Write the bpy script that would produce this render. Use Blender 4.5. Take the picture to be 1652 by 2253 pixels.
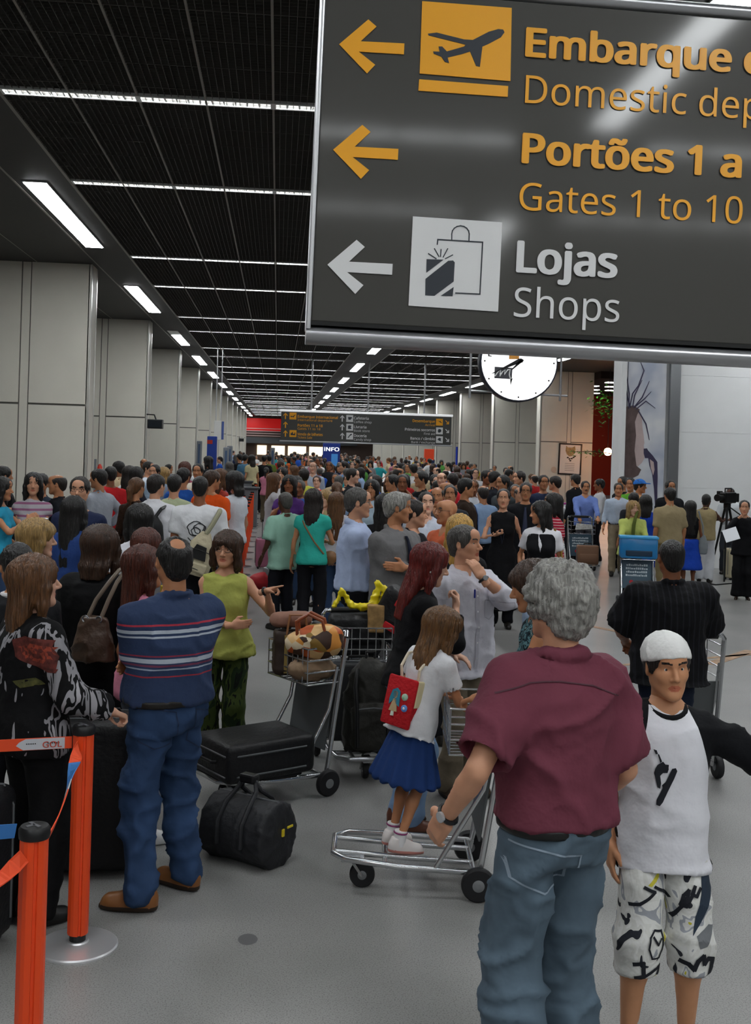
import bpy, bmesh, math, random
import numpy as np
from mathutils import Vector, Matrix
from mathutils.bvhtree import BVHTree

for _o in list(bpy.data.objects):
    bpy.data.objects.remove(_o, do_unlink=True)
SC = bpy.context.scene
COL = SC.collection
R = math.radians

# ------------------------------------------------------------------ camera
FPX, CAMZ, ROLL, VPX, VPY = 2450.0, 2.25, 0.030, 611.0, 978.0
IMW, IMH = 1652, 2253
YAW = math.atan((IMW / 2 - VPX) / FPX)
PY0 = VPY + (IMW / 2 - VPX) * math.sin(ROLL)
cam_d = bpy.data.cameras.new('camera')
cam = bpy.data.objects.new('camera', cam_d)
COL.objects.link(cam)
cam_d.sensor_fit = 'VERTICAL'
cam_d.sensor_height = 36.0
cam_d.lens = 36.0 * FPX / IMH
cam_d.shift_y = -(IMH / 2 - PY0) / IMH
cam_d.clip_start, cam_d.clip_end = 0.05, 400
cam.matrix_world = (Matrix.Translation((0, 0, CAMZ)) @ Matrix.Rotation(-YAW, 4, 'Z')
                    @ Matrix.Rotation(math.pi / 2, 4, 'X') @ Matrix.Rotation(ROLL, 4, 'Z'))
SC.camera = cam

# ------------------------------------------------------------------ world and exposure
W = bpy.data.worlds.new('world')
SC.world = W
W.use_nodes = True
W.node_tree.nodes['Background'].inputs[0].default_value = (0.9, 0.95, 1.0, 1)
W.node_tree.nodes['Background'].inputs[1].default_value = 0.02
SC.view_settings.view_transform = 'Standard'
SC.view_settings.look = 'None'
SC.view_settings.gamma = 1
SC.view_settings.use_curve_mapping = False
SC.view_settings.exposure = 0.0
SC.cycles.max_bounces = 4
SC.cycles.diffuse_bounces = 3
SC.cycles.glossy_bounces = 2
SC.cycles.transmission_bounces = 3
SC.cycles.transparent_max_bounces = 6
SC.cycles.caustics_reflective = False
SC.cycles.caustics_refractive = False
SC.cycles.use_light_tree = False
SC.cycles.adaptive_threshold = 0.06
LAMP_COL = (0.95, 0.985, 1.0)
LAMP_POWER = 34.0          # emission strength of the ceiling tubes


# ------------------------------------------------------------------ pixel <-> place
def ray(px, py):
    u, w = px - IMW / 2, py - PY0
    c, s = math.cos(ROLL), math.sin(ROLL)
    uu, ww = u * c + w * s, -u * s + w * c
    cy, sy = math.cos(YAW), math.sin(YAW)
    return Vector((uu / FPX * cy + sy, -uu / FPX * sy + cy, -ww / FPX))


def on_y(px, py, Y):
    d = ray(px, py)
    return Vector((0, 0, CAMZ)) + d * (Y / d.y)


def on_floor(px, py, z=0.0):
    d = ray(px, py)
    return Vector((0, 0, CAMZ)) + d * ((z - CAMZ) / d.z)


def xz(px, py, Y):
    p = on_y(px, py, Y)
    return p.x, p.z


# ------------------------------------------------------------------ colours and materials
def lin(c):
    if isinstance(c, str):
        c = c.lstrip('#')
        c = tuple(int(c[i:i + 2], 16) / 255 for i in (0, 2, 4))
    return tuple(x / 12.92 if x <= 0.04045 else ((x + 0.055) / 1.055) ** 2.4 for x in c)


_MATS = {}


def mat(name, col, rough=0.6, metal=0.0, spec=0.4, var=0.0, vscale=8.0, bump=0.0, bscale=60.0,
        stretch=(1, 1, 1), emit=0.0, coat=0.0, sheen=0.0, sss=0.0):
    key = (name, str(col), rough, metal, spec, var, vscale, bump, bscale, stretch, emit, coat, sheen)
    if key in _MATS:
        return _MATS[key]
    m = bpy.data.materials.new(name)
    m.use_nodes = True
    nt = m.node_tree
    b = nt.nodes['Principled BSDF']
    c = lin(col)
    b.inputs['Base Color'].default_value = (*c, 1)
    b.inputs['Roughness'].default_value = rough
    b.inputs['Metallic'].default_value = metal
    b.inputs['Specular IOR Level'].default_value = spec
    if coat:
        b.inputs['Coat Weight'].default_value = coat
        b.inputs['Coat Roughness'].default_value = 0.08
    if sheen:
        b.inputs['Sheen Weight'].default_value = sheen
    if emit:
        b.inputs['Emission Color'].default_value = (*c, 1)
        b.inputs['Emission Strength'].default_value = emit
    if var or bump:
        tc = nt.nodes.new('ShaderNodeTexCoord')
        mp = nt.nodes.new('ShaderNodeMapping')
        mp.inputs['Scale'].default_value = stretch
        nt.links.new(tc.outputs['Object'], mp.inputs[0])
    if var:
        n = nt.nodes.new('ShaderNodeTexNoise')
        n.inputs['Scale'].default_value = vscale
        n.inputs['Detail'].default_value = 5
        nt.links.new(mp.outputs[0], n.inputs['Vector'])
        r = nt.nodes.new('ShaderNodeValToRGB')
        r.color_ramp.elements[0].position = 0.3
        r.color_ramp.elements[1].position = 0.7
        r.color_ramp.elements[0].color = tuple(max(0, x * (1 - var)) for x in c) + (1,)
        r.color_ramp.elements[1].color = tuple(min(1, x * (1 + var)) for x in c) + (1,)
        nt.links.new(n.outputs['Fac'], r.inputs[0])
        nt.links.new(r.outputs[0], b.inputs['Base Color'])
    if bump:
        n2 = nt.nodes.new('ShaderNodeTexNoise')
        n2.inputs['Scale'].default_value = bscale
        n2.inputs['Detail'].default_value = 3
        nt.links.new(mp.outputs[0], n2.inputs['Vector'])
        bp = nt.nodes.new('ShaderNodeBump')
        bp.inputs['Strength'].default_value = bump
        bp.inputs['Distance'].default_value = 0.02
        nt.links.new(n2.outputs['Fac'], bp.inputs['Height'])
        nt.links.new(bp.outputs[0], b.inputs['Normal'])
    _MATS[key] = m
    return m


def lamp_mat(name, col, strength):
    key = (name, col, strength)
    if key in _MATS:
        return _MATS[key]
    m = bpy.data.materials.new(name)
    m.use_nodes = True
    nt = m.node_tree
    nt.nodes.clear()
    e = nt.nodes.new('ShaderNodeEmission')
    e.inputs[0].default_value = (*col, 1)
    e.inputs[1].default_value = strength
    o = nt.nodes.new('ShaderNodeOutputMaterial')
    nt.links.new(e.outputs[0], o.inputs[0])
    _MATS[key] = m
    return m


# ------------------------------------------------------------------ objects
_PEND = []


def link(o):
    COL.objects.link(o)
    return o


def tag(o, label=None, cat=None, group=None, kind=None):
    if label:
        o['label'] = label
    if cat:
        o['category'] = cat
    if group:
        o['group'] = group
    if kind:
        o['kind'] = kind
    return o


def empty(name, loc=(0, 0, 0), rz=0.0, label=None, cat=None, group=None):
    o = bpy.data.objects.new(name, None)
    o.empty_display_size = 0.1
    o.location = loc
    o.rotation_euler = (0, 0, rz)
    link(o)
    return tag(o, label, cat, group)


class MB:
    """collects simple shapes, then links them as one mesh object"""

    def __init__(self):
        self.v, self.f, self.m = [], [], []

    def add(self, verts, faces, mi=0):
        n = len(self.v)
        self.v += [tuple(p) for p in verts]
        self.f += [tuple(i + n for i in f) for f in faces]
        self.m += [mi] * len(faces)
        return self

    def box(self, x0, x1, y0, y1, z0, z1, mi=0, M=None):
        vs = [Vector(p) for p in ((x0, y0, z0), (x1, y0, z0), (x1, y1, z0), (x0, y1, z0),
                                  (x0, y0, z1), (x1, y0, z1), (x1, y1, z1), (x0, y1, z1))]
        if M is not None:
            vs = [M @ p for p in vs]
        return self.add(vs, [(3, 2, 1, 0), (4, 5, 6, 7), (0, 1, 5, 4), (1, 2, 6, 5), (2, 3, 7, 6), (3, 0, 4, 7)], mi)

    def rbox(self, x0, x1, y0, y1, z0, z1, r=0.02, mi=0, M=None, n=2):
        bm = bmesh.new()
        bmesh.ops.create_cube(bm, size=1)
        for v in bm.verts:
            v.co = Vector(((x0 + x1) / 2 + v.co.x * (x1 - x0), (y0 + y1) / 2 + v.co.y * (y1 - y0), (z0 + z1) / 2 + v.co.z * (z1 - z0)))
        bmesh.ops.bevel(bm, geom=list(bm.edges), offset=r, segments=n, profile=0.5, affect='EDGES')
        bm.verts.index_update()
        vs = [v.co.copy() for v in bm.verts]
        if M is not None:
            vs = [M @ p for p in vs]
        fs = [[v.index for v in f.verts] for f in bm.faces]
        bm.free()
        return self.add(vs, fs, mi)

    def tube(self, pts, r, n=10, mi=0, closed=False, cap=True):
        pts = [Vector(p) for p in pts]
        N = len(pts)
        rr = r if isinstance(r, (list, tuple)) else [r] * N
        vs, fs = [], []
        prev = None
        for i, p in enumerate(pts):
            if closed:
                t = pts[(i + 1) % N] - pts[i - 1]
            else:
                t = pts[min(i + 1, N - 1)] - pts[max(i - 1, 0)]
            t = t.normalized() if t.length > 1e-9 else Vector((0, 0, 1))
            if prev is None:
                a = Vector((0, 0, 1)) if abs(t.z) < 0.9 else Vector((1, 0, 0))
                u = t.cross(a).normalized()
            else:
                u = (prev - t * prev.dot(t)).normalized()
            prev = u
            w = t.cross(u)
            for k in range(n):
                a = 2 * math.pi * k / n
                vs.append(p + (u * math.cos(a) + w * math.sin(a)) * rr[i])
        for i in range(N if closed else N - 1):
            j = (i + 1) % N
            for k in range(n):
                fs.append((i * n + k, i * n + (k + 1) % n, j * n + (k + 1) % n, j * n + k))
        if cap and not closed:
            fs.append(tuple(range(n - 1, -1, -1)))
            fs.append(tuple((N - 1) * n + k for k in range(n)))
        return self.add(vs, fs, mi)

    def lathe(self, prof, n=24, mi=0, M=None):
        vs, fs = [], []
        for (r, z) in prof:
            for k in range(n):
                a = 2 * math.pi * k / n
                vs.append(Vector((r * math.cos(a), r * math.sin(a), z)))
        for i in range(len(prof) - 1):
            for k in range(n):
                fs.append((i * n + k, i * n + (k + 1) % n, (i + 1) * n + (k + 1) % n, (i + 1) * n + k))
        fs.append(tuple(range(n - 1, -1, -1)))
        fs.append(tuple((len(prof) - 1) * n + k for k in range(n)))
        if M is not None:
            vs = [M @ v for v in vs]
        return self.add(vs, fs, mi)

    def prism(self, poly, y0, y1, mi=0, M=None):
        """polygon in x,z pushed from y0 to y1"""
        n = len(poly)
        vs = [Vector((p[0], y0, p[1])) for p in poly] + [Vector((p[0], y1, p[1])) for p in poly]
        fs = [tuple(range(n)), tuple(range(2 * n - 1, n - 1, -1))]
        for i in range(n):
            j = (i + 1) % n
            fs.append((j, i, n + i, n + j))
        if M is not None:
            vs = [M @ v for v in vs]
        return self.add(vs, fs, mi)

    def build(self, name, mats, parent=None, smooth=False, loc=None):
        me = bpy.data.meshes.new(name)
        me.from_pydata([tuple(v) for v in self.v], [], self.f)
        if not isinstance(mats, (list, tuple)):
            mats = [mats]
        for m in mats:
            me.materials.append(m)
        if len(mats) > 1:
            me.polygons.foreach_set('material_index', self.m)
        bm = bmesh.new()
        bm.from_mesh(me)
        bmesh.ops.recalc_face_normals(bm, faces=bm.faces)
        bm.to_mesh(me)
        bm.free()
        if smooth:
            me.polygons.foreach_set('use_smooth', [True] * len(me.polygons))
            me.set_sharp_from_angle(angle=R(40))
        me.update()
        o = bpy.data.objects.new(name, me)
        link(o)
        if parent is not None:
            o.parent = parent
        if loc is not None:
            o.location = loc
        return o


def share(o, name, parent, loc, rot=None, scale=None):
    """another copy of a piece that shares its mesh"""
    c = o.copy()
    c.name = name
    COL.objects.link(c)
    c.parent = parent
    c.location = loc
    if rot is not None:
        c.rotation_euler = rot
    if scale is not None:
        c.scale = scale
    return c


def copy_tree(o, parent=None):
    c = o.copy()
    COL.objects.link(c)
    c.parent = parent
    for ch in list(o.children):
        copy_tree(ch, c)
    return c


ORD = ['first', 'second', 'third', 'fourth', 'fifth', 'sixth', 'seventh', 'eighth', 'ninth', 'tenth', 'eleventh',
       'twelfth', 'thirteenth', 'fourteenth', 'fifteenth', 'sixteenth', 'seventeenth', 'eighteenth', 'nineteenth', 'twentieth',
       'twenty-first', 'twenty-second', 'twenty-third', 'twenty-fourth', 'twenty-fifth', 'twenty-sixth', 'twenty-seventh', 'twenty-eighth',
       'twenty-ninth', 'thirtieth']


try:
    import os
    _fp = os.path.join(bpy.utils.system_resource('DATAFILES'), 'fonts', 'NotoSansHebrew-Regular.woff2')
    FONT = bpy.data.fonts.load(_fp) if os.path.exists(_fp) else None
except Exception:
    FONT = None


_TXT = {}
_TS = bpy.data.scenes.new('lettering_bench')


def set_type(lines):
    """sets many lines at once (one line of text each) and keeps their outlines"""
    cu = bpy.data.curves.new('lettering', 'FONT')
    cu.body = '\n'.join(['E'] + list(lines) + ['E'])
    cu.size = 1.0
    cu.space_line = 3.0
    if FONT:
        cu.font = FONT
    cu.resolution_u = 3
    o = bpy.data.objects.new('lettering', cu)
    _TS.collection.objects.link(o)
    vl = _TS.view_layers[0]
    vl.update()
    me = bpy.data.meshes.new_from_object(o.evaluated_get(vl.depsgraph))
    co = [(v.co.x, v.co.y) for v in me.vertices]
    fs = [tuple(p.vertices) for p in me.polygons]
    bpy.data.objects.remove(o)
    bpy.data.curves.remove(cu)
    bpy.data.meshes.remove(me)
    y0 = min(c[1] for c in co if c[1] > -.5)
    y1 = min(c[1] for c in co)
    lh = (y0 - y1) / (len(lines) + 1)
    for k, ln in enumerate(lines, 1):
        base = y0 - lh * k
        vs, ff, idx = [], [], {}
        for f in fs:
            if base - .45 * lh < co[f[0]][1] < base + .55 * lh:
                for i in f:
                    if i not in idx:
                        idx[i] = len(vs)
                        vs.append((co[i][0], co[i][1] - base))
                ff.append(tuple(idx[i] for i in f))
        _TXT[ln] = (vs, ff)


def text_polys(s, size, weight=0.0, xscale=1.0):
    """lettering as triangles in the x,z plane; returns verts, faces, width. Bold is drawn by offset strokes"""
    if s not in _TXT:
        set_type([s])
    v0, f0 = _TXT[s]
    if weight:
        vs, fs = [], []
        for dx, dz in ((0, 0), (1, 0), (-1, 0), (0, .6), (0, -.6), (.7, .5), (-.7, -.5), (.7, -.5), (-.7, .5)):
            n = len(vs)
            vs += [((x + dx * weight) * size * xscale, (z + dz * weight) * size) for x, z in v0]
            fs += [tuple(i + n for i in f) for f in f0]
    else:
        vs, fs = [(x * size * xscale, z * size) for x, z in v0], f0
    w = max([v[0] for v in vs], default=0)
    return vs, fs, w


def text_obj(s, size, m, parent, loc, weight=0.0, xscale=1.0, align='L', name='lettering', rz=None, fit=None, y=0.0):
    vs, fs, w = text_polys(s, size, weight, xscale)
    if fit:
        k = fit / w
        vs = [(a * k, b) for a, b in vs]
        w = fit
    off = 0 if align == 'L' else (-w if align == 'R' else -w / 2)
    mb = MB()
    n0 = len(_TXT[s][0])
    mb.add([(a + off, y - .00025 * (i // n0), b) for i, (a, b) in enumerate(vs)], fs)
    me = bpy.data.meshes.new(name)
    me.from_pydata([tuple(v) for v in mb.v], [], mb.f)
    me.materials.append(m)
    o = bpy.data.objects.new(name, me)
    link(o)
    o.parent = parent
    o.location = loc
    if rz is not None:
        o.rotation_euler = (0, 0, rz)
    return o


set_type(['E', 'Embarque doméstico', 'Embarque', 'Domestic departure', 'Domestic', 'Portões 1 a 10', 'Portões', 'Gates 1 to 10', 'Gates', 'Lojas', 'Shops',
          'Embarque internacional', 'International departure', 'Portões 11 a 18', 'Gates 11 to 18', 'Venda de bilhetes', 'Tickets Sale', 'Cafeteria', 'Coffee shop',
          'Livraria', 'Book store', 'Doceria', 'Candy shop', 'Desembarque', 'Arrival', 'Primeiros socorros', 'First aid', 'Banco / câmbio', 'Bank / exchange',
          'GOL', 'iNFO', 'TAM'])
# ================================================================== the hall
HCEIL = 5.75
XL, XR = -3.84, 11.2
YB, YE = -18.0, 142.0


def floor_material():
    m = bpy.data.materials.new('terrazzo')
    m.use_nodes = True
    nt = m.node_tree
    b = nt.nodes['Principled BSDF']
    tc = nt.nodes.new('ShaderNodeTexCoord')
    big = nt.nodes.new('ShaderNodeTexNoise')
    big.inputs['Scale'].default_value = 0.9
    big.inputs['Detail'].default_value = 6
    fine = nt.nodes.new('ShaderNodeTexVoronoi')
    fine.inputs['Scale'].default_value = 130
    spk = nt.nodes.new('ShaderNodeTexNoise')
    spk.inputs['Scale'].default_value = 150
    spk.inputs['Detail'].default_value = 2
    for n in (big, fine, spk):
        nt.links.new(tc.outputs['Object'], n.inputs['Vector'])
    r1 = nt.nodes.new('ShaderNodeValToRGB')
    r1.color_ramp.elements[0].position = 0.3
    r1.color_ramp.elements[1].position = 0.72
    r1.color_ramp.elements[0].color = (*lin('#80807e'), 1)
    r1.color_ramp.elements[1].color = (*lin('#999896'), 1)
    nt.links.new(big.outputs['Fac'], r1.inputs[0])
    r2 = nt.nodes.new('ShaderNodeValToRGB')
    for e, p, c in zip([r2.color_ramp.elements[0], r2.color_ramp.elements[1], r2.color_ramp.elements.new(0.5)],
                       (0.34, 0.68, 0.5), ((0.35, 0.34, 0.34, 1), (1.55, 1.5, 1.45, 1), (1, 1, 1, 1))):
        e.position = p
        e.color = c
    nt.links.new(spk.outputs['Fac'], r2.inputs[0])
    mx = nt.nodes.new('ShaderNodeMix')
    mx.data_type = 'RGBA'
    mx.blend_type = 'MULTIPLY'
    mx.inputs[0].default_value = 0.7
    nt.links.new(r1.outputs[0], mx.inputs[6])
    nt.links.new(r2.outputs[0], mx.inputs[7])
    # worn orange guide lines crossing the floor on the open side
    nt.links.new(mx.outputs[2], b.inputs['Base Color'])
    b.inputs['Roughness'].default_value = 0.34
    b.inputs['Specular IOR Level'].default_value = 0.35
    return m


fl = MB().box(-9, 26, YB, YE, -0.2, 0.0).build('floor', floor_material())
tag(fl, 'grey speckled terrazzo floor of the hall', kind='structure')
m_line = mat('floor_paint', '#a08266', 0.5, var=0.35, vscale=9)
for k, (a, b_, w) in enumerate((((1270, 1372), (1420, 1402), .05), ((1560, 1462), (1652, 1432), .07), ((1290, 1470), (1652, 1440), .035))):
    p, q = on_floor(*a), on_floor(*b_)
    d = (q - p).normalized()
    n = Vector((-d.y, d.x, 0)) * w
    mb = MB()
    z = Vector((0, 0, 0.004))
    mb.add([p - n, q - n, q + n, p + n, p - n + z, q - n + z, q + n + z, p + n + z],
           [(0, 1, 2, 3), (4, 5, 6, 7), (0, 1, 5, 4), (1, 2, 6, 5), (2, 3, 7, 6), (3, 0, 4, 7)])
    mb.build('floor_line', m_line, fl)
st = on_floor(545, 2067)
stain = MB().lathe([(0.04, 0.0005), (0.045, 0.0008), (0.02, 0.001)], 18).build('floor_stain', mat('stain', '#5f5f60', 0.4), fl, loc=st)
stain.scale = (1, 1.3, 1)

# ---- walls: white panelled fins on both sides
m_wall = mat('wall_panel', '#dcd8cc', 0.55, var=0.03, vscale=1.5)
m_groove = mat('wall_groove', '#6d6b66', 0.7)
m_edge = mat('wall_edge_strip', '#cfcdc6', 0.3, metal=0.6)
m_plain = mat('side_wall', '#8d8b85', 0.7)


def fin(parent, x0, x1, y, zj, side):
    """a fin wall across the hall: backing with separate panels leaving open joints"""
    t = 0.6
    MB().box(x0, x1, y, y + t, 0, HCEIL + 0.3).build('wall_core', m_groove, parent)
    xc = x1 if side < 0 else x0
    s = 1 if side < 0 else -1
    w = abs(x1 - x0)
    cuts = [0.0, 1.16, 1.34, min(w, 2.9), w] if w > 2.9 else [0.0, 1.16, 1.34, w]
    g = 0.012
    for i in range(len(cuts) - 1):
        a, b_ = xc - s * cuts[i], xc - s * cuts[i + 1]
        if abs(b_ - a) < 0.05:
            continue
        lo, hi = min(a, b_) + g, max(a, b_) - g
        dep = 0.018 if i == 1 else 0.035
        for z0, z1 in ((0.0, zj - 0.02), (zj + 0.02, HCEIL + 0.28)) if i != 1 else ((0.0, HCEIL + 0.28),):
            MB().box(lo, hi, y - dep, y, z0, z1).build('panel', m_wall, parent)
    # flank facing the hall, with two bright corner strips
    MB().box(xc, xc + s * 0.03, y + 0.06, y + t - 0.06, 0, HCEIL + 0.28).build('flank_panel', m_wall, parent)
    for yy in (y - 0.035, y + t - 0.045):
        MB().box(xc - s * 0.03, xc + s * 0.035, yy, yy + 0.08, 0, HCEIL + 0.28).build('corner_strip', m_edge, parent)


wl = MB().box(-9.2, -9.0, YB, YE, 0, HCEIL + 0.6).build('wall_left', m_plain)
tag(wl, 'grey wall behind the check-in counters with white panelled fins', kind='structure')
for k in range(12):
    y = 22.8 + 10.1 * k
    if y < YE - 3:
        fin(wl, -8.9, XL, y, 2.92, -1)
for y in (12.7, 2.6, -7.5):
    fin(wl, -8.9, XL - 2.4, y, 2.92, -1)
wr = MB().box(25.8, 26.0, YB, YE, 0, HCEIL + 0.6).build('wall_right', m_plain)
tag(wr, 'far side wall of the hall with white panelled fins', kind='structure')
for k in range(9):
    y = 47.0 + 10.4 * k
    if y < YE - 3:
        fin(wr, XR, 13.5, y, 2.72, 1)
wb = MB().box(-9, 26, YB - 0.2, YB, 0, HCEIL + 0.6).build('wall_back', mat('back_wall', '#cbc8c0', 0.7))
tag(wb, 'pale wall closing the hall', kind='structure')
# end of the hall: red gallery over lit shops
we = MB().box(-9, 26, YE, YE + 0.3, 0, HCEIL + 0.6).build('wall_end', mat('end_wall', '#55443c', 0.7))
tag(we, 'end wall of the hall with a red gallery over bright shops', kind='structure')
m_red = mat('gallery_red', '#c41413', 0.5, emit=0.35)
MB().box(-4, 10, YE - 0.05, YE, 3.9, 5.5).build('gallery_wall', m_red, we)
MB().box(-4, 10, YE - 1.2, YE, 2.35, 3.1).build('gallery_floor', mat('gallery_slab', '#4a4d50', 0.6), we)
for i in range(4):
    MB().box(-4, 10, YE - 1.2, YE - 1.12, 3.25 + 0.3 * i, 3.33 + 0.3 * i).build('gallery_rail', mat('rail_steel', '#c9a9a6', 0.3, metal=0.5), we)
m_shop = lamp_mat('shop_glow', (1.0, 0.86, 0.62), 1.6)
for i, (a, b_) in enumerate(((-2.6, -1.4), (-0.8, 0.9), (1.3, 3.6), (4.0, 5.8))):
    MB().box(a, b_, YE - 0.2, YE, 0.9, 2.1).build('shop_window', m_shop, we)

# ---- ceiling: dark open louvre
m_back = mat('ceiling_void', '#0d0d0d', 0.9)
m_blade = mat('louvre_blade', '#4a4844', 0.5)
m_bar = mat('ceiling_bar_metal', '#7b7770', 0.45)
m_plainc = mat('ceiling_plain', '#1b1a19', 0.6, var=0.1, vscale=12)
ce = MB().box(-9, 26, YB, YE, HCEIL + 0.35, HCEIL + 0.5).build('ceiling', m_back)
tag(ce, 'dark louvre ceiling with light strips', kind='structure')
STR = [(-9.0, -2.92), (2.62, 4.05), (9.62, 26.0)]          # plain strips that carry the long lamp rows
for a, b_ in STR:
    MB().box(a, b_, YB, YE, HCEIL, HCEIL + 0.03).build('ceiling_strip', m_plainc, ce)
    for q in (a, b_):
        MB().box(q - 0.02, q + 0.02, YB, YE, HCEIL - 0.012, HCEIL + 0.05).build('ceiling_bar', m_bar, ce)
MB().box(-3.72, -3.69, YB, YE, HCEIL - 0.006, HCEIL + 0.01).build('ceiling_bar', m_bar, ce)
MB().box(-4.9, -4.88, YB, YE, HCEIL - 0.004, HCEIL + 0.01).build('ceiling_bar', m_bar, ce)
GR = [(-2.9, 2.6), (4.07, 9.6)]
P = 0.6875
blade = MB()
for a, b_ in GR:
    n = int(round((b_ - a) / P))
    p = (b_ - a) / n
    for i in range(1, n):
        MB().box(a + i * p - 0.011, a + i * p + 0.011, YB, YE, HCEIL - 0.01, HCEIL + 0.06).build('ceiling_bar', m_bar, ce)
    for i in range(n):
        for j in range(1, 10):
            x = a + (i + j / 10) * p
            for yy in np.arange(5.0, 90, 2.75):
                blade.box(x - 0.0022, x + 0.0022, yy, yy + 2.75, HCEIL, HCEIL + 0.045)
    for yy in np.arange(5, 90, P):
        blade.box(a, b_, yy - 0.004, yy + 0.004, HCEIL - 0.004, HCEIL + 0.045)
    for yy in np.arange(7.5, 45, P / 10):
      for q0, q1 in ((a, (a + b_) / 2), ((a + b_) / 2, b_)):
        blade.box(q0, q1, yy - 0.0012, yy + 0.0012, HCEIL + 0.006, HCEIL + 0.045)
bl = blade.build('louvre_blades', m_blade, ce)
tag(bl, kind='stuff')

# ---- lamps in the ceiling
m_tube = lamp_mat('tube_light', LAMP_COL, LAMP_POWER)
m_hous = mat('lamp_housing', '#dcdedd', 0.35, metal=0.3)
m_baff = mat('lamp_baffle', '#eef2f2', 0.3, metal=0.2)
NEAR = {}


def strip_proto():
    s = MB().add([(-0.66, -0.07, 0), (-0.66, 0.07, 0), (0.66, 0.07, 0), (0.66, -0.07, 0)], [(0, 1, 2, 3)]).build('tube_panel', m_tube)
    h = MB().box(-0.675, 0.675, -0.1, -0.072, -0.012, 0.1).box(-0.675, 0.675, 0.072, 0.1, -0.012, 0.1)
    h.box(-0.69, -0.66, -0.1, 0.1, -0.012, 0.1).box(0.66, 0.69, -0.1, 0.1, -0.012, 0.1)
    h = h.build('housing', m_hous)
    bf = MB()
    for i in range(1, 11):
        x = -0.66 + i * 0.12
        bf.add([(x - 0.012, -0.072, -0.002), (x + 0.012, -0.072, -0.002), (x + 0.002, 0.072, -0.002), (x - 0.002, 0.072, -0.002),
                (x, -0.072, 0.02), (x, 0.072, 0.02)], [(0, 1, 2, 3), (0, 3, 5, 4), (1, 2, 5, 4), (0, 1, 4), (3, 2, 5)])
    bf = bf.build('baffle', m_baff)
    tag(bf, kind='stuff')
    return s, h, bf


PS, PH, PB = strip_proto()
for o in (PS, PH, PB):
    COL.objects.unlink(o)


def place(o, name, parent, loc):
    c = o.copy()
    c.name = name
    COL.objects.link(c)
    c.parent = parent
    c.location = loc
    return c


SIDES = (('left of the centre lamp row', -2.9, 2.6), ('right of the centre lamp row', 4.07, 9.6))
for si, (where, a, b_) in enumerate(SIDES):
    ys = sorted([y + 10.0 * k for k in range(-2, 13) for y in (11.57, 15.5)])
    ys = [y for y in ys if YB + 1 < y < YE - 3]
    vis = hid = 0
    for y in ys:
        if y > 8:
            lab = '%s cross light strip of the ceiling %s' % (ORD[vis], where)
            vis += 1
        else:
            hid += 1
            lab = '%s cross light strip behind the viewer %s' % (ORD[hid - 1], where)
        t = empty('ceiling_light', ((a + b_) / 2, y, HCEIL), 0, lab, 'ceiling light', 'cross light strips in the ceiling')
        w = (b_ - a) / 4
        for i in range(4):
            x = -(b_ - a) / 2 + w * (i + 0.5)
            place(PS, 'tube_panel', t, (x, 0, 0.035))
            if y > 0:
                place(PH, 'housing', t, (x, 0, 0))
            if 8 < y < 33:
                place(PB, 'baffle', t, (x, 0, 0))
PR = MB().add([(-0.15, 0, -0.03), (-0.15, 1.2, -0.03), (0.15, 1.2, -0.03), (0.15, 0, -0.03)], [(0, 1, 2, 3)]).build('tube_panel', m_tube)
PF = MB().box(-0.165, 0.165, -0.03, 5.06, -0.02, 0.02).build('housing', m_hous)
for o in (PR, PF):
    COL.objects.unlink(o)
for rn, x, off in (('row above the check-in side', -3.42, 15.6), ('centre row', 3.36, 16.4), ('row along the far side', 10.45, 16.4)):
    vis = hid = 0
    for k in range(-3, 13):
        y = off + 10.0 * k
        if y > YE - 6 or y < YB + 1:
            continue
        if y > 8:
            lab = '%s long white ceiling lamp of the %s' % (ORD[vis], rn)
            vis += 1
        else:
            hid += 1
            lab = '%s long ceiling lamp behind the viewer in the %s' % (ORD[hid - 1], rn)
        t = empty('ceiling_light', (x, y, HCEIL), 0, lab, 'ceiling light', 'long lamp rows in the ceiling')
        for i in range(4):
            if (k, i) == (2, 0) and x < 0:
                continue
            place(PR, 'tube_panel', t, (0, 1.26 * i, 0))
        place(PF, 'housing', t, (0, 0, 0))

# ---- white block on the open side: column, tall advertisement, plain wall
YK = 22.0
m_white = mat('white_laminate', '#e4e5e6', 0.45, var=0.02, vscale=2)
m_chrome = mat('brushed_steel', '#b9bcc0', 0.25, metal=0.9)
xk = [on_y(px, 900, YK).x for px in (1347, 1374, 1470, 1492, 1640, 1652)]
xk[0] = on_y(1348, 900, YK + 0.5).x
kb = MB().box(xk[0], 13.2, YK, YK + 0.5, 0, HCEIL).build('wall_kiosk', m_white)
tag(kb, 'white block wall reaching the ceiling behind the film crew', kind='structure')
MB().rbox(xk[0] - 0.02, xk[1], YK - 0.12, YK, 0, HCEIL, 0.02).build('column_panel', m_white, kb)
MB().box(xk[2], xk[3], YK - 0.1, YK, 0, HCEIL).build('steel_strip', m_chrome, kb)
zz = (0, 1.62, 2.75, 3.9, HCEIL)
for i in range(len(zz) - 1):
    MB().box(xk[3] + 0.004, xk[4] - 0.004, YK - 0.05, YK, zz[i] + 0.002, zz[i + 1] - 0.002).build('panel', m_white, kb)
    MB().box(xk[4] + 0.004, xk[4] + 2.4, YK - 0.03, YK, zz[i] + 0.002, zz[i + 1] - 0.002).build('panel', m_white, kb)

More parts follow.
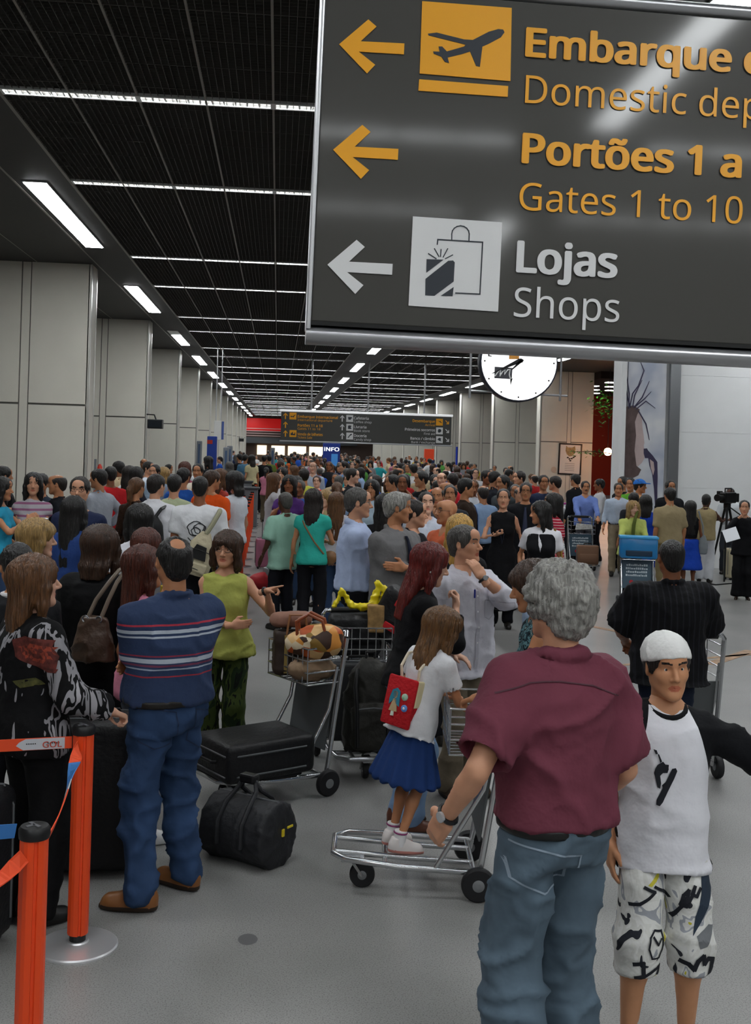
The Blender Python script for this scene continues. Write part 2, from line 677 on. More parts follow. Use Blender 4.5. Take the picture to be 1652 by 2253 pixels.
# ---- dim red arcade seen through the gap beside the fins
ar = MB().box(13.5, 25, 60, 60.3, 0, HCEIL).build('wall_arcade', mat('arcade_red_glow', '#b8341c', 0.5))  # wall red is brightened to stand in for the lamp's red glow
tag(ar, 'red arcade wall beyond the gap, painted brighter as lamp glow', kind='structure')
MB().box(13.5, 25, 46, 60, HCEIL - 0.3, HCEIL).build('arcade_ceiling', mat('arcade_dark', '#1a0c0a', 0.7), ar)
for i in range(4):
    for j in range(3):
        MB().box(14.4 + 0.9 * j, 14.9 + 0.9 * j, 48 + 3 * i, 48.5 + 3 * i, HCEIL - 0.33, HCEIL - 0.3).build('spot_lamp', lamp_mat('spot', (1, .95, .9), 4), ar)
# ================================================================== soft modelling: distance fields meshed with surface nets
def A(p):
    return np.array(p, dtype=np.float64)


class Field:
    def __init__(self, lo, hi, vox):
        self.lo = A(lo) - 2.5 * vox
        self.vox = vox
        self.n = np.maximum(4, np.ceil((A(hi) + 2.5 * vox - self.lo) / vox).astype(int) + 1)
        self.d = np.full(self.n, 0.5, dtype=np.float32)

    def _sub(self, lo, hi, pad):
        i0 = np.clip(np.floor((A(lo) - pad - self.lo) / self.vox).astype(int), 0, self.n)
        i1 = np.clip(np.ceil((A(hi) + pad - self.lo) / self.vox).astype(int) + 1, 0, self.n)
        if np.any(i1 <= i0):
            return None
        ax = [self.lo[k] + self.vox * np.arange(i0[k], i1[k]) for k in range(3)]
        X = ax[0][:, None, None]
        Y = ax[1][None, :, None]
        Z = ax[2][None, None, :]
        return (slice(i0[0], i1[0]), slice(i0[1], i1[1]), slice(i0[2], i1[2])), X, Y, Z

    def put(self, fn, lo, hi, k=0.02, op='add'):
        s = self._sub(lo, hi, max(k * 1.2, 3 * self.vox))
        if s is None:
            return self
        sl, X, Y, Z = s
        b = fn(X, Y, Z)
        a = self.d[sl]
        if op == 'add':
            if k > 0:
                h = np.maximum(k - np.abs(a - b), 0) / k
                self.d[sl] = np.minimum(a, b) - h * h * k * 0.25
            else:
                self.d[sl] = np.minimum(a, b)
        else:
            b = -b
            if k > 0:
                h = np.maximum(k - np.abs(a - b), 0) / k
                self.d[sl] = np.maximum(a, b) + h * h * k * 0.25
            else:
                self.d[sl] = np.maximum(a, b)
        return self

    # --- shapes
    def cone(self, a, b, ra, rb, k=0.02, op='add', cut0=None, cut1=None):
        """round cone; cut0/cut1 cut flat at that fraction along the axis"""
        a, b = A(a), A(b)
        ab = b - a
        L2 = max(ab.dot(ab), 1e-9)
        L = math.sqrt(L2)

        def fn(X, Y, Z):
            x, y, z = X - a[0], Y - a[1], Z - a[2]
            t0 = (x * ab[0] + y * ab[1] + z * ab[2]) / L2
            t = np.clip(t0, 0, 1)
            d = np.sqrt((x - t * ab[0]) ** 2 + (y - t * ab[1]) ** 2 + (z - t * ab[2]) ** 2) - (ra + (rb - ra) * t)
            if cut1 is not None:
                d = np.maximum(d, (t0 - cut1) * L)
            if cut0 is not None:
                d = np.maximum(d, (cut0 - t0) * L)
            return d
        r = max(ra, rb)
        return self.put(fn, np.minimum(a, b) - r, np.maximum(a, b) + r, k, op)

    def path(self, pts, rs, k=0.02, op='add'):
        for i in range(len(pts) - 1):
            self.cone(pts[i], pts[i + 1], rs[i], rs[i + 1], k, op)
        return self

    def ell(self, c, r, k=0.02, op='add', rot=None):
        c, r = A(c), A(r)
        M = np.eye(3) if rot is None else np.array(rot.to_3x3().transposed())

        def fn(X, Y, Z):
            x, y, z = X - c[0], Y - c[1], Z - c[2]
            if rot is not None:
                x, y, z = (M[0, 0] * x + M[0, 1] * y + M[0, 2] * z, M[1, 0] * x + M[1, 1] * y + M[1, 2] * z,
                           M[2, 0] * x + M[2, 1] * y + M[2, 2] * z)
            k0 = np.sqrt((x / r[0]) ** 2 + (y / r[1]) ** 2 + (z / r[2]) ** 2)
            k1 = np.sqrt((x / r[0] ** 2) ** 2 + (y / r[1] ** 2) ** 2 + (z / r[2] ** 2) ** 2)
            return k0 * (k0 - 1) / np.maximum(k1, 1e-6)
        R_ = r.max() if rot is not None else r
        return self.put(fn, c - R_, c + R_, k, op)

    def box(self, c, h, rd=0.01, k=0.01, op='add', rot=None):
        c, h = A(c), A(h)
        M = np.eye(3) if rot is None else np.array(rot.to_3x3().transposed())

        def fn(X, Y, Z):
            x, y, z = X - c[0], Y - c[1], Z - c[2]
            x, y, z = (M[0, 0] * x + M[0, 1] * y + M[0, 2] * z, M[1, 0] * x + M[1, 1] * y + M[1, 2] * z,
                       M[2, 0] * x + M[2, 1] * y + M[2, 2] * z)
            qx, qy, qz = np.abs(x) - h[0] + rd, np.abs(y) - h[1] + rd, np.abs(z) - h[2] + rd
            return (np.sqrt(np.maximum(qx, 0) ** 2 + np.maximum(qy, 0) ** 2 + np.maximum(qz, 0) ** 2)
                    + np.minimum(np.maximum(qx, np.maximum(qy, qz)), 0) - rd)
        R_ = np.linalg.norm(h) if rot is not None else h
        return self.put(fn, c - R_, c + R_, k, op)

    def loft(self, prof, k=0.02, op='add', M=None, expo=2.3, flat=(False, False)):
        """stack of ellipses (z, rx, ry, cx, cy); M (4x4 Matrix) carries it into place"""
        P_ = np.array([tuple(p) + (0,) * (5 - len(p)) for p in prof], dtype=np.float64)
        P_ = P_[np.argsort(P_[:, 0])]
        z0, z1 = P_[0, 0], P_[-1, 0]
        Mi = None if M is None else np.array(M.inverted())
        rm = max(P_[:, 1].max() + np.abs(P_[:, 3]).max(), P_[:, 2].max() + np.abs(P_[:, 4]).max())
        cs = [Vector((sx * rm, sy * rm, zz)) for sx in (-1, 1) for sy in (-1, 1) for zz in (z0 - .02, z1 + .02)]
        if M is not None:
            cs = [M @ c for c in cs]
        lo = np.min([tuple(c) for c in cs], axis=0)
        hi = np.max([tuple(c) for c in cs], axis=0)

        def fn(X, Y, Z):
            if Mi is None:
                x, y, z = X, Y, Z + 0 * X + 0 * Y
            else:
                x = Mi[0, 0] * X + Mi[0, 1] * Y + Mi[0, 2] * Z + Mi[0, 3]
                y = Mi[1, 0] * X + Mi[1, 1] * Y + Mi[1, 2] * Z + Mi[1, 3]
                z = Mi[2, 0] * X + Mi[2, 1] * Y + Mi[2, 2] * Z + Mi[2, 3]
            rx = np.interp(z, P_[:, 0], P_[:, 1])
            ry = np.interp(z, P_[:, 0], P_[:, 2])
            cx = np.interp(z, P_[:, 0], P_[:, 3])
            cy = np.interp(z, P_[:, 0], P_[:, 4])
            u = np.abs((x - cx) / rx)
            v = np.abs((y - cy) / ry)
            q = (u ** expo + v ** expo) ** (1 / expo)
            d = (q - 1) * np.minimum(rx, ry)
            return np.maximum(d, np.maximum(z0 - z, z - z1))
        return self.put(fn, lo, hi, k, op)

    def plane(self, p, n, k=0.0):
        """remove what lies on the side that n points to"""
        p, n = A(p), A(n) / np.linalg.norm(A(n))
        hi = self.lo + self.vox * self.n

        def fn(X, Y, Z):
            return -((X - p[0]) * n[0] + (Y - p[1]) * n[1] + (Z - p[2]) * n[2])
        return self.put(fn, self.lo, hi, k, 'sub')

    def mesh(self, smooth=1):
        return surface_nets(self.d, self.lo, self.vox, smooth)


def surface_nets(d, lo, vox, smooth=1):
    d[0], d[-1] = 0.5, 0.5
    d[:, 0], d[:, -1] = 0.5, 0.5
    d[:, :, 0], d[:, :, -1] = 0.5, 0.5
    s = d < 0
    c = s[:-1, :-1, :-1].astype(np.int8)
    cnt = np.zeros_like(c)
    for i in (0, 1):
        for j in (0, 1):
            for k in (0, 1):
                cnt += s[i:s.shape[0] - 1 + i, j:s.shape[1] - 1 + j, k:s.shape[2] - 1 + k]
    act = (cnt > 0) & (cnt < 8)
    idx = np.argwhere(act)
    if len(idx) == 0:
        return np.zeros((0, 3)), np.zeros((0, 4), int)
    vid = np.full(act.shape, -1, dtype=np.int64)
    vid[act] = np.arange(len(idx))
    acc = np.zeros((len(idx), 3))
    num = np.zeros(len(idx))
    corner = [(i, j, k) for i in (0, 1) for j in (0, 1) for k in (0, 1)]
    val = {c_: d[idx[:, 0] + c_[0], idx[:, 1] + c_[1], idx[:, 2] + c_[2]].astype(np.float64) for c_ in corner}
    for a in corner:
        for ax in range(3):
            if a[ax] == 0:
                b = list(a)
                b[ax] = 1
                b = tuple(b)
                va, vb = val[a], val[b]
                cr = (va < 0) != (vb < 0)
                t = np.where(cr, va / np.where(cr, va - vb, 1), 0)
                for q in range(3):
                    pos = a[q] + (t if q == ax else 0)
                    acc[:, q] += np.where(cr, pos, 0)
                num += cr
    V = idx + acc / num[:, None]
    F = []
    for ax in range(3):
        o1, o2 = [(1, 2), (2, 0), (0, 1)][ax]
        sl0 = [slice(None)] * 3
        sl1 = [slice(None)] * 3
        sl0[ax], sl1[ax] = slice(0, -1), slice(1, None)
        for o in (o1, o2):
            sl0[o] = slice(1, -1)
            sl1[o] = slice(1, -1)
        a, b = s[tuple(sl0)], s[tuple(sl1)]
        e = np.argwhere(a != b)
        if len(e) == 0:
            continue
        flip = a[e[:, 0], e[:, 1], e[:, 2]]
        base = e.copy()
        base[:, o1] += 1
        base[:, o2] += 1

        def g(d1, d2):
            q = base.copy()
            q[:, o1] += d1
            q[:, o2] += d2
            return vid[q[:, 0], q[:, 1], q[:, 2]]
        quad = np.stack([g(-1, -1), g(0, -1), g(0, 0), g(-1, 0)], axis=1)
        quad[~flip] = quad[~flip][:, ::-1]
        F.append(quad)
    F = np.concatenate(F)
    for _ in range(smooth):
        ia = np.concatenate([F[:, k] for k in (0, 1, 2, 3, 1, 2, 3, 0)])
        ib = np.concatenate([F[:, k] for k in (1, 2, 3, 0, 0, 1, 2, 3)])
        ct = np.bincount(ia, minlength=len(V)).astype(float)
        sm = np.stack([np.bincount(ia, weights=V[ib, q], minlength=len(V)) for q in range(3)], 1)
        V = 0.5 * V + 0.5 * sm / ct[:, None]
    return lo + V * vox, F


def vnormals(V, F):
    n = np.cross(V[F[:, 2]] - V[F[:, 0]], V[F[:, 3]] - V[F[:, 1]])
    ia = F.T.ravel()
    N = np.stack([np.bincount(ia, weights=np.tile(n[:, q], 4), minlength=len(V)) for q in range(3)], 1)
    return N / np.maximum(np.linalg.norm(N, axis=1), 1e-12)[:, None]


_RT = np.random.RandomState(7).rand(32, 32, 32)


def vnoise(P_, seed=0):
    """value noise, vectorised; returns -1..1"""
    P_ = P_ + seed * 7.31
    i = np.floor(P_).astype(int)
    f = P_ - i
    f = f * f * (3 - 2 * f)
    r = 0
    for a in (0, 1):
        for b in (0, 1):
            for c in (0, 1):
                w = (f[:, 0] if a else 1 - f[:, 0]) * (f[:, 1] if b else 1 - f[:, 1]) * (f[:, 2] if c else 1 - f[:, 2])
                r = r + w * _RT[(i[:, 0] + a) % 32, (i[:, 1] + b) % 32, (i[:, 2] + c) % 32]
    return r * 2 - 1


def wrinkle(V, F, amp, scale, seed=0):
    """cloth folds: ridged noise pushed along the normals"""
    if amp <= 0 or len(V) == 0:
        return V
    N = vnormals(V, F)
    sc = A(scale)
    w1, w2 = vnoise(V * 4, seed + 3), vnoise(V * 4, seed + 5)
    wob = np.stack([w1, w2, w1 - w2], 1) * 0.5
    n = vnoise(V * sc + wob, seed)
    r = 2.2 * (1 - np.abs(n)) ** 5 - .5
    n2 = vnoise(V * sc * .8 + wob, seed + 11)
    r2 = (1 - np.abs(vnoise(V * sc * 2.1 + wob * 2, seed + 17))) ** 4
    return V + N * (amp * (0.6 * r + 0.7 * n2 + .45 * r2))[:, None]


class Soup:
    """joins several vertex/face arrays with material numbers into one mesh"""

    def __init__(self):
        self.V, self.F, self.M, self.n = [], [], [], 0

    def add(self, V, F, mi=0):
        if len(V) == 0:
            return self
        self.V.append(np.asarray(V, dtype=np.float64))
        self.F.append(np.asarray(F) + self.n)
        self.M.append(np.full(len(F), mi) if np.isscalar(mi) else np.asarray(mi))
        self.n += len(V)
        return self

    def mesh(self, name, mats, smooth=True):
        me = bpy.data.meshes.new(name)
        for m in mats:
            me.materials.append(m)
        if not self.V:
            return me
        V = np.concatenate(self.V)
        me.vertices.add(len(V))
        me.vertices.foreach_set('co', V.astype(np.float32).ravel())
        nl = sum(f.size for f in self.F)
        npoly = sum(len(f) for f in self.F)
        me.loops.add(nl)
        me.polygons.add(npoly)
        me.loops.foreach_set('vertex_index', np.concatenate([f.ravel() for f in self.F]).astype(np.int32))
        tot = np.concatenate([np.full(len(f), f.shape[1]) for f in self.F])
        me.polygons.foreach_set('loop_start', (np.cumsum(tot) - tot).astype(np.int32))
        if len(mats) > 1:
            me.attributes.new('material_index', 'INT', 'FACE').data.foreach_set('value', np.concatenate(self.M).astype(np.int32))
        me.update(calc_edges=True)
        return me


def fobj(name, parts, mats, parent=None, smooth=True):
    s = Soup()
    for p in parts:
        s.add(*p)
    o = bpy.data.objects.new(name, s.mesh(name, mats if isinstance(mats, (list, tuple)) else [mats], smooth))
    link(o)
    if parent is not None:
        o.parent = parent
    return o


def sphere_arr(c, r, nu=10, nv=7, scale=(1, 1, 1)):
    V, F = [], []
    for i in range(nv + 1):
        t = math.pi * i / nv
        for j in range(nu):
            p = 2 * math.pi * j / nu
            V.append((c[0] + r * scale[0] * math.sin(t) * math.cos(p), c[1] + r * scale[1] * math.sin(t) * math.sin(p), c[2] + r * scale[2] * math.cos(t)))
    for i in range(nv):
        for j in range(nu):
            F.append((i * nu + j, (i + 1) * nu + j, (i + 1) * nu + (j + 1) % nu, i * nu + (j + 1) % nu))
    return np.array(V), np.array(F)
# ================================================================== people
LOD = {0: dict(body=.0225, cloth=.0135, head=.0047, hand=.0064, hair=.0088, shoe=.013),
       1: dict(body=.034, cloth=.023, head=.0078, hand=.0105, hair=.0135, shoe=.021),
       3: dict(body=.042, cloth=.030, head=.0102, hand=.0145, hair=.017, shoe=.027),
       2: dict(body=.046, cloth=.040, head=.0135, hand=.018, hair=.022, shoe=.03)}
_CACHE = {}


def head_arrays(vox, kind):
    key = ('head', vox, kind)
    if key in _CACHE:
        return _CACHE[key]
    f = Field((-.1, -.13, -.2), (.1, .14, .14), vox)
    fem, kid = kind == 'f', kind == 'c'
    f.ell((0, -.012, .035), (.076, .097, .083), 0)
    f.ell((0, .020, -.028), (.060, .068, .084), .03)
    jw = .046 if fem else (.048 if kid else .053)
    for s in (-1, 1):
        f.cone((s * jw, -.006, -.048), (s * .016, .060, -.097), .022, .017, .03)
        f.ell((s * .042, .048, -.020), (.022, .022, .022), .025)
        f.cone((s * .042, .066, .030), (s * .012, .080, .027), .010, .010 if not (fem or kid) else .007, .015)
    f.ell((0, .064, -.100), (.020 if fem or kid else .025, .019, .016), .02)
    f.ell((0, .070, .062), (.045, .02, .03), .04)
    for s in (-1, 1):
        f.ell((s * .0315, .093, .010), (.0165, .020, .0115), .012, 'sub')
    nl = .104 if kid else .110
    f.cone((0, .082, .016), (0, nl - .004, -.024), .0075, .0115, .010)
    f.ell((0, nl - .002, -.029), (.0125, .011, .010), .006)
    for s in (-1, 1):
        f.ell((s * .0125, nl - .016, -.033), (.0085, .011, .008), .006)
    # lips and mouth
    for s in (-1, 1):
        f.cone((s * .026, .068, -.0640), (0, .0815, -.0605), .0030, .0048, .008)
        f.cone((s * .024, .068, -.066), (0, .0800, -.0695), .0034, .0054, .008)
    f.cone((-.022, .083, -.065), (.022, .083, -.065), .0022, .0022, .003, 'sub')
    # lids
    for s in (-1, 1):
        f.cone((s * .045, .068, .0145), (s * .019, .074, .0145), .0045, .0045, .006)
        f.cone((s * .043, .067, .001), (s * .020, .0725, .001), .0035, .0035, .006)
    # ears
    for s in (-1, 1):
        f.ell((s * .079, -.012, .002), (.009, .021, .033), .008, rot=Matrix.Rotation(s * -.35, 3, 'Z') @ Matrix.Rotation(.2, 3, 'X'))
        f.ell((s * .088, -.008, .006), (.006, .011, .017), .006, 'sub')
    # neck
    f.cone((0, -.022, -.03), (0, -.040, -.19), .054 if not fem else .047, .058 if not fem else .05, .03)
    V, F = f.mesh(1)
    c = V[F].mean(1)
    M = np.zeros(len(F), int)
    ax = np.abs(c[:, 0])
    lips = (c[:, 2] < -.0545) & (c[:, 2] > -.0775) & (ax < .027) & (c[:, 1] > .064) & (ax < .028 - 1.3 * np.abs(c[:, 2] + .0655))
    brow = (ax > .012) & (ax < .052) & (np.abs(c[:, 2] - (.0300 + .005 * np.sin(np.clip((ax - .012) / .04, 0, 1) * 2.4))) < (.0032 if fem else .0042)) & (c[:, 1] > .045)
    M[lips] = 1
    M[brow] = 2
    parts = [(V, F, M)]
    for s in (-1, 1):
        parts.append((*sphere_arr((s * .0315, .0655, .0080), .0118, *((12, 8) if vox < .006 else (8, 5))), 3))
        parts.append((*sphere_arr((s * .0315, .0733, .0080), .0056, *((10, 6) if vox < .006 else (6, 4))), 4))
    so = Soup()
    for p in parts:
        so.add(*p)
    r = (np.concatenate(so.V), np.concatenate(so.F), np.concatenate(so.M))
    _CACHE[key] = r
    return r


def hair_arrays(vox, style, seed=0):
    """hair in the head frame; +y is the face side"""
    key = ('hair', vox, style, seed)
    if key in _CACHE:
        return _CACHE[key]
    L = {'long': .30, 'vlong': .42, 'mid': .20, 'bob': .125, 'girl': .27}.get(style, 0)
    f = Field((-.17, -.2, -.2 - L), (.17, .15, .17), vox)
    st = style
    if st in ('short', 'crew', 'thin', 'grey_neat'):
        g = {'short': .010, 'crew': .003, 'thin': .005, 'grey_neat': .012}[st]
        f.ell((0, -.020, .040), (.077 + g, .099 + g, .083 + g), 0)
        f.ell((0, -.070, -.020), (.062, .048, .062), .03)
        for s in (-1, 1):
            f.ell((s * .072, .012, .012), (.010, .014, .034), .012)
        f.ell((0, .085, -.035), (.070, .062, .098), .015, 'sub')
        f.ell((0, .10, -.004), (.056, .05, .066), .015, 'sub')
        for s in (-1, 1):
            f.ell((s * .085, -.008, -.012), (.020, .022, .036), .006, 'sub')
        f.plane((0, -.04, -.078), (0, .35, -1))
        if st == 'grey_neat':
            f.ell((0, .055, .098), (.06, .045, .024), .03)
    elif st == 'bald':
        f.ell((0, -.020, .034), (.081, .104, .080), 0)
        f.ell((0, -.070, -.020), (.062, .048, .060), .03)
        f.ell((0, .02, .110), (.062, .105, .078), .02, 'sub')
        f.ell((0, .085, -.02), (.078, .085, .13), .015, 'sub')
        for s in (-1, 1):
            f.ell((s * .085, -.008, -.012), (.020, .022, .036), .006, 'sub')
        f.plane((0, -.04, -.078), (0, .35, -1))
    elif st == 'crown':       # thin at the crown
        f.ell((0, -.020, .038), (.083, .104, .086), 0)
        f.ell((0, -.072, -.020), (.066, .050, .064), .03)
        f.ell((0, -.080, .112), (.048, .050, .046), .02, 'sub')
        f.ell((0, .085, -.02), (.072, .072, .115), .015, 'sub')
        for s in (-1, 1):
            f.ell((s * .085, -.008, -.012), (.020, .022, .036), .006, 'sub')
        f.plane((0, -.04, -.085), (0, .35, -1))
    elif st == 'curly':
        f.ell((0, -.024, .036), (.098, .122, .105), 0)
        f.ell((0, -.075, -.030), (.082, .060, .075), .03)
        f.ell((0, .100, -.030), (.074, .070, .105), .015, 'sub')
        for s in (-1, 1):
            f.ell((s * .095, .010, -.022), (.024, .026, .04), .006, 'sub')
        f.plane((0, -.04, -.10), (0, .35, -1))
        rs = np.random.RandomState(3)
        for i in range(150):
            a, b = rs.uniform(0, 2 * math.pi), rs.uniform(-.75, 1)
            q = math.sqrt(1 - b * b)
            p = A((.098 * q * math.cos(a), -.024 + .122 * q * math.sin(a), .036 + .105 * b))
            if p[1] > .05 and p[2] < .07:
                continue
            f.ell(p, (.016, .016, .014), .008)
    elif st == 'updo':
        f.ell((0, -.022, .040), (.083, .106, .087), 0)
        f.ell((0, -.065, -.020), (.058, .045, .05), .02)
        f.ell((0, -.115, .015), (.04, .035, .04), .01)
        f.ell((0, .088, -.028), (.066, .060, .098), .012, 'sub')
        f.plane((0, -.04, -.07), (0, .35, -1))
    elif st == 'pony':
        f.ell((0, -.022, .040), (.083, .106, .087), 0)
        f.ell((0, -.065, -.020), (.060, .045, .05), .02)
        f.path([(0, -.115, .03), (0, -.15, -.02), (0, -.14, -.13), (0, -.12, -.22)], [.025, .03, .028, .01], .02)
        f.ell((0, .088, -.028), (.066, .060, .098), .012, 'sub')
    else:
        vol = {'long': .018, 'vlong': .016, 'mid': .022, 'bob': .026, 'girl': .024}[st]
        f.ell((0, -.022, .040), (.079 + vol, .100 + vol, .085 + vol * .7), 0)
        w = .092 if st in ('bob', 'mid') else .088
        yb = -.2 + .2
        prof = [(-.06 - L, w * .80, .030, 0, -.105), (-.03 - L * .6, w * 1.02, .050, 0, -.092), (-.07, w * 1.05, .075, 0, -.055), (.03, w * 1.03, .095, 0, -.030), (.08, w * .9, .09, 0, -.02)]
        f.loft(prof, .03, expo=2.0)
        for s in (-1, 1):       # locks falling beside the face
            f.path([(s * .07, .035, .05), (s * .088, .025, -.02), (s * .09, .010, -.10), (s * .08, -.01, -.10 - L * .55)],
                   [.018, .022, .024, .012], .02)
        f.ell((0, .105, -.034), (.058, .072, .088), .015, 'sub')
        f.box((0, .12, -.16), (.062, .09, .10), .03, .02, 'sub')
        if st in ('bob', 'girl'):
            f.ell((0, .068, .055), (.062, .032, .030), .02)     # fringe
    f.d -= .28 * vox if vox > .0085 else .0012
    V, F = f.mesh(1)
    amp = {'curly': .006, 'crew': .0008, 'bald': .0015, 'thin': .002}.get(st, .004)
    if L:
        ang = np.arctan2(V[:, 0], V[:, 1])
        q = np.stack([ang * 11, V[:, 2] * 5, np.zeros(len(V))], 1)
        n = vnoise(q, seed + 1) + .5 * vnoise(q * A((2.3, 1, 1)), seed + 2)
        V = V + vnormals(V, F) * (n * (.006 if vox < .008 else .008))[:, None]
    else:
        V = wrinkle(V, F, amp, (45, 45, 45) if st == 'curly' else (60, 30, 22), seed)
    _CACHE[key] = (V, F)
    return V, F


def hand_arrays(vox, pose):
    key = ('hand', vox, pose)
    if key in _CACHE:
        return _CACHE[key]
    f = Field((-.07, -.06, -.13), (.09, .21, .06), vox)
    curl = {'relax': (.35, .45, .5, .55), 'point': (.02, 1.35, 1.45, 1.5), 'grip': (1.2, 1.25, 1.3, 1.35), 'flat': (.08, .05, .06, .1),
            'pinch': (.75, .8, .5, .4)}[pose]
    f.cone((0, -.055, 0), (0, .005, 0), .0265, .0235, 0)
    f.box((0, .046, 0), (.038, .046, .014), .013, .02)
    f.cone((.012, .01, -.004), (.02, .05, -.008), .017, .014, .015)
    for i, (x, ln, r) in enumerate(((.028, .074, .0088), (.0095, .083, .0092), (-.009, .077, .0088), (-.027, .060, .0078))):
        p = A((x, .086 + (.004 if i in (1, 2) else 0), 0))
        a = curl[i] * .75
        b = a
        pts = [p]
        for seg, fr in enumerate((.46, .30, .24)):
            d = A((x * .5, math.cos(b), -math.sin(b)))
            d /= np.linalg.norm(d)
            p = p + d * ln * fr
            pts.append(p)
            b += curl[i] * .8
        f.path(pts, [r, r * .97, r * .9, r * .78], .004)
    th = {'relax': ((.030, .018, -.006), (.056, .046, -.016), (.060, .080, -.026)),
          'point': ((.030, .018, -.006), (.050, .045, -.026), (.030, .075, -.040)),
          'grip': ((.030, .018, -.006), (.052, .040, -.030), (.036, .070, -.048)),
          'flat': ((.030, .018, -.004), (.060, .045, -.008), (.068, .078, -.010)),
          'pinch': ((.030, .018, -.006), (.050, .048, -.030), (.036, .090, -.048))}[pose]
    f.path(th, [.0145, .0115, .0085], .012)
    V, F = f.mesh(1)
    _CACHE[key] = (V, F)
    return V, F


def shoe_arrays(vox, kind):
    key = ('shoe', vox, kind)
    if key in _CACHE:
        return _CACHE[key]
    f = Field((-.07, -.11, -.01), (.07, .22, .17), vox)
    if kind == 'heel':
        f.loft([(.0, .036, .13, 0, .06), (.02, .037, .13, 0, .06)], 0)
        f.cone((0, -.05, .045), (0, .13, .028), .032, .030, .02)
        f.ell((0, -.045, .055), (.030, .035, .04), .02)
    elif kind == 'sandal':
        f.loft([(.0, .042, .135, 0, .06), (.022, .043, .135, 0, .06)], 0)
    else:
        f.loft([(.0, .046, .142, 0, .058), (.028, .047, .143, 0, .058)], 0)
        f.cone((0, -.045, .055), (0, .14, .040), .041, .035, .02)
        f.ell((0, .02, .065), (.040, .08, .045), .03)
        f.cone((0, -.035, .07), (0, -.03, .115), .042, .042, .02, cut1=1.0)
        f.ell((0, .125, .042), (.045, .062, .035), .02)
    f.plane((0, 0, .001), (0, 0, -1))
    V, F = f.mesh(1)
    c = V[F].mean(1)
    M = np.where(c[:, 2] < .028, 1, 0)
    _CACHE[key] = (V, F, M)
    return V, F, M


def ik(a, w, l1, l2, pole):
    a, w = A(a), A(w)
    d = w - a
    D = np.linalg.norm(d)
    if D > (l1 + l2) * .995:
        w = a + d / D * (l1 + l2) * .995
        d = w - a
        D = np.linalg.norm(d)
    u = d / D
    x = (l1 * l1 - l2 * l2 + D * D) / (2 * D)
    h = math.sqrt(max(l1 * l1 - x * x, 0))
    p = A(pole) - u * u.dot(A(pole))
    n = np.linalg.norm(p)
    p = p / n if n > 1e-6 else A((0, -1, 0))
    return a + u * x + p * h, w


DOWN = ((.255, .03, .86), (.2, -1, 0), 'relax', (-1, 0, 0))
SWING = ((.27, .16, .90), (.2, -1, -.2), 'relax', (-1, 0, 0))
BACKSW = ((.27, -.12, .89), (.2, -1, 0), 'relax', (-1, 0, 0))
CROSS = ((-.10, .195, 1.19), (1, -.2, -1), 'flat', (0, -1, 0), (-1, -.45, .1))
CROSSB = ((-.10, .17, 1.13), (1, -.2, -1), 'flat', (0, -1, 0), (-1, -.6, 0))
PHONE = ((.10, .10, 1.49), (.9, .4, -1), 'grip', (-1, -.2, 0))
CHIN = ((.05, .20, 1.40), (.6, .3, -1), 'grip', (0, -1, .2))
HOLD = ((.10, .28, 1.12), (.8, -.6, -.8), 'grip', (-.6, -.3, -.3))
PUSH = ((.19, .40, 1.03), (.8, -.6, -.6), 'grip', (0, 0, -1))
HIP = ((.21, .02, 1.03), (1, -.4, 0), 'flat', (-1, 0, 0))
POCKET = ((.19, .05, .93), (.7, -1, 0), 'relax', (-1, 0, 0))
FOLD = ((.02, .22, 1.08), (.8, -.3, -.9), 'relax', (0, -.4, -1))
POINT = ((.52, .38, 1.20), (.5, -.2, -1), 'point', (0, 0, -1))
BEHIND = ((.05, -.17, .98), (.8, -.6, 0), 'relax', (0, 1, 0))

SKIN = {'light': '#c79274', 'fair': '#d3a48b', 'tan': '#b37b58', 'brown': '#875337', 'dark': '#4f2f21'}
HAIRC = {'black': '#0f0c0b', 'dark': '#1c1410', 'brown': '#3a2415', 'auburn': '#4c1f10', 'red': '#5e120c', 'blond': '#9c7c4a',
         'lbrown': '#5b3a1e', 'grey': '#75736f', 'silver': '#8d8b86', 'salt': '#4b4845', 'gold': '#b98f45'}


def hair_mat(c):
    col = HAIRC.get(c, c)
    key = ('hairmat', col)
    if key in _MATS:
        return _MATS[key]
    m = mat('hair_' + str(c).strip('#'), col, 0.42, spec=0.5, var=0.55, vscale=30, bump=0.8, bscale=40, stretch=(3, 3, .35))
    _MATS[key] = m
    return m


def cloth_mat(c, rough=.85, var=.07, bump=.5, bscale=13, name='cloth'):
    return mat(name, c, rough, spec=.2, var=var, vscale=7, bump=bump, bscale=bscale)


def skin_mat(t):
    return mat('skin_' + t.strip('#'), SKIN.get(t, t), .5, spec=.35, var=.07, vscale=14)


m_eye = mat('eye_white', '#d8d2cb', .3)
m_iris = mat('iris', '#1d1310', .2)


def xform(V, M):
    M = np.array(M)
    return V @ M[:3, :3].T + M[:3, 3]


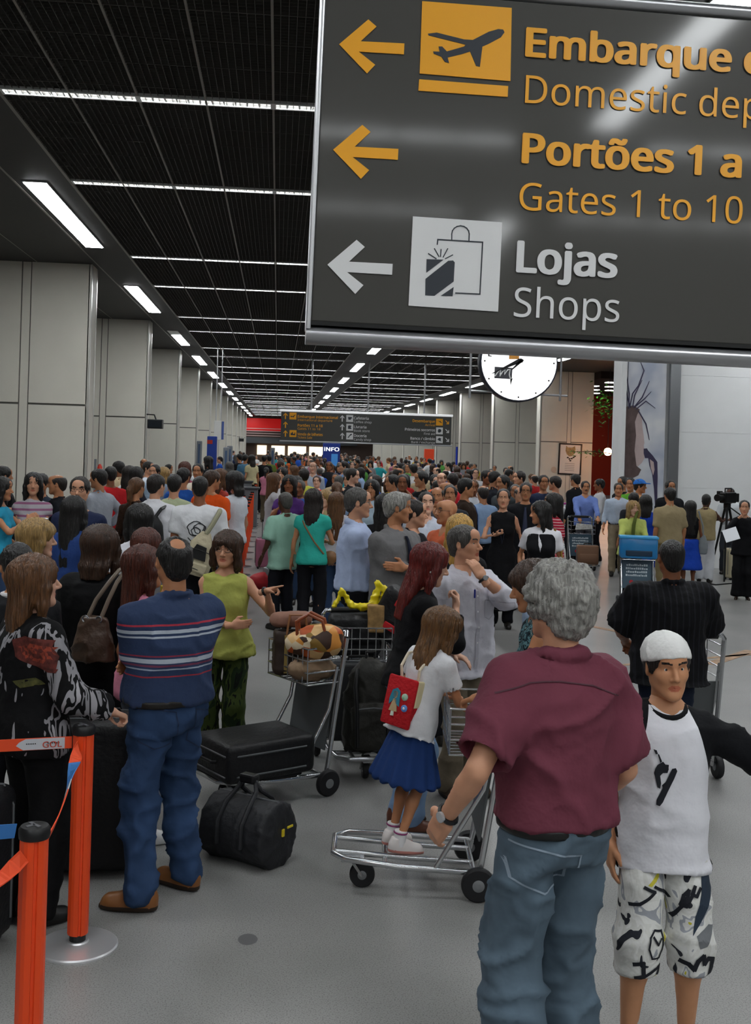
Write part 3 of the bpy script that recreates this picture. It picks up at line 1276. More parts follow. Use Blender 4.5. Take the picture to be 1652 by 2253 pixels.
class Person:
    def __init__(self, label, at, face=0, H=None, sex='m', bw=1.0, belly=0.0, skin='light', hair=('short', 'dark'), head=(0, 0, 0),
                 lean=0, twist=0, arms=(DOWN, DOWN), top=None, bottom=None, shoes=None, q=1, group=None, feet=None, z0=0.0,
                 kid=False, seed=None, bust=0.0, mesh_only=False, crouch=0.0, name='person', bodymat=None):
        if len(at) == 3:
            p = on_y(*at)
            self.loc = Vector((p.x, p.y, z0))
            Hc = p.z - z0
            H = H or min(Hc, 1.88)
        else:
            self.loc = Vector((at[0], at[1], z0))
        self.H = H
        s = self.s = H / 1.75
        self.hs = hs = .55 + .45 * s
        self.lod = LOD[q]
        self.q = q
        self.seed = seed if seed is not None else int(abs(self.loc.x * 37 + self.loc.y * 91)) % 97
        fem = sex == 'f'
        self.root = None
        if not mesh_only:
            self.root = empty(name, self.loc, R(face), label, 'person', group)
        self.fem, self.bw, self.belly, self.bust = fem, bw, belly, bust
        self.U = Matrix.Translation((0, 0, .95 * s)) @ Matrix.Rotation(-R(lean), 4, 'X') @ Matrix.Rotation(R(twist), 4, 'Z') @ Matrix.Translation((0, 0, -.95 * s))
        sw = (.152 if fem else .176) * bw if not kid else .160
        self.J = J = {}
        U = self.U
        for i, sd in ((0, -1), (1, 1)):
            sh = U @ Vector((sd * sw * s, -.012 * s, (1.378 if not kid else 1.37) * s))
            w, pole, hp, palm = arms[i][:4]
            wt = U @ Vector((sd * w[0] * s, w[1] * s, w[2] * s))
            pl = U.to_3x3() @ Vector((sd * pole[0], pole[1], pole[2]))
            el, wr = ik(sh, wt, .285 * s, .255 * s, pl)
            J['sh%d' % i], J['el%d' % i], J['wr%d' % i] = A(sh), el, wr
            J['hand%d' % i] = (hp, U.to_3x3() @ Vector((sd * palm[0], palm[1], palm[2])), Vector(arms[i][4]) if len(arms[i]) > 4 else None)
        feet = feet or ((-.095, -.01, 8), (.095, .01, -8))
        hx = .088 * (1.06 if fem else 1)
        for i, sd in ((0, -1), (1, 1)):
            fx, fy, fa = feet[i][:3]
            fz = feet[i][3] if len(feet[i]) > 3 else 0
            hp = A((sd * hx * s, 0, .92 * s))
            an = A((fx * s, fy * s, (.085 + fz) * s))
            kn, an = ik(hp, an, .435 * s, .415 * s, (sd * .05, 1, 0))
            J['hip%d' % i], J['kn%d' % i], J['an%d' % i] = hp, kn, an
            J['fa%d' % i] = fa
        self.Hd = (U @ Matrix.Translation((0, .012 * s, H - .118 * hs)) @ Matrix.Translation((0, -.03 * hs, -.09 * hs))
                   @ Matrix.Rotation(R(head[0]), 4, 'Z') @ Matrix.Rotation(R(-head[1]), 4, 'X') @ Matrix.Rotation(R(head[2] if len(head) > 2 else 0), 4, 'Y')
                   @ Matrix.Translation((0, .03 * hs, .09 * hs)) @ Matrix.Scale(hs, 4))
        self.skin, self.kid = skin, kid
        self.hair = hair
        self.parts = {}
        self.out = []
        self.build_body(bodymat)
        self.build_hair()
        if bottom:
            self.build_bottom(bottom)
        if top:
            self.build_top(top)
        self.build_shoes(shoes or {})

    def emit(self, name, parts, mats):
        if self.root is None:
            self.out.append((parts, mats))
            return None
        o = fobj(name, parts, mats, self.root)
        self.parts[name] = o
        return o

    def torso(self, e=0.0, z0=.84, z1=1.45, hem=None, flare=0.0, wide=False):
        """stack of ellipses; e = ease of the cloth"""
        s, b = self.s, self.bw
        if self.fem:
            P_ = [(.84, .145, .105), (.90, .168, .118), (.97, .158, .112), (1.08, .122, .092), (1.18, .128, .098), (1.28, .146, .108), (1.36, .148, .098), (1.42, .125, .080), (1.455, .07, .055)]
        elif self.kid:
            P_ = [(.84, .135, .10), (.90, .150, .108), (.97, .148, .105), (1.08, .135, .10), (1.18, .138, .10), (1.28, .150, .105), (1.36, .150, .095), (1.42, .125, .080), (1.455, .075, .06)]
        else:
            P_ = [(.84, .140, .105), (.90, .162, .118), (.97, .160, .115), (1.08, .148, .110), (1.18, .155, .116), (1.28, .172, .122), (1.36, .174, .110), (1.42, .150, .090), (1.455, .085, .066)]
        if wide:
            P_[0] = (.84,) + P_[1][1:]
        zs = np.array([p[0] for p in P_])
        out = []
        grid = sorted(set([z0, z1] + [z for z in zs if z0 < z < z1]))
        for z in grid:
            rx = np.interp(z, zs, [p[1] for p in P_])
            ry = np.interp(z, zs, [p[2] for p in P_])
            bl = self.belly * math.exp(-((z - 1.05) / .13) ** 2)
            ee = e * (1.0 if z < 1.38 else max(.25, 1 - (z - 1.38) * 9))
            fl = flare * max(0, (1.10 - z) / .3) if flare else 0
            out.append((z * s, (rx * b + bl * .35 + ee + fl) * s, (ry * (.5 + .5 * b) + bl * .6 + ee + fl * .8) * s, 0, (bl * .5 - .008) * s))
        return out

    def fieldbox(self, vox, z0, z1, arms=True):
        pts = [self.U @ Vector((x * .30 * self.s * max(1, self.bw), y * .28 * self.s, z * self.s)) for x in (-1, 1) for y in (-1, 1) for z in (z0, z1)]
        pts = [tuple(p) for p in pts]
        if arms:
            for k in ('el0', 'el1', 'wr0', 'wr1'):
                pts.append(tuple(self.J[k] - .09))
                pts.append(tuple(self.J[k] + .09))
        return Field(np.min(pts, axis=0), np.max(pts, axis=0), vox)

    def arm_r(self):
        k = (.86 if self.fem else (.88 if self.kid else 1.0)) * (.6 + .4 * self.bw)
        return .052 * k, .041 * k, .0275 * k

    def build_body(self, bodymat=None):
        s, J, v = self.s, self.J, self.lod['body'] * min(1, self.s)
        pts = []
        for k in ('el0', 'el1', 'wr0', 'wr1', 'an0', 'an1', 'kn0', 'kn1', 'sh0', 'sh1'):
            pts += [J[k] - .1, J[k] + .1]
        for z in (.8, 1.5):
            for x in (-.2, .2):
                for y in (-.2, .22):
                    pts.append(A(self.U @ Vector((x * s * self.bw, y * s, z * s))))
        f = Field(np.min(pts, axis=0), np.max(pts, axis=0), v)
        f.loft(self.torso(-.012), 0, M=self.U)
        nb = A(self.U @ Vector((0, -.014 * s, 1.452 * s)))
        for i in (0, 1):
            f.cone(nb, J['sh%d' % i], .040 * s, .046 * s, .05)
            a, b, c = (q * s for q in self.arm_r())
            f.cone(J['sh%d' % i], J['el%d' % i], a, b, .03)
            mid = J['el%d' % i] * .7 + J['wr%d' % i] * .3
            f.cone(J['el%d' % i], mid, b, b * 1.02, .01)
            f.cone(mid, J['wr%d' % i], b * 1.02, c, .01)
            lk = (1.0 if not self.kid else (.84 if self.fem else 1.08)) * (.6 + .4 * self.bw)
            f.cone(J['hip%d' % i], J['kn%d' % i], .083 * s * lk, .054 * s * lk, .04)
            kn, an = J['kn%d' % i], J['an%d' % i]
            calf = kn * .68 + an * .32 + A((0, -.014 * s, 0))
            f.cone(kn, calf, .052 * s * lk, .056 * s * lk, .02)
            f.cone(calf, an, .056 * s * lk, .034 * s * lk, .02)
        hd_neck = A(self.Hd @ Vector((0, -.03, -.11)))
        f.cone(nb, hd_neck, .060 * s * (.85 if self.fem else 1), .052 * self.hs * (.87 if self.fem else 1), .035)
        if self.bust:
            for sd in (-1, 1):
                f.ell(A(self.U @ Vector((sd * .072 * s, .085 * s, 1.235 * s))), A((.06, .055, .06)) * s * (.7 + self.bust * 3), .03)
        parts = [(*f.mesh(1), 0)]
        hv, hf, hm = head_arrays(self.lod['head'], 'c' if self.kid else ('f' if self.fem else 'm'))
        parts.append((xform(hv, self.Hd), hf, hm))
        if self.q == 2:
            parts[-1] = (parts[-1][0], hf, np.where(hm > 2, 2, np.where(hm == 1, 0, hm)))
        for i, sd in ((0, -1), (1, 1)):
            hp, palm, hdir = J['hand%d' % i]
            V, F = hand_arrays(self.lod['hand'], hp)
            fw = Vector(J['wr%d' % i] - J['el%d' % i]).normalized()
            yh = fw if hdir is None else (Vector((sd * hdir.x, hdir.y, hdir.z))).normalized()
            z = -palm
            z = (z - yh * z.dot(yh))
            z = z.normalized() if z.length > .05 else yh.orthogonal().normalized()
            x = z.cross(yh) if sd > 0 else yh.cross(z)
            sc = s * (.90 if self.fem else 1.0) if not self.kid else s * 1.05
            M = Matrix(((x.x, yh.x, z.x, 0), (x.y, yh.y, z.y, 0), (x.z, yh.z, z.z, 0), (0, 0, 0, 1)))
            M = Matrix.Translation(Vector(J['wr%d' % i])) @ M @ Matrix.Scale(sc, 4)
            V = xform(V, M)
            if np.linalg.det(np.array(M)[:3, :3]) < 0:
                F = F[:, ::-1]
            parts.append((V, F, 0))
            J['M%d' % i] = M
        col = SKIN.get(self.skin, self.skin)
        lr = lin(col)
        lip = tuple((a * k) ** (1 / 2.2) for a, k in zip(lr, (.85, .50, .50)))
        hc = hair_mat(self.hair[1]) if self.hair and self.hair[1] else hair_mat('dark')
        if self.root is None:
            self.out.append((parts, [skin_mat(self.skin), skin_mat(self.skin), hc, m_eye, m_iris]))
            return
        o = self.emit('body', parts, [skin_mat(self.skin), mat('lips', lip, .4), hc, m_eye, m_iris])

    def build_hair(self):
        if not self.hair or self.hair[0] == 'none':
            return
        st, c = self.hair[:2]
        V, F = hair_arrays(self.lod['hair'], st, self.seed % 2 if self.q == 0 else 0)
        self.emit('hair', [(xform(V, self.Hd), F, 0)], [hair_mat(c)])

    def build_top(self, t):
        s, J, v = self.s, self.J, self.lod['cloth'] * min(1, self.s)
        e = t.get('ease', .022)
        hem = t.get('hem', .86)
        kind = t.get('kind', 'tee')
        f = self.fieldbox(v, min(hem, .84) - .02, 1.52)
        fl = t.get('flare', 0)
        prof = self.torso(e, max(.84, hem), 1.452, flare=fl, wide=True)
        if hem < .84:
            z, rx, ry, cx, cy = prof[0]
            w = t.get('skirt', .03)
            prof = [(hem * s, rx + w * s, ry + w * s, 0, cy)] + prof
        f.loft(prof, 0, M=self.U, expo=2.25)
        nb = A(self.U @ Vector((0, -.016 * s, 1.440 * s)))
        sl = t.get('sleeve', .55)
        se = t.get('sease', .014)
        ends = []
        for i in (0, 1):
            sh, el, wr = J['sh%d' % i], J['el%d' % i], J['wr%d' % i]
            a, b, c = (q * s for q in self.arm_r())
            if sl > 0:
                f.cone(nb, sh, .046 * s, (.046 + se) * s, .05)
                if sl <= 1:
                    f.cone(sh, el, a + se * s, b + (se * 1.5 + .004) * s, .03, cut1=sl)
                    q = sh + (el - sh) * sl
                    if self.q == 0:
                        f.cone(sh + (el - sh) * (sl - .12), sh + (el - sh) * (sl + .3), b + (se * .75) * s, b + (se * .95) * s, .006, 'sub')
                else:
                    f.cone(sh, el, a + se * s, b + se * s, .03)
                    f.cone(el, wr, b + se * s, c + (se + .004) * s, .02, cut1=min(1.0, sl - 1))
            else:
                f.cone(nb, sh * .8 + nb * .2, .054 * s, .060 * s, .03)
                if kind != 'jacket':
                    f.cone(sh + (sh - nb) * .12, el, a * .95, b, .01, 'sub')
        bu = self.bust
        if bu:
            for sd in (-1, 1):
                f.ell(A(self.U @ Vector((sd * .070 * s, .088 * s, 1.235 * s))), A((.064, .058, .066)) * s * (.7 + bu * 3) + .006, .05)
        # neckline
        nk = t.get('neck', .055 if (t.get('collar') and not t.get('open') and self.q != 2) else 0)
        if nk:
            f.cone(A(self.U @ Vector((0, .10 * s, 1.50 * s))), A(self.U @ Vector((0, .16 * s, (1.44 - nk) * s))), .075 * s, .05 * s, .01, 'sub')
        if t.get('open'):
            zz = t['open']
            f.cone(A(self.U @ Vector((0, .17 * s, 1.47 * s))), A(self.U @ Vector((0, (.22 + self.belly) * s, zz * s))), .085 * s, .01 * s, .006, 'sub')
        if t.get('collar'):
            pts = []
            for k in range(11):
                an = -math.pi / 2 + (k / 10 - .5) * 2 * math.pi * .86
                pts.append(A(self.U @ Vector((.072 * math.cos(an) * s * (.9 if self.fem else 1), (-.012 + .068 * math.sin(an)) * s, (1.468 + (.020 if math.sin(an) < 0 else -.018 * math.sin(an))) * s))))
            f.path(pts, [.0155 * s] * 11, .012)
            for sd in (-1, 1):
                f.path([pts[0 if sd < 0 else -1], A(self.U @ Vector((sd * .058 * s, .095 * s, 1.405 * s)))], [.014 * s, .008 * s], .008)
            f.cone(A(self.U @ Vector((0, -.01 * s, 1.44 * s))), A(self.U @ Vector((0, .01 * s, 1.56 * s))), .053 * s, .058 * s, .008, 'sub')
        V, F = f.mesh(1)
        V = wrinkle(V, F, t.get('wr', .009) * s, t.get('wrs', (8, 8, 6)), self.seed)
        mats = t.get('mats') or [t.get('mat') or cloth_mat(t.get('col', '#888888'))]
        M = 0
        if t.get('region'):
            c = V[F].mean(1)
            M = t['region'](c, self)
        self.emit(t.get('name', {'tee': 't_shirt', 'tank': 'sleeveless_top'}.get(kind, kind)), [(V, F, M)], mats)
        if t.get('inner'):
            f = self.fieldbox(v, 1.0, 1.5, False)
            f.loft(self.torso(e * .45, 1.0, 1.452), 0, M=self.U, expo=2.25)
            V, F = f.mesh(1)
            self.emit('shirt', [(V, F, 0)], [cloth_mat(t['inner'])])
        if t.get('tie'):
            yb = (.118 * (.5 + .5 * self.bw) + e * .5 + self.belly * .5) * s
            mb = MB()
            pts = [(0, yb * .72, 1.425 * s), (0, yb * .86, 1.40 * s), (0, yb + .012, 1.30 * s), (0, yb + .014 + self.belly * .3, 1.16 * s), (0, yb + .012 + self.belly * .5, 1.06 * s)]
            ws = [.018, .014, .025, .035, .034]
            vs = []
            for p, w in zip(pts, ws):
                for sx, dy in ((-1, 0), (0, .008), (1, 0), (0, -.004)):
                    q = self.U @ Vector((p[0] + sx * w * s, p[1] + dy, p[2]))
                    vs.append(tuple(q))
            fs = [(i * 4 + k, i * 4 + (k + 1) % 4, i * 4 + 4 + (k + 1) % 4, i * 4 + 4 + k) for i in range(4) for k in range(4)]
            self.emit('tie', [(np.array(vs), np.array(fs), 0)], [t.get('tiemat') or cloth_mat(t['tie'])])

    def build_bottom(self, t):
        s, J, v = self.s, self.J, self.lod['cloth'] * min(1, self.s) * 1.15
        kind = t.get('kind', 'pants')
        e = t.get('ease', .016)
        topz = t.get('top', 1.03)
        hem = t.get('hem', .05)
        pts = []
        for k in ('an0', 'an1', 'kn0', 'kn1'):
            pts += [J[k] - .13 * s, J[k] + .13 * s]
        for x in (-.24, .24):
            for y in (-.2, .22):
                for z in (.75, topz + .03):
                    pts.append(A((x * s * self.bw, (y + (self.belly if y > 0 else 0)) * s, z * s)))
        if kind == 'skirt':
            fl = t.get('flare', .06)
            for x in (-.3, .3):
                pts.append(A((x * s, x * s, hem * s - .02)))
        lo, hi = np.min(pts, axis=0), np.max(pts, axis=0)
        lo[2] = max(lo[2], hem * s - .03)
        f = Field(lo, hi, v)
        prof = self.torso(e if kind == 'skirt' else min(e, .008), .84, topz, wide=kind == 'skirt')
        if kind == 'skirt':
            z, rx, ry, cx, cy = prof[0]
            prof = [(hem * s, rx + fl * s, ry + fl * s * 1.15, 0, cy)] + prof
            f.loft(prof, 0, expo=2.1)
        else:
            f.loft(prof, 0, expo=2.3)
            for i in (0, 1):
                lk = (1.0 if not self.kid else .84) * (.6 + .4 * self.bw)
                hp, kn, an = J['hip%d' % i], J['kn%d' % i], J['an%d' % i]
                fl = t.get('flare', 0)
                f.cone(hp, kn, (.078 * lk + e * .6) * s, (.058 * lk + e * 1.3 + fl * .3) * s, .035)
                f.cone(kn, an, (.058 * lk + e * 1.3 + fl * .3) * s, (.045 * lk + e * 1.4 + fl) * s, .03)
                if hem < .15:
                    f.ell(an + A((0, .012 * s, .035 * s)), ((.052 + e) * s, (.058 + e) * s, .04 * s), .02)
                if fl:
                    f.ell(an + A((0, .01 * s, 0)), ((.05 + e + fl) * s, (.06 + e + fl) * s, .06 * s), .05)
            f.plane((0, 0, hem * s), (0, 0, -1))
            if self.q == 0 and hem > .2:
                for i in (0, 1):
                    hp, kn, an = J['hip%d' % i], J['kn%d' % i], J['an%d' % i]
        V, F = f.mesh(1)
        if kind == 'skirt' and t.get('pleat'):
            ang = np.arctan2(V[:, 0], V[:, 1])
            wgt = np.clip((topz * s - V[:, 2]) / ((topz - hem) * s), 0, 1)
            V = V + vnormals(V, F) * (np.sin(ang * t['pleat']) * .014 * s * wgt)[:, None]
        else:
            V = wrinkle(V, F, t.get('wr', .009) * s, t.get('wrs', (6, 6, 9)), self.seed + 31)
        M = 0
        if t.get('region'):
            M = t['region'](V[F].mean(1), self)
        self.emit(t.get('name', {'pants': 'trousers'}.get(kind, kind)), [(V, F, M)], t.get('mats') or [t.get('mat') or cloth_mat(t.get('col', '#222222'))])
        if t.get('belt'):
            f = Field((-.22 * s * self.bw, -.2 * s * self.bw, (topz - .08) * s), (.22 * s * self.bw, (.2 + self.belly) * s * self.bw, (topz + .03) * s), min(v, .012))
            f.loft(self.torso(e + .006, topz - .05, topz - .012), 0)
            self.emit('belt', [(*f.mesh(0), 0)], [mat('leather_belt', t['belt'], .4)])

    def build_shoes(self, t):
        s = self.s
        V0, F0, M0 = shoe_arrays(self.lod['shoe'], t.get('kind', 'shoe'))
        for i in (0, 1):
            an = self.J['an%d' % i]
            M = Matrix.Translation((an[0], an[1], an[2] - .085 * s)) @ Matrix.Rotation(R(self.J['fa%d' % i]), 4, 'Z') @ Matrix.Scale(s * (.92 if self.fem else 1) * t.get('scale', 1), 4)
            self.emit('shoe', [(xform(V0, M), F0, M0)], [mat('shoe_upper', t.get('col', '#17130f'), .45), mat('shoe_sole', t.get('sole', '#15110e'), .6)])

    def world(self, p):
        """local point to world"""
        return Matrix.Translation(self.loc) @ self.root.matrix_basis.to_3x3().to_4x4() @ Vector(p)

    def hand_world(self, i, p=(0, .09, -.02)):
        M = self.J['M%d' % i]
        return self.world(M @ Vector(p))
# ================================================================== overhead signs, clock, posters
m_panel = mat('sign_panel', '#403f3b', 0.5, spec=0.3, coat=0.45)
m_orange = mat('sign_orange', '#f2a91c', 0.35)
m_signw = mat('sign_white', '#dcdcdc', 0.35)
m_dark = mat('sign_ink', '#2b3038', 0.35)
m_alu = mat('sign_aluminium', '#b4b5b8', 0.32, metal=0.75)
m_alu2 = mat('sign_aluminium_light', '#d5d6d8', 0.28, metal=0.6)
CAPH = None


class SignFace:
    """a hanging sign whose face lies at y=Y, tilted by ang in its own plane"""

    def __init__(self, name, Y, origin_px, ang, label, cat='sign'):
        self.Y = Y
        self.o = on_y(*origin_px, Y)
        self.ang = ang
        self.root = empty(name, self.o, 0, label, cat)
        self.root.rotation_euler = (0, ang, 0)

    def S(self, px, py):
        p = on_y(px, py, self.Y) - self.o
        c, s = math.cos(self.ang), math.sin(self.ang)
        return (p.x * c - p.z * s, p.x * s + p.z * c)

    def poly(self, pts, m, name, y=-.003, th=.0025, parent=None, raw=False):
        q = pts if raw else [self.S(*p) for p in pts]
        return MB().prism(q, y, y + th).build(name, m, parent or self.root)

    def text(self, s, ref, a, b, cap_px, m, weight=0.0, align='L', y=-.004, name='lettering'):
        """s set so that its piece ref reaches from pixel a to pixel b along the baseline"""
        pa, pb = self.S(*a), self.S(*b)
        k = abs(self.S(a[0], a[1] - cap_px)[1] - pa[1])
        global CAPH
        if CAPH is None:
            CAPH = max(v[1] for v in text_polys('E', 1.0)[0])
        size = k / CAPH
        w = text_polys(ref, size, weight)[2]
        xs = (pb[0] - pa[0]) / w
        loc = (pa[0], y, pa[1]) if align == 'L' else (pb[0], y, pb[1])
        return text_obj(s, size, m, self.root, loc, weight, xs, align, name)


sg = SignFace('overhead_sign', 4.0, (684, 706), R(.85), 'large grey overhead sign with orange boarding and gate lettering close by', 'sign')
zo = lambda p: (660 + p[0] / 1.665, p[1] / 1.665)
tl = sg.S(712, 0)
W_, H_ = 3.4, 1.205
MB().rbox(0, W_, 0.002, 0.13, 0, H_, 0.004).build('panel', m_panel, sg.root)
MB().rbox(-.018, 0.0, -.012, .14, -.03, H_ + .03, .006).build('end_cap', m_alu2, sg.root)
MB().rbox(W_, W_ + .018, -.012, .14, -.03, H_ + .03, .006).build('end_cap', m_alu2, sg.root)
MB().box(0, W_, -.004, .13, -.014, 0).build('shadow_gap', mat('gap_black', '#0a0a0a', .6), sg.root)
pr = [(.075 + .075 * math.cos(a), .0 + .034 * math.sin(a)) for a in np.linspace(0, 2 * math.pi, 24, endpoint=False)]
for zc in (-.046, H_ + .03):
    mb = MB()
    n = len(pr)
    vs = [(-.016, y - .012, zc + z) for y, z in pr] + [(W_ + .016, y - .012, zc + z) for y, z in pr]
    mb.add(vs, [(i, (i + 1) % n, n + (i + 1) % n, n + i) for i in range(n)] + [tuple(range(n)), tuple(range(2 * n - 1, n - 1, -1))])
    mb.build('frame_tube', m_alu, sg.root, smooth=True)
for x in (.9, 2.6):
    MB().tube([(x, .06, H_ + .05), (x, .06, HCEIL - sg.o.z + x * 0)], .012, 8).build('hanger_rod', m_alu, sg.root)
arrow = [(143, 163), (250, 72), (280, 98), (222, 152), (382, 160), (380, 200), (215, 190), (275, 238), (245, 270)]
for dx, dy, m in ((0, 0, m_orange), (-22, 386, m_orange), (-43, 807, m_signw)):
    sg.poly([zo((x + dx, y + dy)) for x, y in arrow], m, 'arrow')
pic = sg.poly([zo(p) for p in ((447, 5), (775, 30), (770, 298), (438, 270))], m_orange, 'pictogram')
plane = [(468, 125), (500, 121), (600, 146), (632, 148), (690, 118), (725, 108), (743, 110), (748, 120), (735, 138), (690, 162), (667, 172), (658, 246), (644, 243),
         (622, 190), (590, 200), (540, 212), (545, 232), (530, 228), (517, 209), (489, 198), (487, 190), (511, 191), (507, 172), (520, 172), (537, 190), (600, 172), (606, 165), (470, 131)]
sg.poly([zo(p) for p in plane], m_dark, 'aeroplane_symbol', -.005, .0025)
sg.poly([zo(p) for p in ((436, 291), (762, 316), (760, 356), (433, 333))], m_orange, 'pictogram_bar')
sg.poly([zo(p) for p in ((413, 793), (740, 815), (725, 1142), (397, 1120))], m_signw, 'pictogram')


def stroke(pts, w, m, name, y=-.005):
    P_ = [Vector((*sg.S(*zo(p)),)) for p in pts]
    mb = MB()
    for i in range(len(P_) - 1):
        a, b = P_[i], P_[i + 1]
        d = (b - a).normalized()
        n = Vector((-d.y, d.x)) * w
        a2, b2 = a - d * w, b + d * w
        q = [a2 - n, b2 - n, b2 + n, a2 + n]
        mb.prism([(v.x, v.y) for v in q], y - .0001 * i, y + .002)
    return mb.build(name, m, sg.root)


stroke([(502, 895), (504, 878), (668, 888), (658, 1078), (570, 1074)], .0022, m_dark, 'bag_symbol')
stroke([(555, 880)] + [(587 + 32 * math.cos(a), 858 - 30 * math.sin(a)) for a in np.linspace(math.pi, 0, 9)] + [(618, 882)], .0020, m_dark, 'bag_handle_symbol')
gift = [[(463, 950), (525, 952), (462, 1000)], [(560, 955), (566, 962), (562, 1032), (492, 1084), (458, 1082), (459, 1022), (542, 956)], [(562, 1052), (558, 1086), (515, 1084)]]
for g in gift:
    sg.poly([zo(p) for p in g], m_dark, 'gift_symbol', -.005, .0025)
for a, b in (((470, 930), (498, 948)), ((492, 912), (508, 940)), ((516, 915), (514, 940)), ((540, 912), (524, 942)), ((558, 935), (532, 948))):
    stroke([a, b], .0018, m_dark, 'ribbon_symbol')
sg.text('Embarque doméstico', 'Embarque', (1149, 123), (1608, 157), 61, m_orange, .034)
sg.text('Domestic departure', 'Domestic', (1146, 226), (1508, 252), 61, m_orange, .0)
sg.text('Portões 1 a 10', 'Portões', (1141, 357), (1481, 383), 63, m_orange, .034)
sg.text('Gates 1 to 10', 'Gates', (1136, 461), (1353, 476), 60, m_orange, .0)
sg.text('Lojas', 'Lojas', (1129, 597), (1357, 609), 66, m_signw, .034)
sg.text('Shops', 'Shops', (1125, 696), (1361, 707), 64, m_signw, .0)

# ---- the long sign far down the hall
YF = 45.0
m_panel2 = mat('far_sign_panel', '#434340', 0.4)
fs_ = SignFace('overhead_sign', YF, (617, 968), R(.0), 'long dark overhead sign with three columns of directions above the crowd', 'sign')
W2 = fs_.S(992, 978)[0]
H2 = fs_.S(620, 905)[1]
MB().rbox(0, W2, 0.02, 0.28, 0, H2, 0.02).build('panel', m_panel2, fs_.root)
MB().rbox(-.05, W2 + .05, -.04, .34, H2, H2 + .09, 0.03).build('light_bar', mat('bar_white', '#f2f4f6', .4, emit=.5), fs_.root)
MB().rbox(-.05, W2 + .05, -.02, .32, -.06, 0, 0.02).build('frame_tube', m_alu, fs_.root)
for px in (685, 810, 934):
    x = fs_.S(px, 905)[0]
    MB().tube([(x, .15, H2 + .05), (x, .15, HCEIL - fs_.o.z)], .035, 8).build('hanger_rod', m_alu, fs_.root)
FSC = W2 / 373.0


def fxy(px, py):
    return fs_.S(px, py)


def farline(s, px, py, h, m, bold, align='L', wpx=None):
    x, z = fxy(px, py)
    size = h * FSC / .73
    text_obj(s, size, m, fs_.root, (x, .012, z), .02 if bold else 0, 1, align, fit=(wpx * FSC if wpx else None))


def fbox(px, py, w, m, name='pictogram'):
    x, z = fxy(px, py)
    MB().box(x, x + w * FSC, .008, .02, z - w * FSC, z).build(name, m, fs_.root)


def farrow(px, py, m, kind):
    x, z = fxy(px, py)
    u = FSC
    if kind == 'up':
        pl = [(0, 7), (4.5, 2), (4.5, -.5), (1.2, 3), (1.2, -7), (-1.2, -7), (-1.2, 3), (-4.5, -.5), (-4.5, 2)]
    else:
        pl = [(4, -4.5), (4, 2), (2.2, 2), (2.2, -1.3), (-3.4, 4.5), (-4.6, 3.2), (1, -2.6), (-2, -2.6), (-2, -4.5)]
    MB().prism([(x + a * u, z + b * u) for a, b in pl], .008, .015).build('arrow', m, fs_.root)


for i, (a, b, wa, wb) in enumerate((('Embarque internacional', 'International departure', 88, 76), ('Portões 11 a 18', 'Gates 11 to 18', 55, 50), ('Venda de bilhetes', 'Tickets Sale', 55, 32))):
    y = 918 + i * 19.3
    farline(a, 654, y + 1, 7.2, m_orange, True, wpx=wa)
    farline(b, 654, y + 8, 6.2, m_orange, False, wpx=wb)
    farrow(628, y - 3, m_orange, 'up')
    if i != 1:
        fbox(637, y - 10.5, 15, m_orange)
        x, z = fxy(644.5, y - 3)
        u = FSC
        if i == 0:
            pl = [(-6, 0), (0, -.5), (4, 2.5), (6, 2.5), (3, -.5), (1, -4), (0, -2), (-4, -3)]
        else:
            pl = [(-5, -4), (-5, 1), (-2, 1), (-2, 3), (0, 3), (0, -1), (3, -1), (3, 2), (5, 2), (5, -4)]
        MB().prism([(x + p * u, z + q * u) for p, q in pl], .003, .008).build('symbol', m_dark, fs_.root)
for i, (a, b, wa, wb) in enumerate((('Cafeteria', 'Coffee shop', 33, 39), ('Livraria', 'Book store', 28, 35), ('Doceria', 'Candy shop', 28, 38))):
    y = 922.5 + i * 19.3
    farline(a, 778, y + 0, 7.2, m_signw, True, wpx=wa)
    farline(b, 778, y + 8, 6.2, m_signw, False, wpx=wb)
    farrow(753, y - 2, m_signw, 'up')
    fbox(762, y - 9.5, 15, m_signw)
    x, z = fxy(769.5, y - 2)
    u = FSC
    pl = [[(-4, 3), (3, 3), (5, 2), (5, 0), (3, 0), (2, -3), (-3, -3)], [(-4, -4), (-4, 3), (0, 4), (4, 3), (2, 0), (4, -4)], [(-5, -4), (-2, -4), (0, 0), (4, 2), (5, 5), (1, 4), (-2, 0)]][i]
    MB().prism([(x + p * u, z + q * u) for p, q in pl], .003, .008).build('symbol', m_dark, fs_.root)
for i, (a, b, m, wa, wb) in enumerate((('Desembarque', 'Arrival', m_orange, 50, 22), ('Primeiros socorros', 'First aid', m_signw, 67, 25), ('Banco / câmbio', 'Bank / exchange', m_signw, 55, 53))):
    y = 930 + i * 19.3
    farline(a, 957, y + 0, 7.2, m, True, 'R', wa)
    farline(b, 957, y + 8, 6.2, m, False, 'R', wb)
    fbox(959.5, y - 9, 15, m)
    x, z = fxy(967, y - 1.5)
    u = FSC
    pl = [[(-5, 3), (0, 0), (4, -2), (6, -2), (3, 0), (1, 3), (0, 1)], [(-3, -4), (-4, 0), (-2, 4), (3, 3), (4, -1), (1, -4)], [(-5, 0), (-1, 4), (4, 2), (2, -1), (5, -4), (0, -3)]][i]
    MB().prism([(x + p * u, z + q * u) for p, q in pl], .003, .008).build('symbol', m_dark, fs_.root)
    farrow(984, y - 1, m, 'dr')

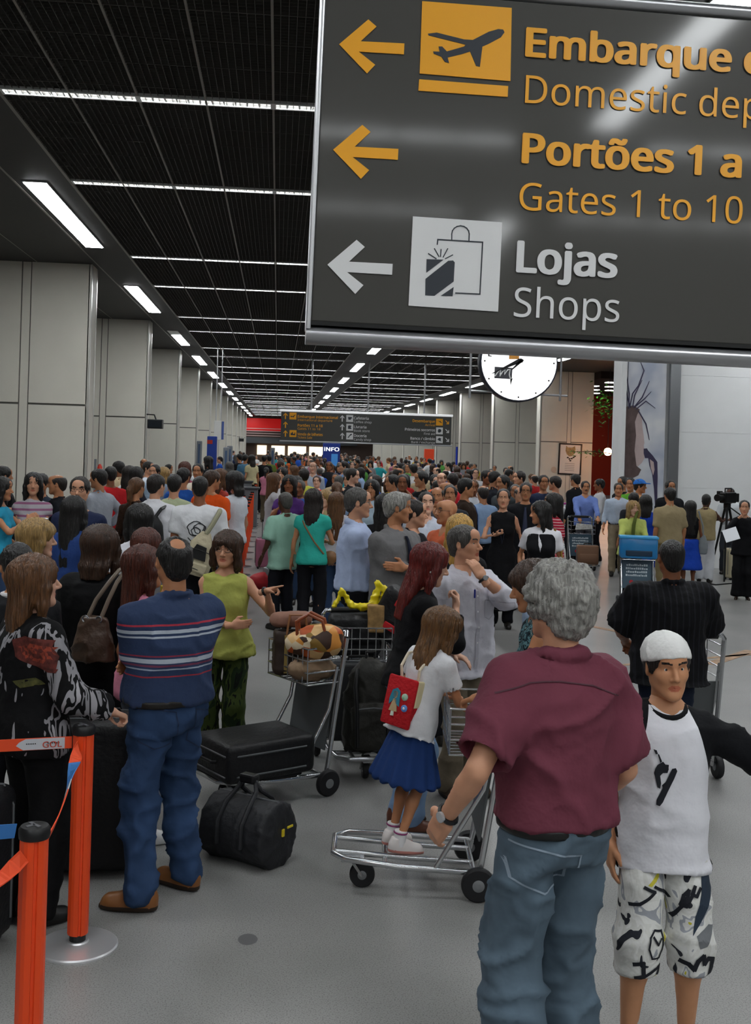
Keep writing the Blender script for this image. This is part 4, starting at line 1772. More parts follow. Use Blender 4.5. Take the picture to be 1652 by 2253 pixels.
# ---- round station clock on two rods
YC = 18.0
cc = on_y(1142, 797, YC)
rc = 88 / FPX * YC
ck = empty('clock', cc, 0, 'big round white backlit clock hanging from two rods below the sign', 'clock')
ry = Matrix.Rotation(math.pi / 2, 4, 'X')
MB().lathe([(rc * .99, .0), (rc * 1.01, .02), (rc * 1.01, .22), (rc * .9, .24)], 48, M=Matrix.Rotation(-math.pi / 2, 4, 'X')).build('case', mat('clock_case', '#1c2030', .35), ck, smooth=True)
MB().lathe([(rc * .965, .0), (rc * .965, .01)], 48, M=Matrix.Translation((0, -.012, 0)) @ Matrix.Rotation(-math.pi / 2, 4, 'X')).build('dial', lamp_mat('dial_glow', (1, 1, 1), 1.5), ck)
m_hand = mat('clock_black', '#0b0b10', .5)
pc = lambda x, y: ((x - 1142) / FPX * YC, -(y - 797) / FPX * YC)


def cpoly(pts, m, name, y0=-.03, y1=-.022, zoomed=True):
    q = [(960 + a / 2.387, 740 + b / 2.387) for a, b in pts] if zoomed else pts
    return MB().prism([pc(*p) for p in q], y0, y1).build(name, m, ck)


cpoly([(283, 203), (350, 165), (430, 118), (440, 116), (448, 118), (458, 125), (450, 138), (440, 140), (360, 172), (300, 200)], m_hand, 'minute_hand')
cpoly([(440, 122), (452, 132), (398, 178), (392, 176)], m_hand, 'hour_hand')
cpoly([(302, 165), (398, 168), (396, 228), (302, 226)], mat('clock_logo', '#55555c', .5), 'logo_box', -.018, -.013)
mb = MB()
pts = [(305, 215), (322, 190), (335, 180), (332, 200), (330, 215), (345, 190), (358, 180), (355, 205), (372, 180), (385, 176), (382, 205), (388, 225), (398, 222)]
mb.tube([(pc(960 + a / 2.387, 740 + b / 2.387)[0], -.021, pc(960 + a / 2.387, 740 + b / 2.387)[1]) for a, b in pts], .011, 6)
mb.build('logo_script', mat('logo_white', '#ffffff', .5), ck)
cpoly([(398, 178), (392, 215), (400, 225), (390, 262), (388, 232), (396, 200)], m_hand, 'logo_tail', -.02, -.016)
cpoly([(378, 66), (432, 66), (432, 120), (378, 122)], mat('logo_orange', '#e8a24a', .5), 'logo_square', -.018, -.013)
cpoly([(265, 70), (285, 70), (285, 76), (274, 76), (272, 106), (284, 107), (284, 112), (265, 111)], m_hand, 'numeral_stroke', -.018, -.013)
for a in range(12):
    x, z = rc * .89 * math.sin(R(30 * a)), rc * .89 * math.cos(R(30 * a))
    MB().lathe([(.014, 0), (.014, .006)], 10, M=Matrix.Translation((x, -.02, z)) @ ry).build('hour_dot', m_hand, ck)
for px in (1035, 1241):
    x = (px - 1142) / FPX * YC
    MB().tube([(x, .1, -(880 - 797) / FPX * YC), (x, .1, HCEIL - cc.z)], .02, 8).build('hanger_rod', m_alu, ck)
MB().tube([(-.8, .1, -.49), (.85, .1, -.52)], .018, 8).build('cross_bar', m_alu, ck)

# ---- tall advertisement on the white column
ad = SignFace('advertising_banner', YK - .06, (1374, 1110), 0, 'tall pale advertisement with a dark-haired profile and a purple lily on the column', 'poster')
x1, z1 = ad.S(1470, 700)
z1 = HCEIL - ad.o.z
z0 = -ad.o.z + .25
adm = bpy.data.materials.new('banner_print')
adm.use_nodes = True
nt = adm.node_tree
g = nt.nodes.new('ShaderNodeTexNoise')
g.inputs['Scale'].default_value = 1.6
tcn = nt.nodes.new('ShaderNodeTexCoord')
nt.links.new(tcn.outputs['Object'], g.inputs['Vector'])
rp = nt.nodes.new('ShaderNodeValToRGB')
rp.color_ramp.elements[0].color = (*lin('#a9b0c2'), 1)
rp.color_ramp.elements[1].color = (*lin('#d5d6da'), 1)
rp.color_ramp.elements[0].position = .35
rp.color_ramp.elements[1].position = .65
nt.links.new(g.outputs['Fac'], rp.inputs[0])
nt.links.new(rp.outputs[0], nt.nodes['Principled BSDF'].inputs['Base Color'])
nt.nodes['Principled BSDF'].inputs['Roughness'].default_value = .25
MB().box(0, x1, 0, .05, z0, z1).build('banner', adm, ad.root)
za = lambda p: ad.S(960 + p[0] / 2.387, 740 + p[1] / 2.387)
m_hairp = mat('print_brown', '#5a4a48', .4, var=.3, vscale=5)
m_facep = mat('print_skin', '#b9a6a4', .4, var=.1, vscale=4)
m_twig = mat('print_indigo', '#3a3550', .4)


def adpoly(pts, m, name, y=-.002):
    MB().prism([za(p) for p in pts], y, y + .0015).build(name, m, ad.root)


adpoly([(1040, 380), (1062, 385), (1078, 420), (1082, 480), (1088, 520), (1092, 560), (1088, 575), (1092, 592), (1096, 606), (1090, 620), (1092, 640), (1078, 665), (1050, 690), (1045, 740), (1030, 740), (1030, 500)], m_facep, 'profile_print')
adpoly([(995, 370), (1035, 362), (1068, 385), (1055, 410), (1042, 450), (1048, 520), (1040, 600), (1050, 680), (1075, 700), (1060, 730), (1030, 745), (988, 740)], m_hairp, 'hair_print', -.004)
for tw in ([(1020, 375), (1005, 330), (998, 285)], [(1030, 372), (1040, 310), (1080, 230)], [(1035, 375), (1080, 320), (1118, 235)], [(1040, 372), (1090, 330), (1128, 290)], [(1010, 380), (1012, 300), (1000, 210)],
           [(1045, 385), (1100, 340), (1150, 378)], [(1060, 390), (1100, 460), (1118, 545)], [(1015, 370), (1030, 300), (1060, 260), (1090, 180), (1070, 130)]):
    p = [Vector((za(q)[0], -.002, za(q)[1])) for q in tw]
    MB().tube(p, [.012] + [.014] * (len(p) - 2) + [.006], 6).build('twig_print', m_twig, ad.root)
adpoly([(1088, 590), (1105, 588), (1112, 600), (1135, 625), (1160, 660), (1162, 740), (1160, 800), (1160, 900), (1148, 900), (1142, 800), (1132, 720), (1118, 680), (1112, 640), (1095, 640), (1088, 615)], m_twig, 'lily_print', -.003)
adpoly([(1120, 645), (1140, 660), (1145, 700), (1138, 730), (1125, 690)], m_facep, 'petal_print', -.005)

# ---- framed animal poster on the far fin
po = SignFace('wall_poster', 46.93, (1228, 1042), R(1.2), 'black framed poster of a spotted cat head over a white sheet', 'poster')
w, _ = po.S(1276, 1043)
_, h = po.S(1231, 976)
MB().box(0, w, 0, .03, 0, h).build('sheet', mat('poster_paper', '#e2e2e0', .5), po.root)
m_bf = mat('poster_frame', '#15151a', .4)
for a in ((-.03, .03, -.03, h + .03), (w - .03, w + .03, -.03, h + .03)):
    MB().box(a[0], a[1], -.03, .03, a[2], a[3]).build('frame', m_bf, po.root)
for z in (-.03, h - .03):
    MB().box(0, w, -.03, .03, z, z + .06).build('frame', m_bf, po.root)
k = w / 50
m_cat = mat('print_tan', '#a48a62', .5, var=.5, vscale=12)
MB().prism([((15 + a) * k, h - (8 + b) * k * .95) for a, b in ((0, -4), (4, 0), (14, 0), (20, -4), (22, 4), (20, 14), (14, 20), (8, 21), (2, 16), (-1, 8))], -.006, 0).build('cat_print', m_cat, po.root)
for i, (a, b) in enumerate(((4, 22), (8, 25), (13, 24), (17, 21), (20, 18), (10, 29))):
    MB().prism([((15 + a + p) * k, h - (8 + b + q) * k * .95) for p, q in ((0, 0), (4, 1), (2, 4), (-2, 3))], -.006, 0).build('stripe_print', m_bf, po.root)
for i in range(5):
    MB().box(14 * k, 36 * k, -.005, 0, h - (44 + 4 * i) * k, h - (43 + 4 * i) * k).build('caption_line', mat('caption_grey', '#9a9a9a', .5), po.root)
ns = MB().lathe([(.12, 0), (.12, .02)], 18, M=ry).build('no_smoking_sign', mat('no_smoking', '#c9b6a4', .5), None, loc=on_y(1218, 1033, 46.9))
tag(ns, 'small round pale notice on the wall beside the cat poster', 'sign')
# ================================================================== things standing in the hall
m_post = mat('orange_powder', '#e2491b', .38, spec=.4)
m_postd = mat('post_slot', '#8f2a10', .5)
m_black = mat('black_plastic', '#101012', .45)
m_steel = mat('polished_steel', '#c4c6ca', .22, metal=.95)
m_belt = mat('belt_orange', '#de4a1f', .6)
m_beltb = mat('belt_blue', '#2f6fb0', .6)
m_beltw = mat('belt_grey', '#b9bcc2', .6)


def stanchion(loc, label, group, detail=True, rz=0.0, lean=0.0):
    t = empty('belt_post', loc, rz, label, 'belt post', group)
    if detail:
        MB().lathe([(.178, 0), (.178, .008), (.172, .014), (.05, .024), (.045, .03)], 40).build('base', mat('base_steel', '#dcdcde', .3, metal=.65), t, smooth=True)
        MB().lathe([(.036, .028), (.036, .06)], 20).build('foot_ring', m_black, t)
        # ribbed square post: four flats with slots
        pl = []
        for k in range(4):
            a0 = math.pi / 2 * k
            for (r, a) in ((.0445, -.62), (.0455, -.16), (.038, -.12), (.038, .12), (.0455, .16), (.0445, .62)):
                pl.append((r * math.cos(a0 + a) * 1.0, r * math.sin(a0 + a)))
        mb = MB()
        n = len(pl)
        mb.add([(x, y, .06) for x, y in pl] + [(x, y, .945) for x, y in pl],
               [(i, (i + 1) % n, n + (i + 1) % n, n + i) for i in range(n)] + [tuple(range(n - 1, -1, -1)), tuple(range(n, 2 * n))])
        mb.build('post', m_post, t)
        MB().lathe([(.049, .943), (.051, .955), (.051, .972), (.044, .982), (.0, .984)], 28).build('cap', m_black, t, smooth=True)
        for k in range(3):
            a = math.pi / 2 * k + .4
            MB().box(-.006, .006, .0, .03, .976, .986, M=Matrix.Rotation(a, 4, 'Z')).build('cap_slot', mat('cap_grey', '#5a5a5e', .4), t)
    else:
        MB().lathe([(.17, 0), (.17, .01), (.05, .025)], 20).build('base', m_steel, t, smooth=True)
        MB().lathe([(.044, .02), (.044, .95)], 10).build('post', m_post, t, smooth=True)
        MB().lathe([(.05, .95), (.05, .98), (.03, .985)], 12).build('cap', m_black, t)
    return t


pA = on_floor(170, 2082)
pB = Vector((on_y(77, 1795, 3.72).x, 3.72, 0))
stanchion(pA, 'orange belt post with round steel base beside the man in jeans', 'near queue posts', True, .3)
stanchion(pB, 'nearest orange belt post cut by the lower frame edge', 'near queue posts', True, .35)


def ribbon(pts, w, m, name, parent, twist=None, th=.002):
    """flat band through pts; twist gives the angle of its width from vertical at each point"""
    mb = MB()
    N = len(pts)
    vs = []
    for i, p in enumerate(pts):
        p = Vector(p)
        t = (Vector(pts[min(i + 1, N - 1)]) - Vector(pts[max(i - 1, 0)])).normalized()
        up = Vector((0, 0, 1))
        sd = t.cross(up).normalized()
        up = sd.cross(t).normalized()
        a = twist[i] if twist else 0
        u = up * math.cos(a) + sd * math.sin(a)
        n = t.cross(u).normalized() * th
        vs += [p - u * w / 2 - n, p + u * w / 2 - n, p + u * w / 2 + n, p - u * w / 2 + n]
    fs = []
    for i in range(N - 1):
        for k in range(4):
            fs.append((i * 4 + k, i * 4 + (k + 1) % 4, i * 4 + 4 + (k + 1) % 4, i * 4 + 4 + k))
    fs += [(3, 2, 1, 0), tuple((N - 1) * 4 + k for k in range(4))]
    mb.add(vs, fs)
    return mb.build(name, m, parent)


def lerp(a, b, t):
    return Vector(a) + (Vector(b) - Vector(a)) * t


# belt going off to the left, with the aircraft print and the red letters
zt = .905
qa = pA + Vector((-.05, 0, zt))
qb = Vector((on_y(-200, 1625, pA.y - .15).x, pA.y - .15, zt))
b1 = empty('queue_belt', qa, 0, 'orange queue belt with a grey aircraft print and red lettering', 'queue belt')
ribbon([lerp(qa, qb, t) - qa for t in np.linspace(0, 1, 9)], .052, m_belt, 'band', b1)
d = (qb - qa).normalized()
M = Matrix(((-d.x, 0, 0, 0), (-d.y, 0, 0, 0), (0, 0, 1, 0), (0, 0, 0, 1)))
px2m = pA.y / FPX
ang = math.atan2(-d.y, -d.x)
bl_ = empty('print', (0, 0, 0))
bpy.data.objects.remove(bl_)


def onband(x0, off):
    return d * x0 + Vector((0, -off, 0))


mb = MB()
L0, L1 = .03, .235
poly = [(L0, -.024), (L1 - .03, -.024), (L1, -.004), (L1 - .012, .010), (L1 - .04, .024), (L0, .024)]
mb.add([tuple(onband(x, .004) + Vector((0, 0, z))) for x, z in poly] + [tuple(onband(x, .0025) + Vector((0, 0, z))) for x, z in poly],
       [tuple(range(6)), tuple(range(11, 5, -1))] + [(i, (i + 1) % 6, 6 + (i + 1) % 6, 6 + i) for i in range(6)])
mb.build('aircraft_print', m_beltw, b1)
m_redp = mat('print_red', '#b5402c', .6)
o = text_obj('GOL', .045, m_redp, b1, tuple(onband(.125, .006) + Vector((0, 0, -.016))), .012, 1.15, 'L', rz=ang)
mb = MB()
for i in range(16):
    if 5 < i < 11:
        continue
    q = onband(.055 + .009 * i, .005)
    mb.box(q.x - .0025, q.x + .0025, q.y - .001, q.y + .001, .0005, .0045)
o = mb.build('window_row_print', m_black, b1)
tag(o, kind='stuff')
# twisted belt between the two posts, and one from the near post downward
for nm, a, b, lab in (('queue_belt', pA + Vector((-.012, -.05, .90)), pB + Vector((.02, .05, .90)), 'twisted orange and blue queue belt between the two near posts'),
                      ('queue_belt', pB + Vector((-.02, -.05, .90)), pB + Vector((-.55, -.62, .60)), 'sagging orange and blue queue belt leaving the nearest post')):
    e = empty(nm, a, 0, lab, 'queue belt')
    n = 22
    pts, tw = [], []
    for i in range(n + 1):
        t = i / n
        p = lerp(a, b, t) - a
        p.z -= .06 * math.sin(math.pi * t)
        pts.append(p)
        tw.append(0.2 + 2.6 * math.sin(min(t, .35) / .35 * math.pi / 2))
    cuts = [(0, 3, m_belt, 'band'), (3, 7, m_beltb, 'blue_print'), (7, 9, m_beltw, 'grey_print'), (9, n, m_belt, 'band')]
    for c0, c1, m, nn in cuts:
        ribbon(pts[c0:c1 + 1], .05, m, nn, e, tw[c0:c1 + 1])
# blue belt end on the far left
e = empty('queue_belt', (0, 0, 0), 0, 'short blue queue belt at the left frame edge below the print', 'queue belt')
p, q = on_y(-40, 1834, 4.0), on_y(34, 1828, 4.1)
ribbon([p, lerp(p, q, .5), q], .05, m_beltb, 'band', e)

# the long queue line further back
YQ = [16.6 + 1.3 * i for i in range(12)] + [31.5 + 2.2 * i for i in range(14)]
prev = None
for i, y in enumerate(YQ):
    t = stanchion((-.55 - .006 * (y - 16), y, 0), '%s orange post of the long receding queue line' % ORD[i], 'posts of the long queue line', False)
    for k, dx in enumerate((-.34,)):
        if i < 9:
            stanchion((-.80, y + .62, 0), '%s orange post of the row doubled beside the long queue line' % ORD[i], 'posts of the doubled queue row', False)
        if i < 8:
            stanchion((-1.75, y - 1.4, 0), '%s orange post of the inner queue line by the check-in side' % ORD[i], 'posts of the inner queue line', False)
    if prev:
        e = empty('queue_belt', prev, 0, '%s belt span of the long receding queue line' % ORD[i - 1], 'queue belt', 'belts of the long queue line')
        d = Vector(t.location) - prev
        ribbon([Vector((0, .05, .92)), d + Vector((0, -.05, .92))], .05, m_belt if i % 3 else m_beltb, 'band', e)
    prev = Vector(t.location)

# ---------------------------------------------------------------- luggage trolleys
m_cart = mat('trolley_steel', '#c6c8ca', .22, metal=.9)
m_tyre = mat('tyre_rubber', '#17171a', .6)
m_hub = mat('wheel_hub', '#8b8d90', .4, metal=.6)
m_adp = mat('trolley_board', '#3d5666', .4, var=.1, vscale=4)
m_board = mat('trolley_board_grey', '#55585a', .45)


def wheel(t, x, y, r, w=.045, ang=0.0, parent_name='wheel'):
    M = Matrix.Translation((x, y, r)) @ Matrix.Rotation(ang, 4, 'Z') @ Matrix.Rotation(math.pi / 2, 4, 'Y')
    o = MB().lathe([(r * .62, -w / 2), (r * .9, -w / 2), (r, -w / 4), (r, w / 4), (r * .9, w / 2), (r * .62, w / 2)], 28, M=M).build(parent_name, m_tyre, t, smooth=True)
    h = MB()
    h.lathe([(r * .12, -w * .62), (r * .2, -w * .62), (r * .62, -w * .30), (r * .62, w * .30), (r * .2, w * .62), (r * .12, w * .62)], 20, M=M)
    h.build('hub', m_hub, o, smooth=True)
    for k in range(5):
        a = 2 * math.pi * k / 5
        MB().tube([M @ Vector((r * .2 * math.cos(a), r * .2 * math.sin(a), w * .5)), M @ Vector((r * .6 * math.cos(a), r * .6 * math.sin(a), w * .36))], .008, 6).build('spoke', m_cart, o)
    return o


def trolley(loc, rz, label, q=0, board=None, basket=True, group='luggage trolleys', words=False, cx=0.0):
    """local: front nose at +y, handle at -y"""
    t = empty('luggage_trolley', loc, rz, label, 'luggage trolley', group)
    wd, ln = .235, .385
    n = 10 if q == 0 else 6
    r = .016
    # deck: U-shaped outer tube and two inner tubes
    MB().tube([(-wd, -ln + .02, .13), (-wd, .05, .15), (-wd * .86, ln - .07, .168), (-wd * .55, ln, .172), (wd * .55, ln, .172), (wd * .86, ln - .07, .168), (wd, .05, .15), (wd, -ln + .02, .13)], r, n).build('deck_tube', m_cart, t, smooth=True)
    for x in (-.1, .1):
        MB().tube([(x, -ln + .06, .133), (x, .05, .15), (x, ln, .172)], r * .9, n).build('deck_bar', m_cart, t, smooth=True)
    for y, zc_ in ((-ln + .06, .128), (.12, .145)):
        MB().tube([(-wd, y, zc_), (wd, y, zc_)], r * .9, n).build('cross_bar', m_cart, t, smooth=True)
    # rear uprights leaning back, handle on top
    for s in (-1, 1):
        MB().tube([(s * wd, -ln + .04, .09), (s * wd, -ln + .02, .2), (s * wd, -ln - .10, 1.0)], r, n).build('upright', m_cart, t, smooth=True)
        MB().tube([(s * wd, -ln + .26, .14), (s * (wd - .005), -ln + .02, .55), (s * wd, -ln - .03, .82)], r * .8, n).build('brace', m_cart, t, smooth=True)
        wheel(t, s * (wd + .035), -ln + .04, .085)
    MB().tube([(-wd, -ln - .10, 1.0), (-wd * .9, -ln - .12, 1.03), (wd * .9, -ln - .12, 1.03), (wd, -ln - .10, 1.0)], r * 1.1, n).build('handle', m_steel, t, smooth=True)
    MB().tube([(-wd * .75, -ln - .125, 1.03), (wd * .75, -ln - .125, 1.03)], r * 1.6, n).build('grip', m_black, t, smooth=True)
    # caster under the nose
    MB().rbox(cx - .03, cx + .03, ln - .16, ln - .04, .13, .16, .006).build('caster_plate', m_cart, t)
    for s in (-1, 1):
        MB().tube([(cx + s * .03, ln - .09, .15), (cx + s * .032, ln - .15, .065)], .008, 6).build('caster_fork', m_cart, t)
    wheel(t, cx, ln - .15, .065, .04)
    if basket:
        z0, z1 = .72, .95
        for z in np.linspace(z0, z1, 4):
            y1 = -ln + .20
            MB().tube([(-wd, -ln - .05, z), (-wd, y1, z), (wd, y1, z), (wd, -ln - .05, z)], .006, 6).build('basket_wire', m_cart, t)
        for k in range(9 if q == 0 else 5):
            x = -wd + 2 * wd * k / (8 if q == 0 else 4)
            MB().tube([(x, -ln + .20, z0), (x, -ln + .20, z1)], .004, 6).build('basket_wire', m_cart, t)
        for k in range(9 if q == 0 else 5):
            x = -wd + 2 * wd * k / (8 if q == 0 else 4)
            MB().tube([(x, -ln - .04, z0), (x, -ln + .20, z0)], .004, 6).build('basket_wire', m_cart, t)
    bd = MB().rbox(-wd + .02, wd - .02, -.006, .006, .0, .42, .004).build('board', board or m_board, t)
    bd.location = (0, -ln + .035, .28)
    bd.rotation_euler = (R(8), 0, 0)
    if words:
        rw = random.Random(3)
        for i in range(4):
            mb = MB()
            x = -.16 + .03 * rw.random()
            while x < .15:
                w_ = rw.uniform(.012, .028)
                mb.box(x, x + w_, .0062, .009, .33 - .05 * i, .33 - .05 * i + rw.choice((.022, .03)))
                x += w_ + .008
            tag(mb.build('print_row', mat('board_words', '#c9d6dc', .5), bd), kind='stuff')
        text_obj('TAM', .07, mat('board_words', '#c9d6dc', .5), bd, (-.06, .0085, .07), .02, .9, 'C', rz=math.pi)
        MB().lathe([(.03, 0), (.03, .004)], 14, M=Matrix.Translation((.08, .0085, .095)) @ Matrix.Rotation(-math.pi / 2, 4, 'X')).build('logo_dot', mat('logo_red', '#b3202c', .5), bd)
    return t


# ---------------------------------------------------------------- bags and cases
m_nylon = mat('black_nylon', '#0e0e11', .55, bump=.25, bscale=40)
m_nylon2 = mat('charcoal_nylon', '#1b1c20', .6, bump=.3, bscale=30)
m_zip = mat('zip_grey', '#55575a', .4)
m_yel = mat('yellow_tag', '#d9c020', .5)


def suitcase(loc, rz, size, label, m=None, lying=False, handle=True, group=None, trim=m_zip, rot=None, wheels=True):
    w, d_, h = size
    t = empty('suitcase', loc, rz, label, 'suitcase', group)
    if rot:
        t.rotation_euler = rot
    m = m or m_nylon
    z = .03 if wheels else 0
    MB().rbox(-w / 2, w / 2, -d_ / 2, d_ / 2, z, h, min(w, d_, h) * .16, n=3).build('shell', m, t, smooth=True)
    MB().rbox(-w * .42, w * .42, d_ / 2 - .01, d_ / 2 + .02, z + h * .12, h * .55, .012).build('pocket', m, t, smooth=True)
    for yy in (-d_ * .22, d_ * .30):
        MB().tube([(-w / 2 - .002, yy, z + h * .12), (-w / 2 - .002, yy, h * .88), (-w * .42, yy, h + .002), (w * .42, yy, h + .002), (w / 2 + .002, yy, h * .88), (w / 2 + .002, yy, z + h * .12)], .006, 6).build('zip', trim, t)
    MB().tube([(-w * .18, 0, h), (-w * .16, 0, h + .03), (w * .16, 0, h + .03), (w * .18, 0, h)], .011, 8).build('carry_handle', m_black, t, smooth=True)
    if wheels:
        for sx in (-1, 1):
            for sy in (-1, 1):
                MB().lathe([(.03, -.012), (.03, .012)], 14, M=Matrix.Translation((sx * w * .38, sy * d_ * .36, .03)) @ Matrix.Rotation(math.pi / 2, 4, 'Y')).build('wheel', m_black, t)
    if handle == 'up':
        for sx in (-1, 1):
            MB().tube([(sx * w * .22, -d_ * .42, h * .6), (sx * w * .22, -d_ * .42, h + .32)], .008, 8).build('pull_rod', m_cart, t)
        MB().rbox(-w * .26, w * .26, -d_ * .42 - .015, -d_ * .42 + .015, h + .31, h + .345, .01).build('pull_grip', m_black, t)
    return t


def soft_bag(name, loc, rz, label, cat, build, m, vox=.012, wr=.006, wrs=(9, 9, 9), seed=1, extra=None, group=None, partname='bag_body'):
    t = empty(name, loc, rz, label, cat, group)
    f = build()
    V, F = f.mesh(1)
    V = wrinkle(V, F, wr, wrs, seed)
    fobj(partname, [(V, F, 0)], m, t)
    if extra:
        extra(t)
    return t


# big black case behind the posts
c0 = on_floor(190, 1935)
suitcase((c0.x + .03, c0.y + .16, 0), R(4), (.56, .34, .80), 'tall black soft suitcase standing behind the orange posts', m_nylon, handle=False)
suitcase((-1.42, 5.02, 0), R(-12), (.56, .36, .70), 'second black suitcase at the left edge beside the patterned jacket', m_nylon, handle='up')

# duffel on the floor
du = on_floor(545, 1925)


def duffel():
    f = Field((-.26, -.2, 0), (.26, .2, .42), .010)

    def fn(X, Y, Z):
        q = np.sqrt((Y / .165) ** 2 + ((Z - .168) / .175) ** 2)
        return np.maximum((q - 1) * .165, np.abs(X) - .20)
    f.put(fn, (-.23, -.19, 0), (.23, .19, .4), .0)
    f.ell((.20, 0, .165), (.03, .15, .16), .03)
    f.ell((-.20, 0, .165), (.03, .15, .16), .03)
    f.plane((0, 0, .004), (0, 0, -1))
    return f


def duffel_bits(t):
    MB().tube([(-.20, -.0, .344), (.20, 0, .344)], .006, 6).build('zip', m_zip, t)
    for sx in (-.08, .08):
        for sy in (-1, 1):
            MB().tube([(sx, sy * .168, .12), (sx, sy * .165, .24), (sx, sy * .1, .325), (sx * .8, sy * .02, .38), (sx * .5, 0, .43), (0, 0, .44 + .01 * sy)], .013, 8).build('strap', m_nylon2, t, smooth=True)
    MB().rbox(-.05, .05, -.03, .03, .415, .465, .012).build('grip_wrap', m_black, t)
    MB().rbox(.228, .238, -.01, .01, .17, .21, .003).build('zip_pull', m_yel, t)
    MB().rbox(.228, .236, .04, .09, .20, .213, .003).build('brand_tab', m_yel, t)


soft_bag('duffel_bag', (du.x - .01, du.y + .22, 0), R(-36), 'black duffel bag with a yellow tab on the floor', 'bag', duffel, m_nylon2, extra=duffel_bits, wr=.007, seed=4)
YC_ = MB().rbox(-.018, .018, -.008, .008, 0, .014, .004).build('yellow_scrap', m_yel, None, loc=on_floor(210, 1903))
tag(YC_, 'tiny yellow plastic scrap on the floor beside the black suitcase', 'litter')

# trolley one: case lying on the deck, bags in the basket (pushed towards the left)
TA = trolley((-.05, 7.20, 0), R(122), 'luggage trolley with a black case on deck and brown bags in basket')


def tw(t, p):
    return Matrix.Translation(t.location) @ Matrix.Rotation(t.rotation_euler.z, 4, 'Z') @ Vector(p)


cs = suitcase(tw(TA, (0, .08, .205)), 0, (.46, .24, .64), 'black case with grey piping lying on the first trolley deck', m_nylon, wheels=False)
cs.rotation_euler = (R(-90), 0, TA.rotation_euler.z)
cs.location = tw(TA, (-.06, -.235, .30))
MB().box(-.02, .02, .142, .146, .3, .325).build('paper_tag', mat('tag_white', '#d8d8d8', .5), cs)


def tote():
    f = Field((-.2, -.12, 0), (.2, .12, .34), .012)
    f.box((0, 0, .15), (.15, .075, .15), .03, 0)
    f.box((0, 0, .30), (.12, .05, .04), .02, .02, 'sub')
    return f


def tote_bits(t):
    for sx in (-.07, .07):
        MB().box(sx - .013, sx + .013, -.079, -.070, .02, .27).build('strap', mat('strap_gold', '#a38b4d', .6), t)
    MB().tube([(-.07, -.07, .27), (-.05, -.06, .40), (.05, -.06, .40), (.07, -.07, .27)], .008, 8).build('handle', mat('handle_tan', '#8d5f3c', .5), t)


bp_ = tw(TA, (.07, -.29, .73))
soft_bag('tote_bag', bp_, R(5), 'dark brown tote bag with gold straps in the trolley basket', 'bag', tote, mat('tote_brown', '#30231c', .6), extra=tote_bits)


def hbag():
    f = Field((-.25, -.16, 0), (.25, .16, .3), .012)
    f.ell((0, 0, .10), (.19, .10, .10), 0)
    f.ell((.06, .02, .16), (.13, .08, .06), .03)
    return f


def patch_mat():
    m = mat('patchwork', '#b98d52', .55).copy()
    nt = m.node_tree
    v = nt.nodes.new('ShaderNodeTexVoronoi')
    v.inputs['Scale'].default_value = 13
    tc = nt.nodes.new('ShaderNodeTexCoord')
    nt.links.new(tc.outputs['Object'], v.inputs['Vector'])
    sp = nt.nodes.new('ShaderNodeSeparateColor')
    nt.links.new(v.outputs['Color'], sp.inputs[0])
    r = nt.nodes.new('ShaderNodeValToRGB')
    r.color_ramp.interpolation = 'CONSTANT'
    cols = ['#3a2417', '#d9b27a', '#b5521f', '#e0cfae', '#8a6a2a', '#cf8a3a']
    for i, c in enumerate(cols):
        e = r.color_ramp.elements[i] if i < 2 else r.color_ramp.elements.new(i / 6)
        e.position = i / 6
        e.color = (*lin(c), 1)
    nt.links.new(sp.outputs[0], r.inputs[0])
    nt.links.new(r.outputs[0], nt.nodes['Principled BSDF'].inputs['Base Color'])
    return m


def hb_bits(t):
    for sy in (-.05, .05):
        MB().tube([(-.10, sy, .15), (-.11, sy, .24), (-.03, sy, .29), (.06, sy, .25), (.08, sy, .17)], .011, 8).build('handle', mat('leather_rust', '#8a4423', .45), t, smooth=True)


hp_ = tw(TA, (-.14, -.29, .87))
soft_bag('handbag', hp_, R(-10), 'multicoloured cream and orange handbag with rust leather handles on the trolley', 'handbag', hbag,
         patch_mat(), extra=hb_bits, wr=.007, wrs=(9, 9, 9))
sc_ = tw(TA, (-.12, -.29, .735))
soft_bag('scarf_bundle', sc_, R(30), 'crumpled beige scarf bundle under the patterned handbag', 'scarf', lambda: Field((-.2, -.15, 0), (.2, .15, .2), .012).ell((0, 0, .07), (.16, .10, .07), 0),
         mat('scarf_beige', '#8d755c', .8), wr=.016, wrs=(14, 14, 14), partname='cloth')
rol = tw(TA, (.10, -.27, 1.03))
soft_bag('toiletry_bag', rol, R(12), 'rolled rosy brown pouch on top of the dark tote', 'pouch', lambda: Field((-.15, -.08, 0), (.15, .08, .16), .012).cone((-.09, 0, .06), (.09, 0, .065), .055, .05, 0),
         mat('pouch_rose', '#8c6555', .7), partname='pouch_body')

# trolley two behind: backpack, cases, yellow bag
tB = Vector((.60, 7.22, 0))
TB = trolley((.64, 7.78, 0), R(184), 'luggage trolley stacked with black backpack and grey case')


def packbag():
    f = Field((-.24, -.2, 0), (.24, .22, .68), .012)
    f.loft([(.02, .17, .12), (.12, .19, .14), (.4, .17, .12), (.56, .13, .09), (.64, .05, .05)], 0)
    f.box((0, -.14, .2), (.13, .045, .15), .04, .02)
    return f


def pack_bits(t):
    for sx in (-.1, .1):
        MB().tube([(sx, -.09, .58), (sx * 1.2, -.165, .48), (sx * 1.1, -.19, .35), (sx, -.185, .08)], .014, 8).build('strap', m_black, t, smooth=True)
    MB().tube([(-.03, 0, .63), (-.03, 0, .68), (.03, 0, .68), (.03, 0, .63)], .009, 8).build('haul_loop', m_black, t, smooth=True)
    MB().tube([(-.12, -.19, .33), (0, -.2, .345), (.12, -.19, .33)], .005, 6).build('zip', m_zip, t)


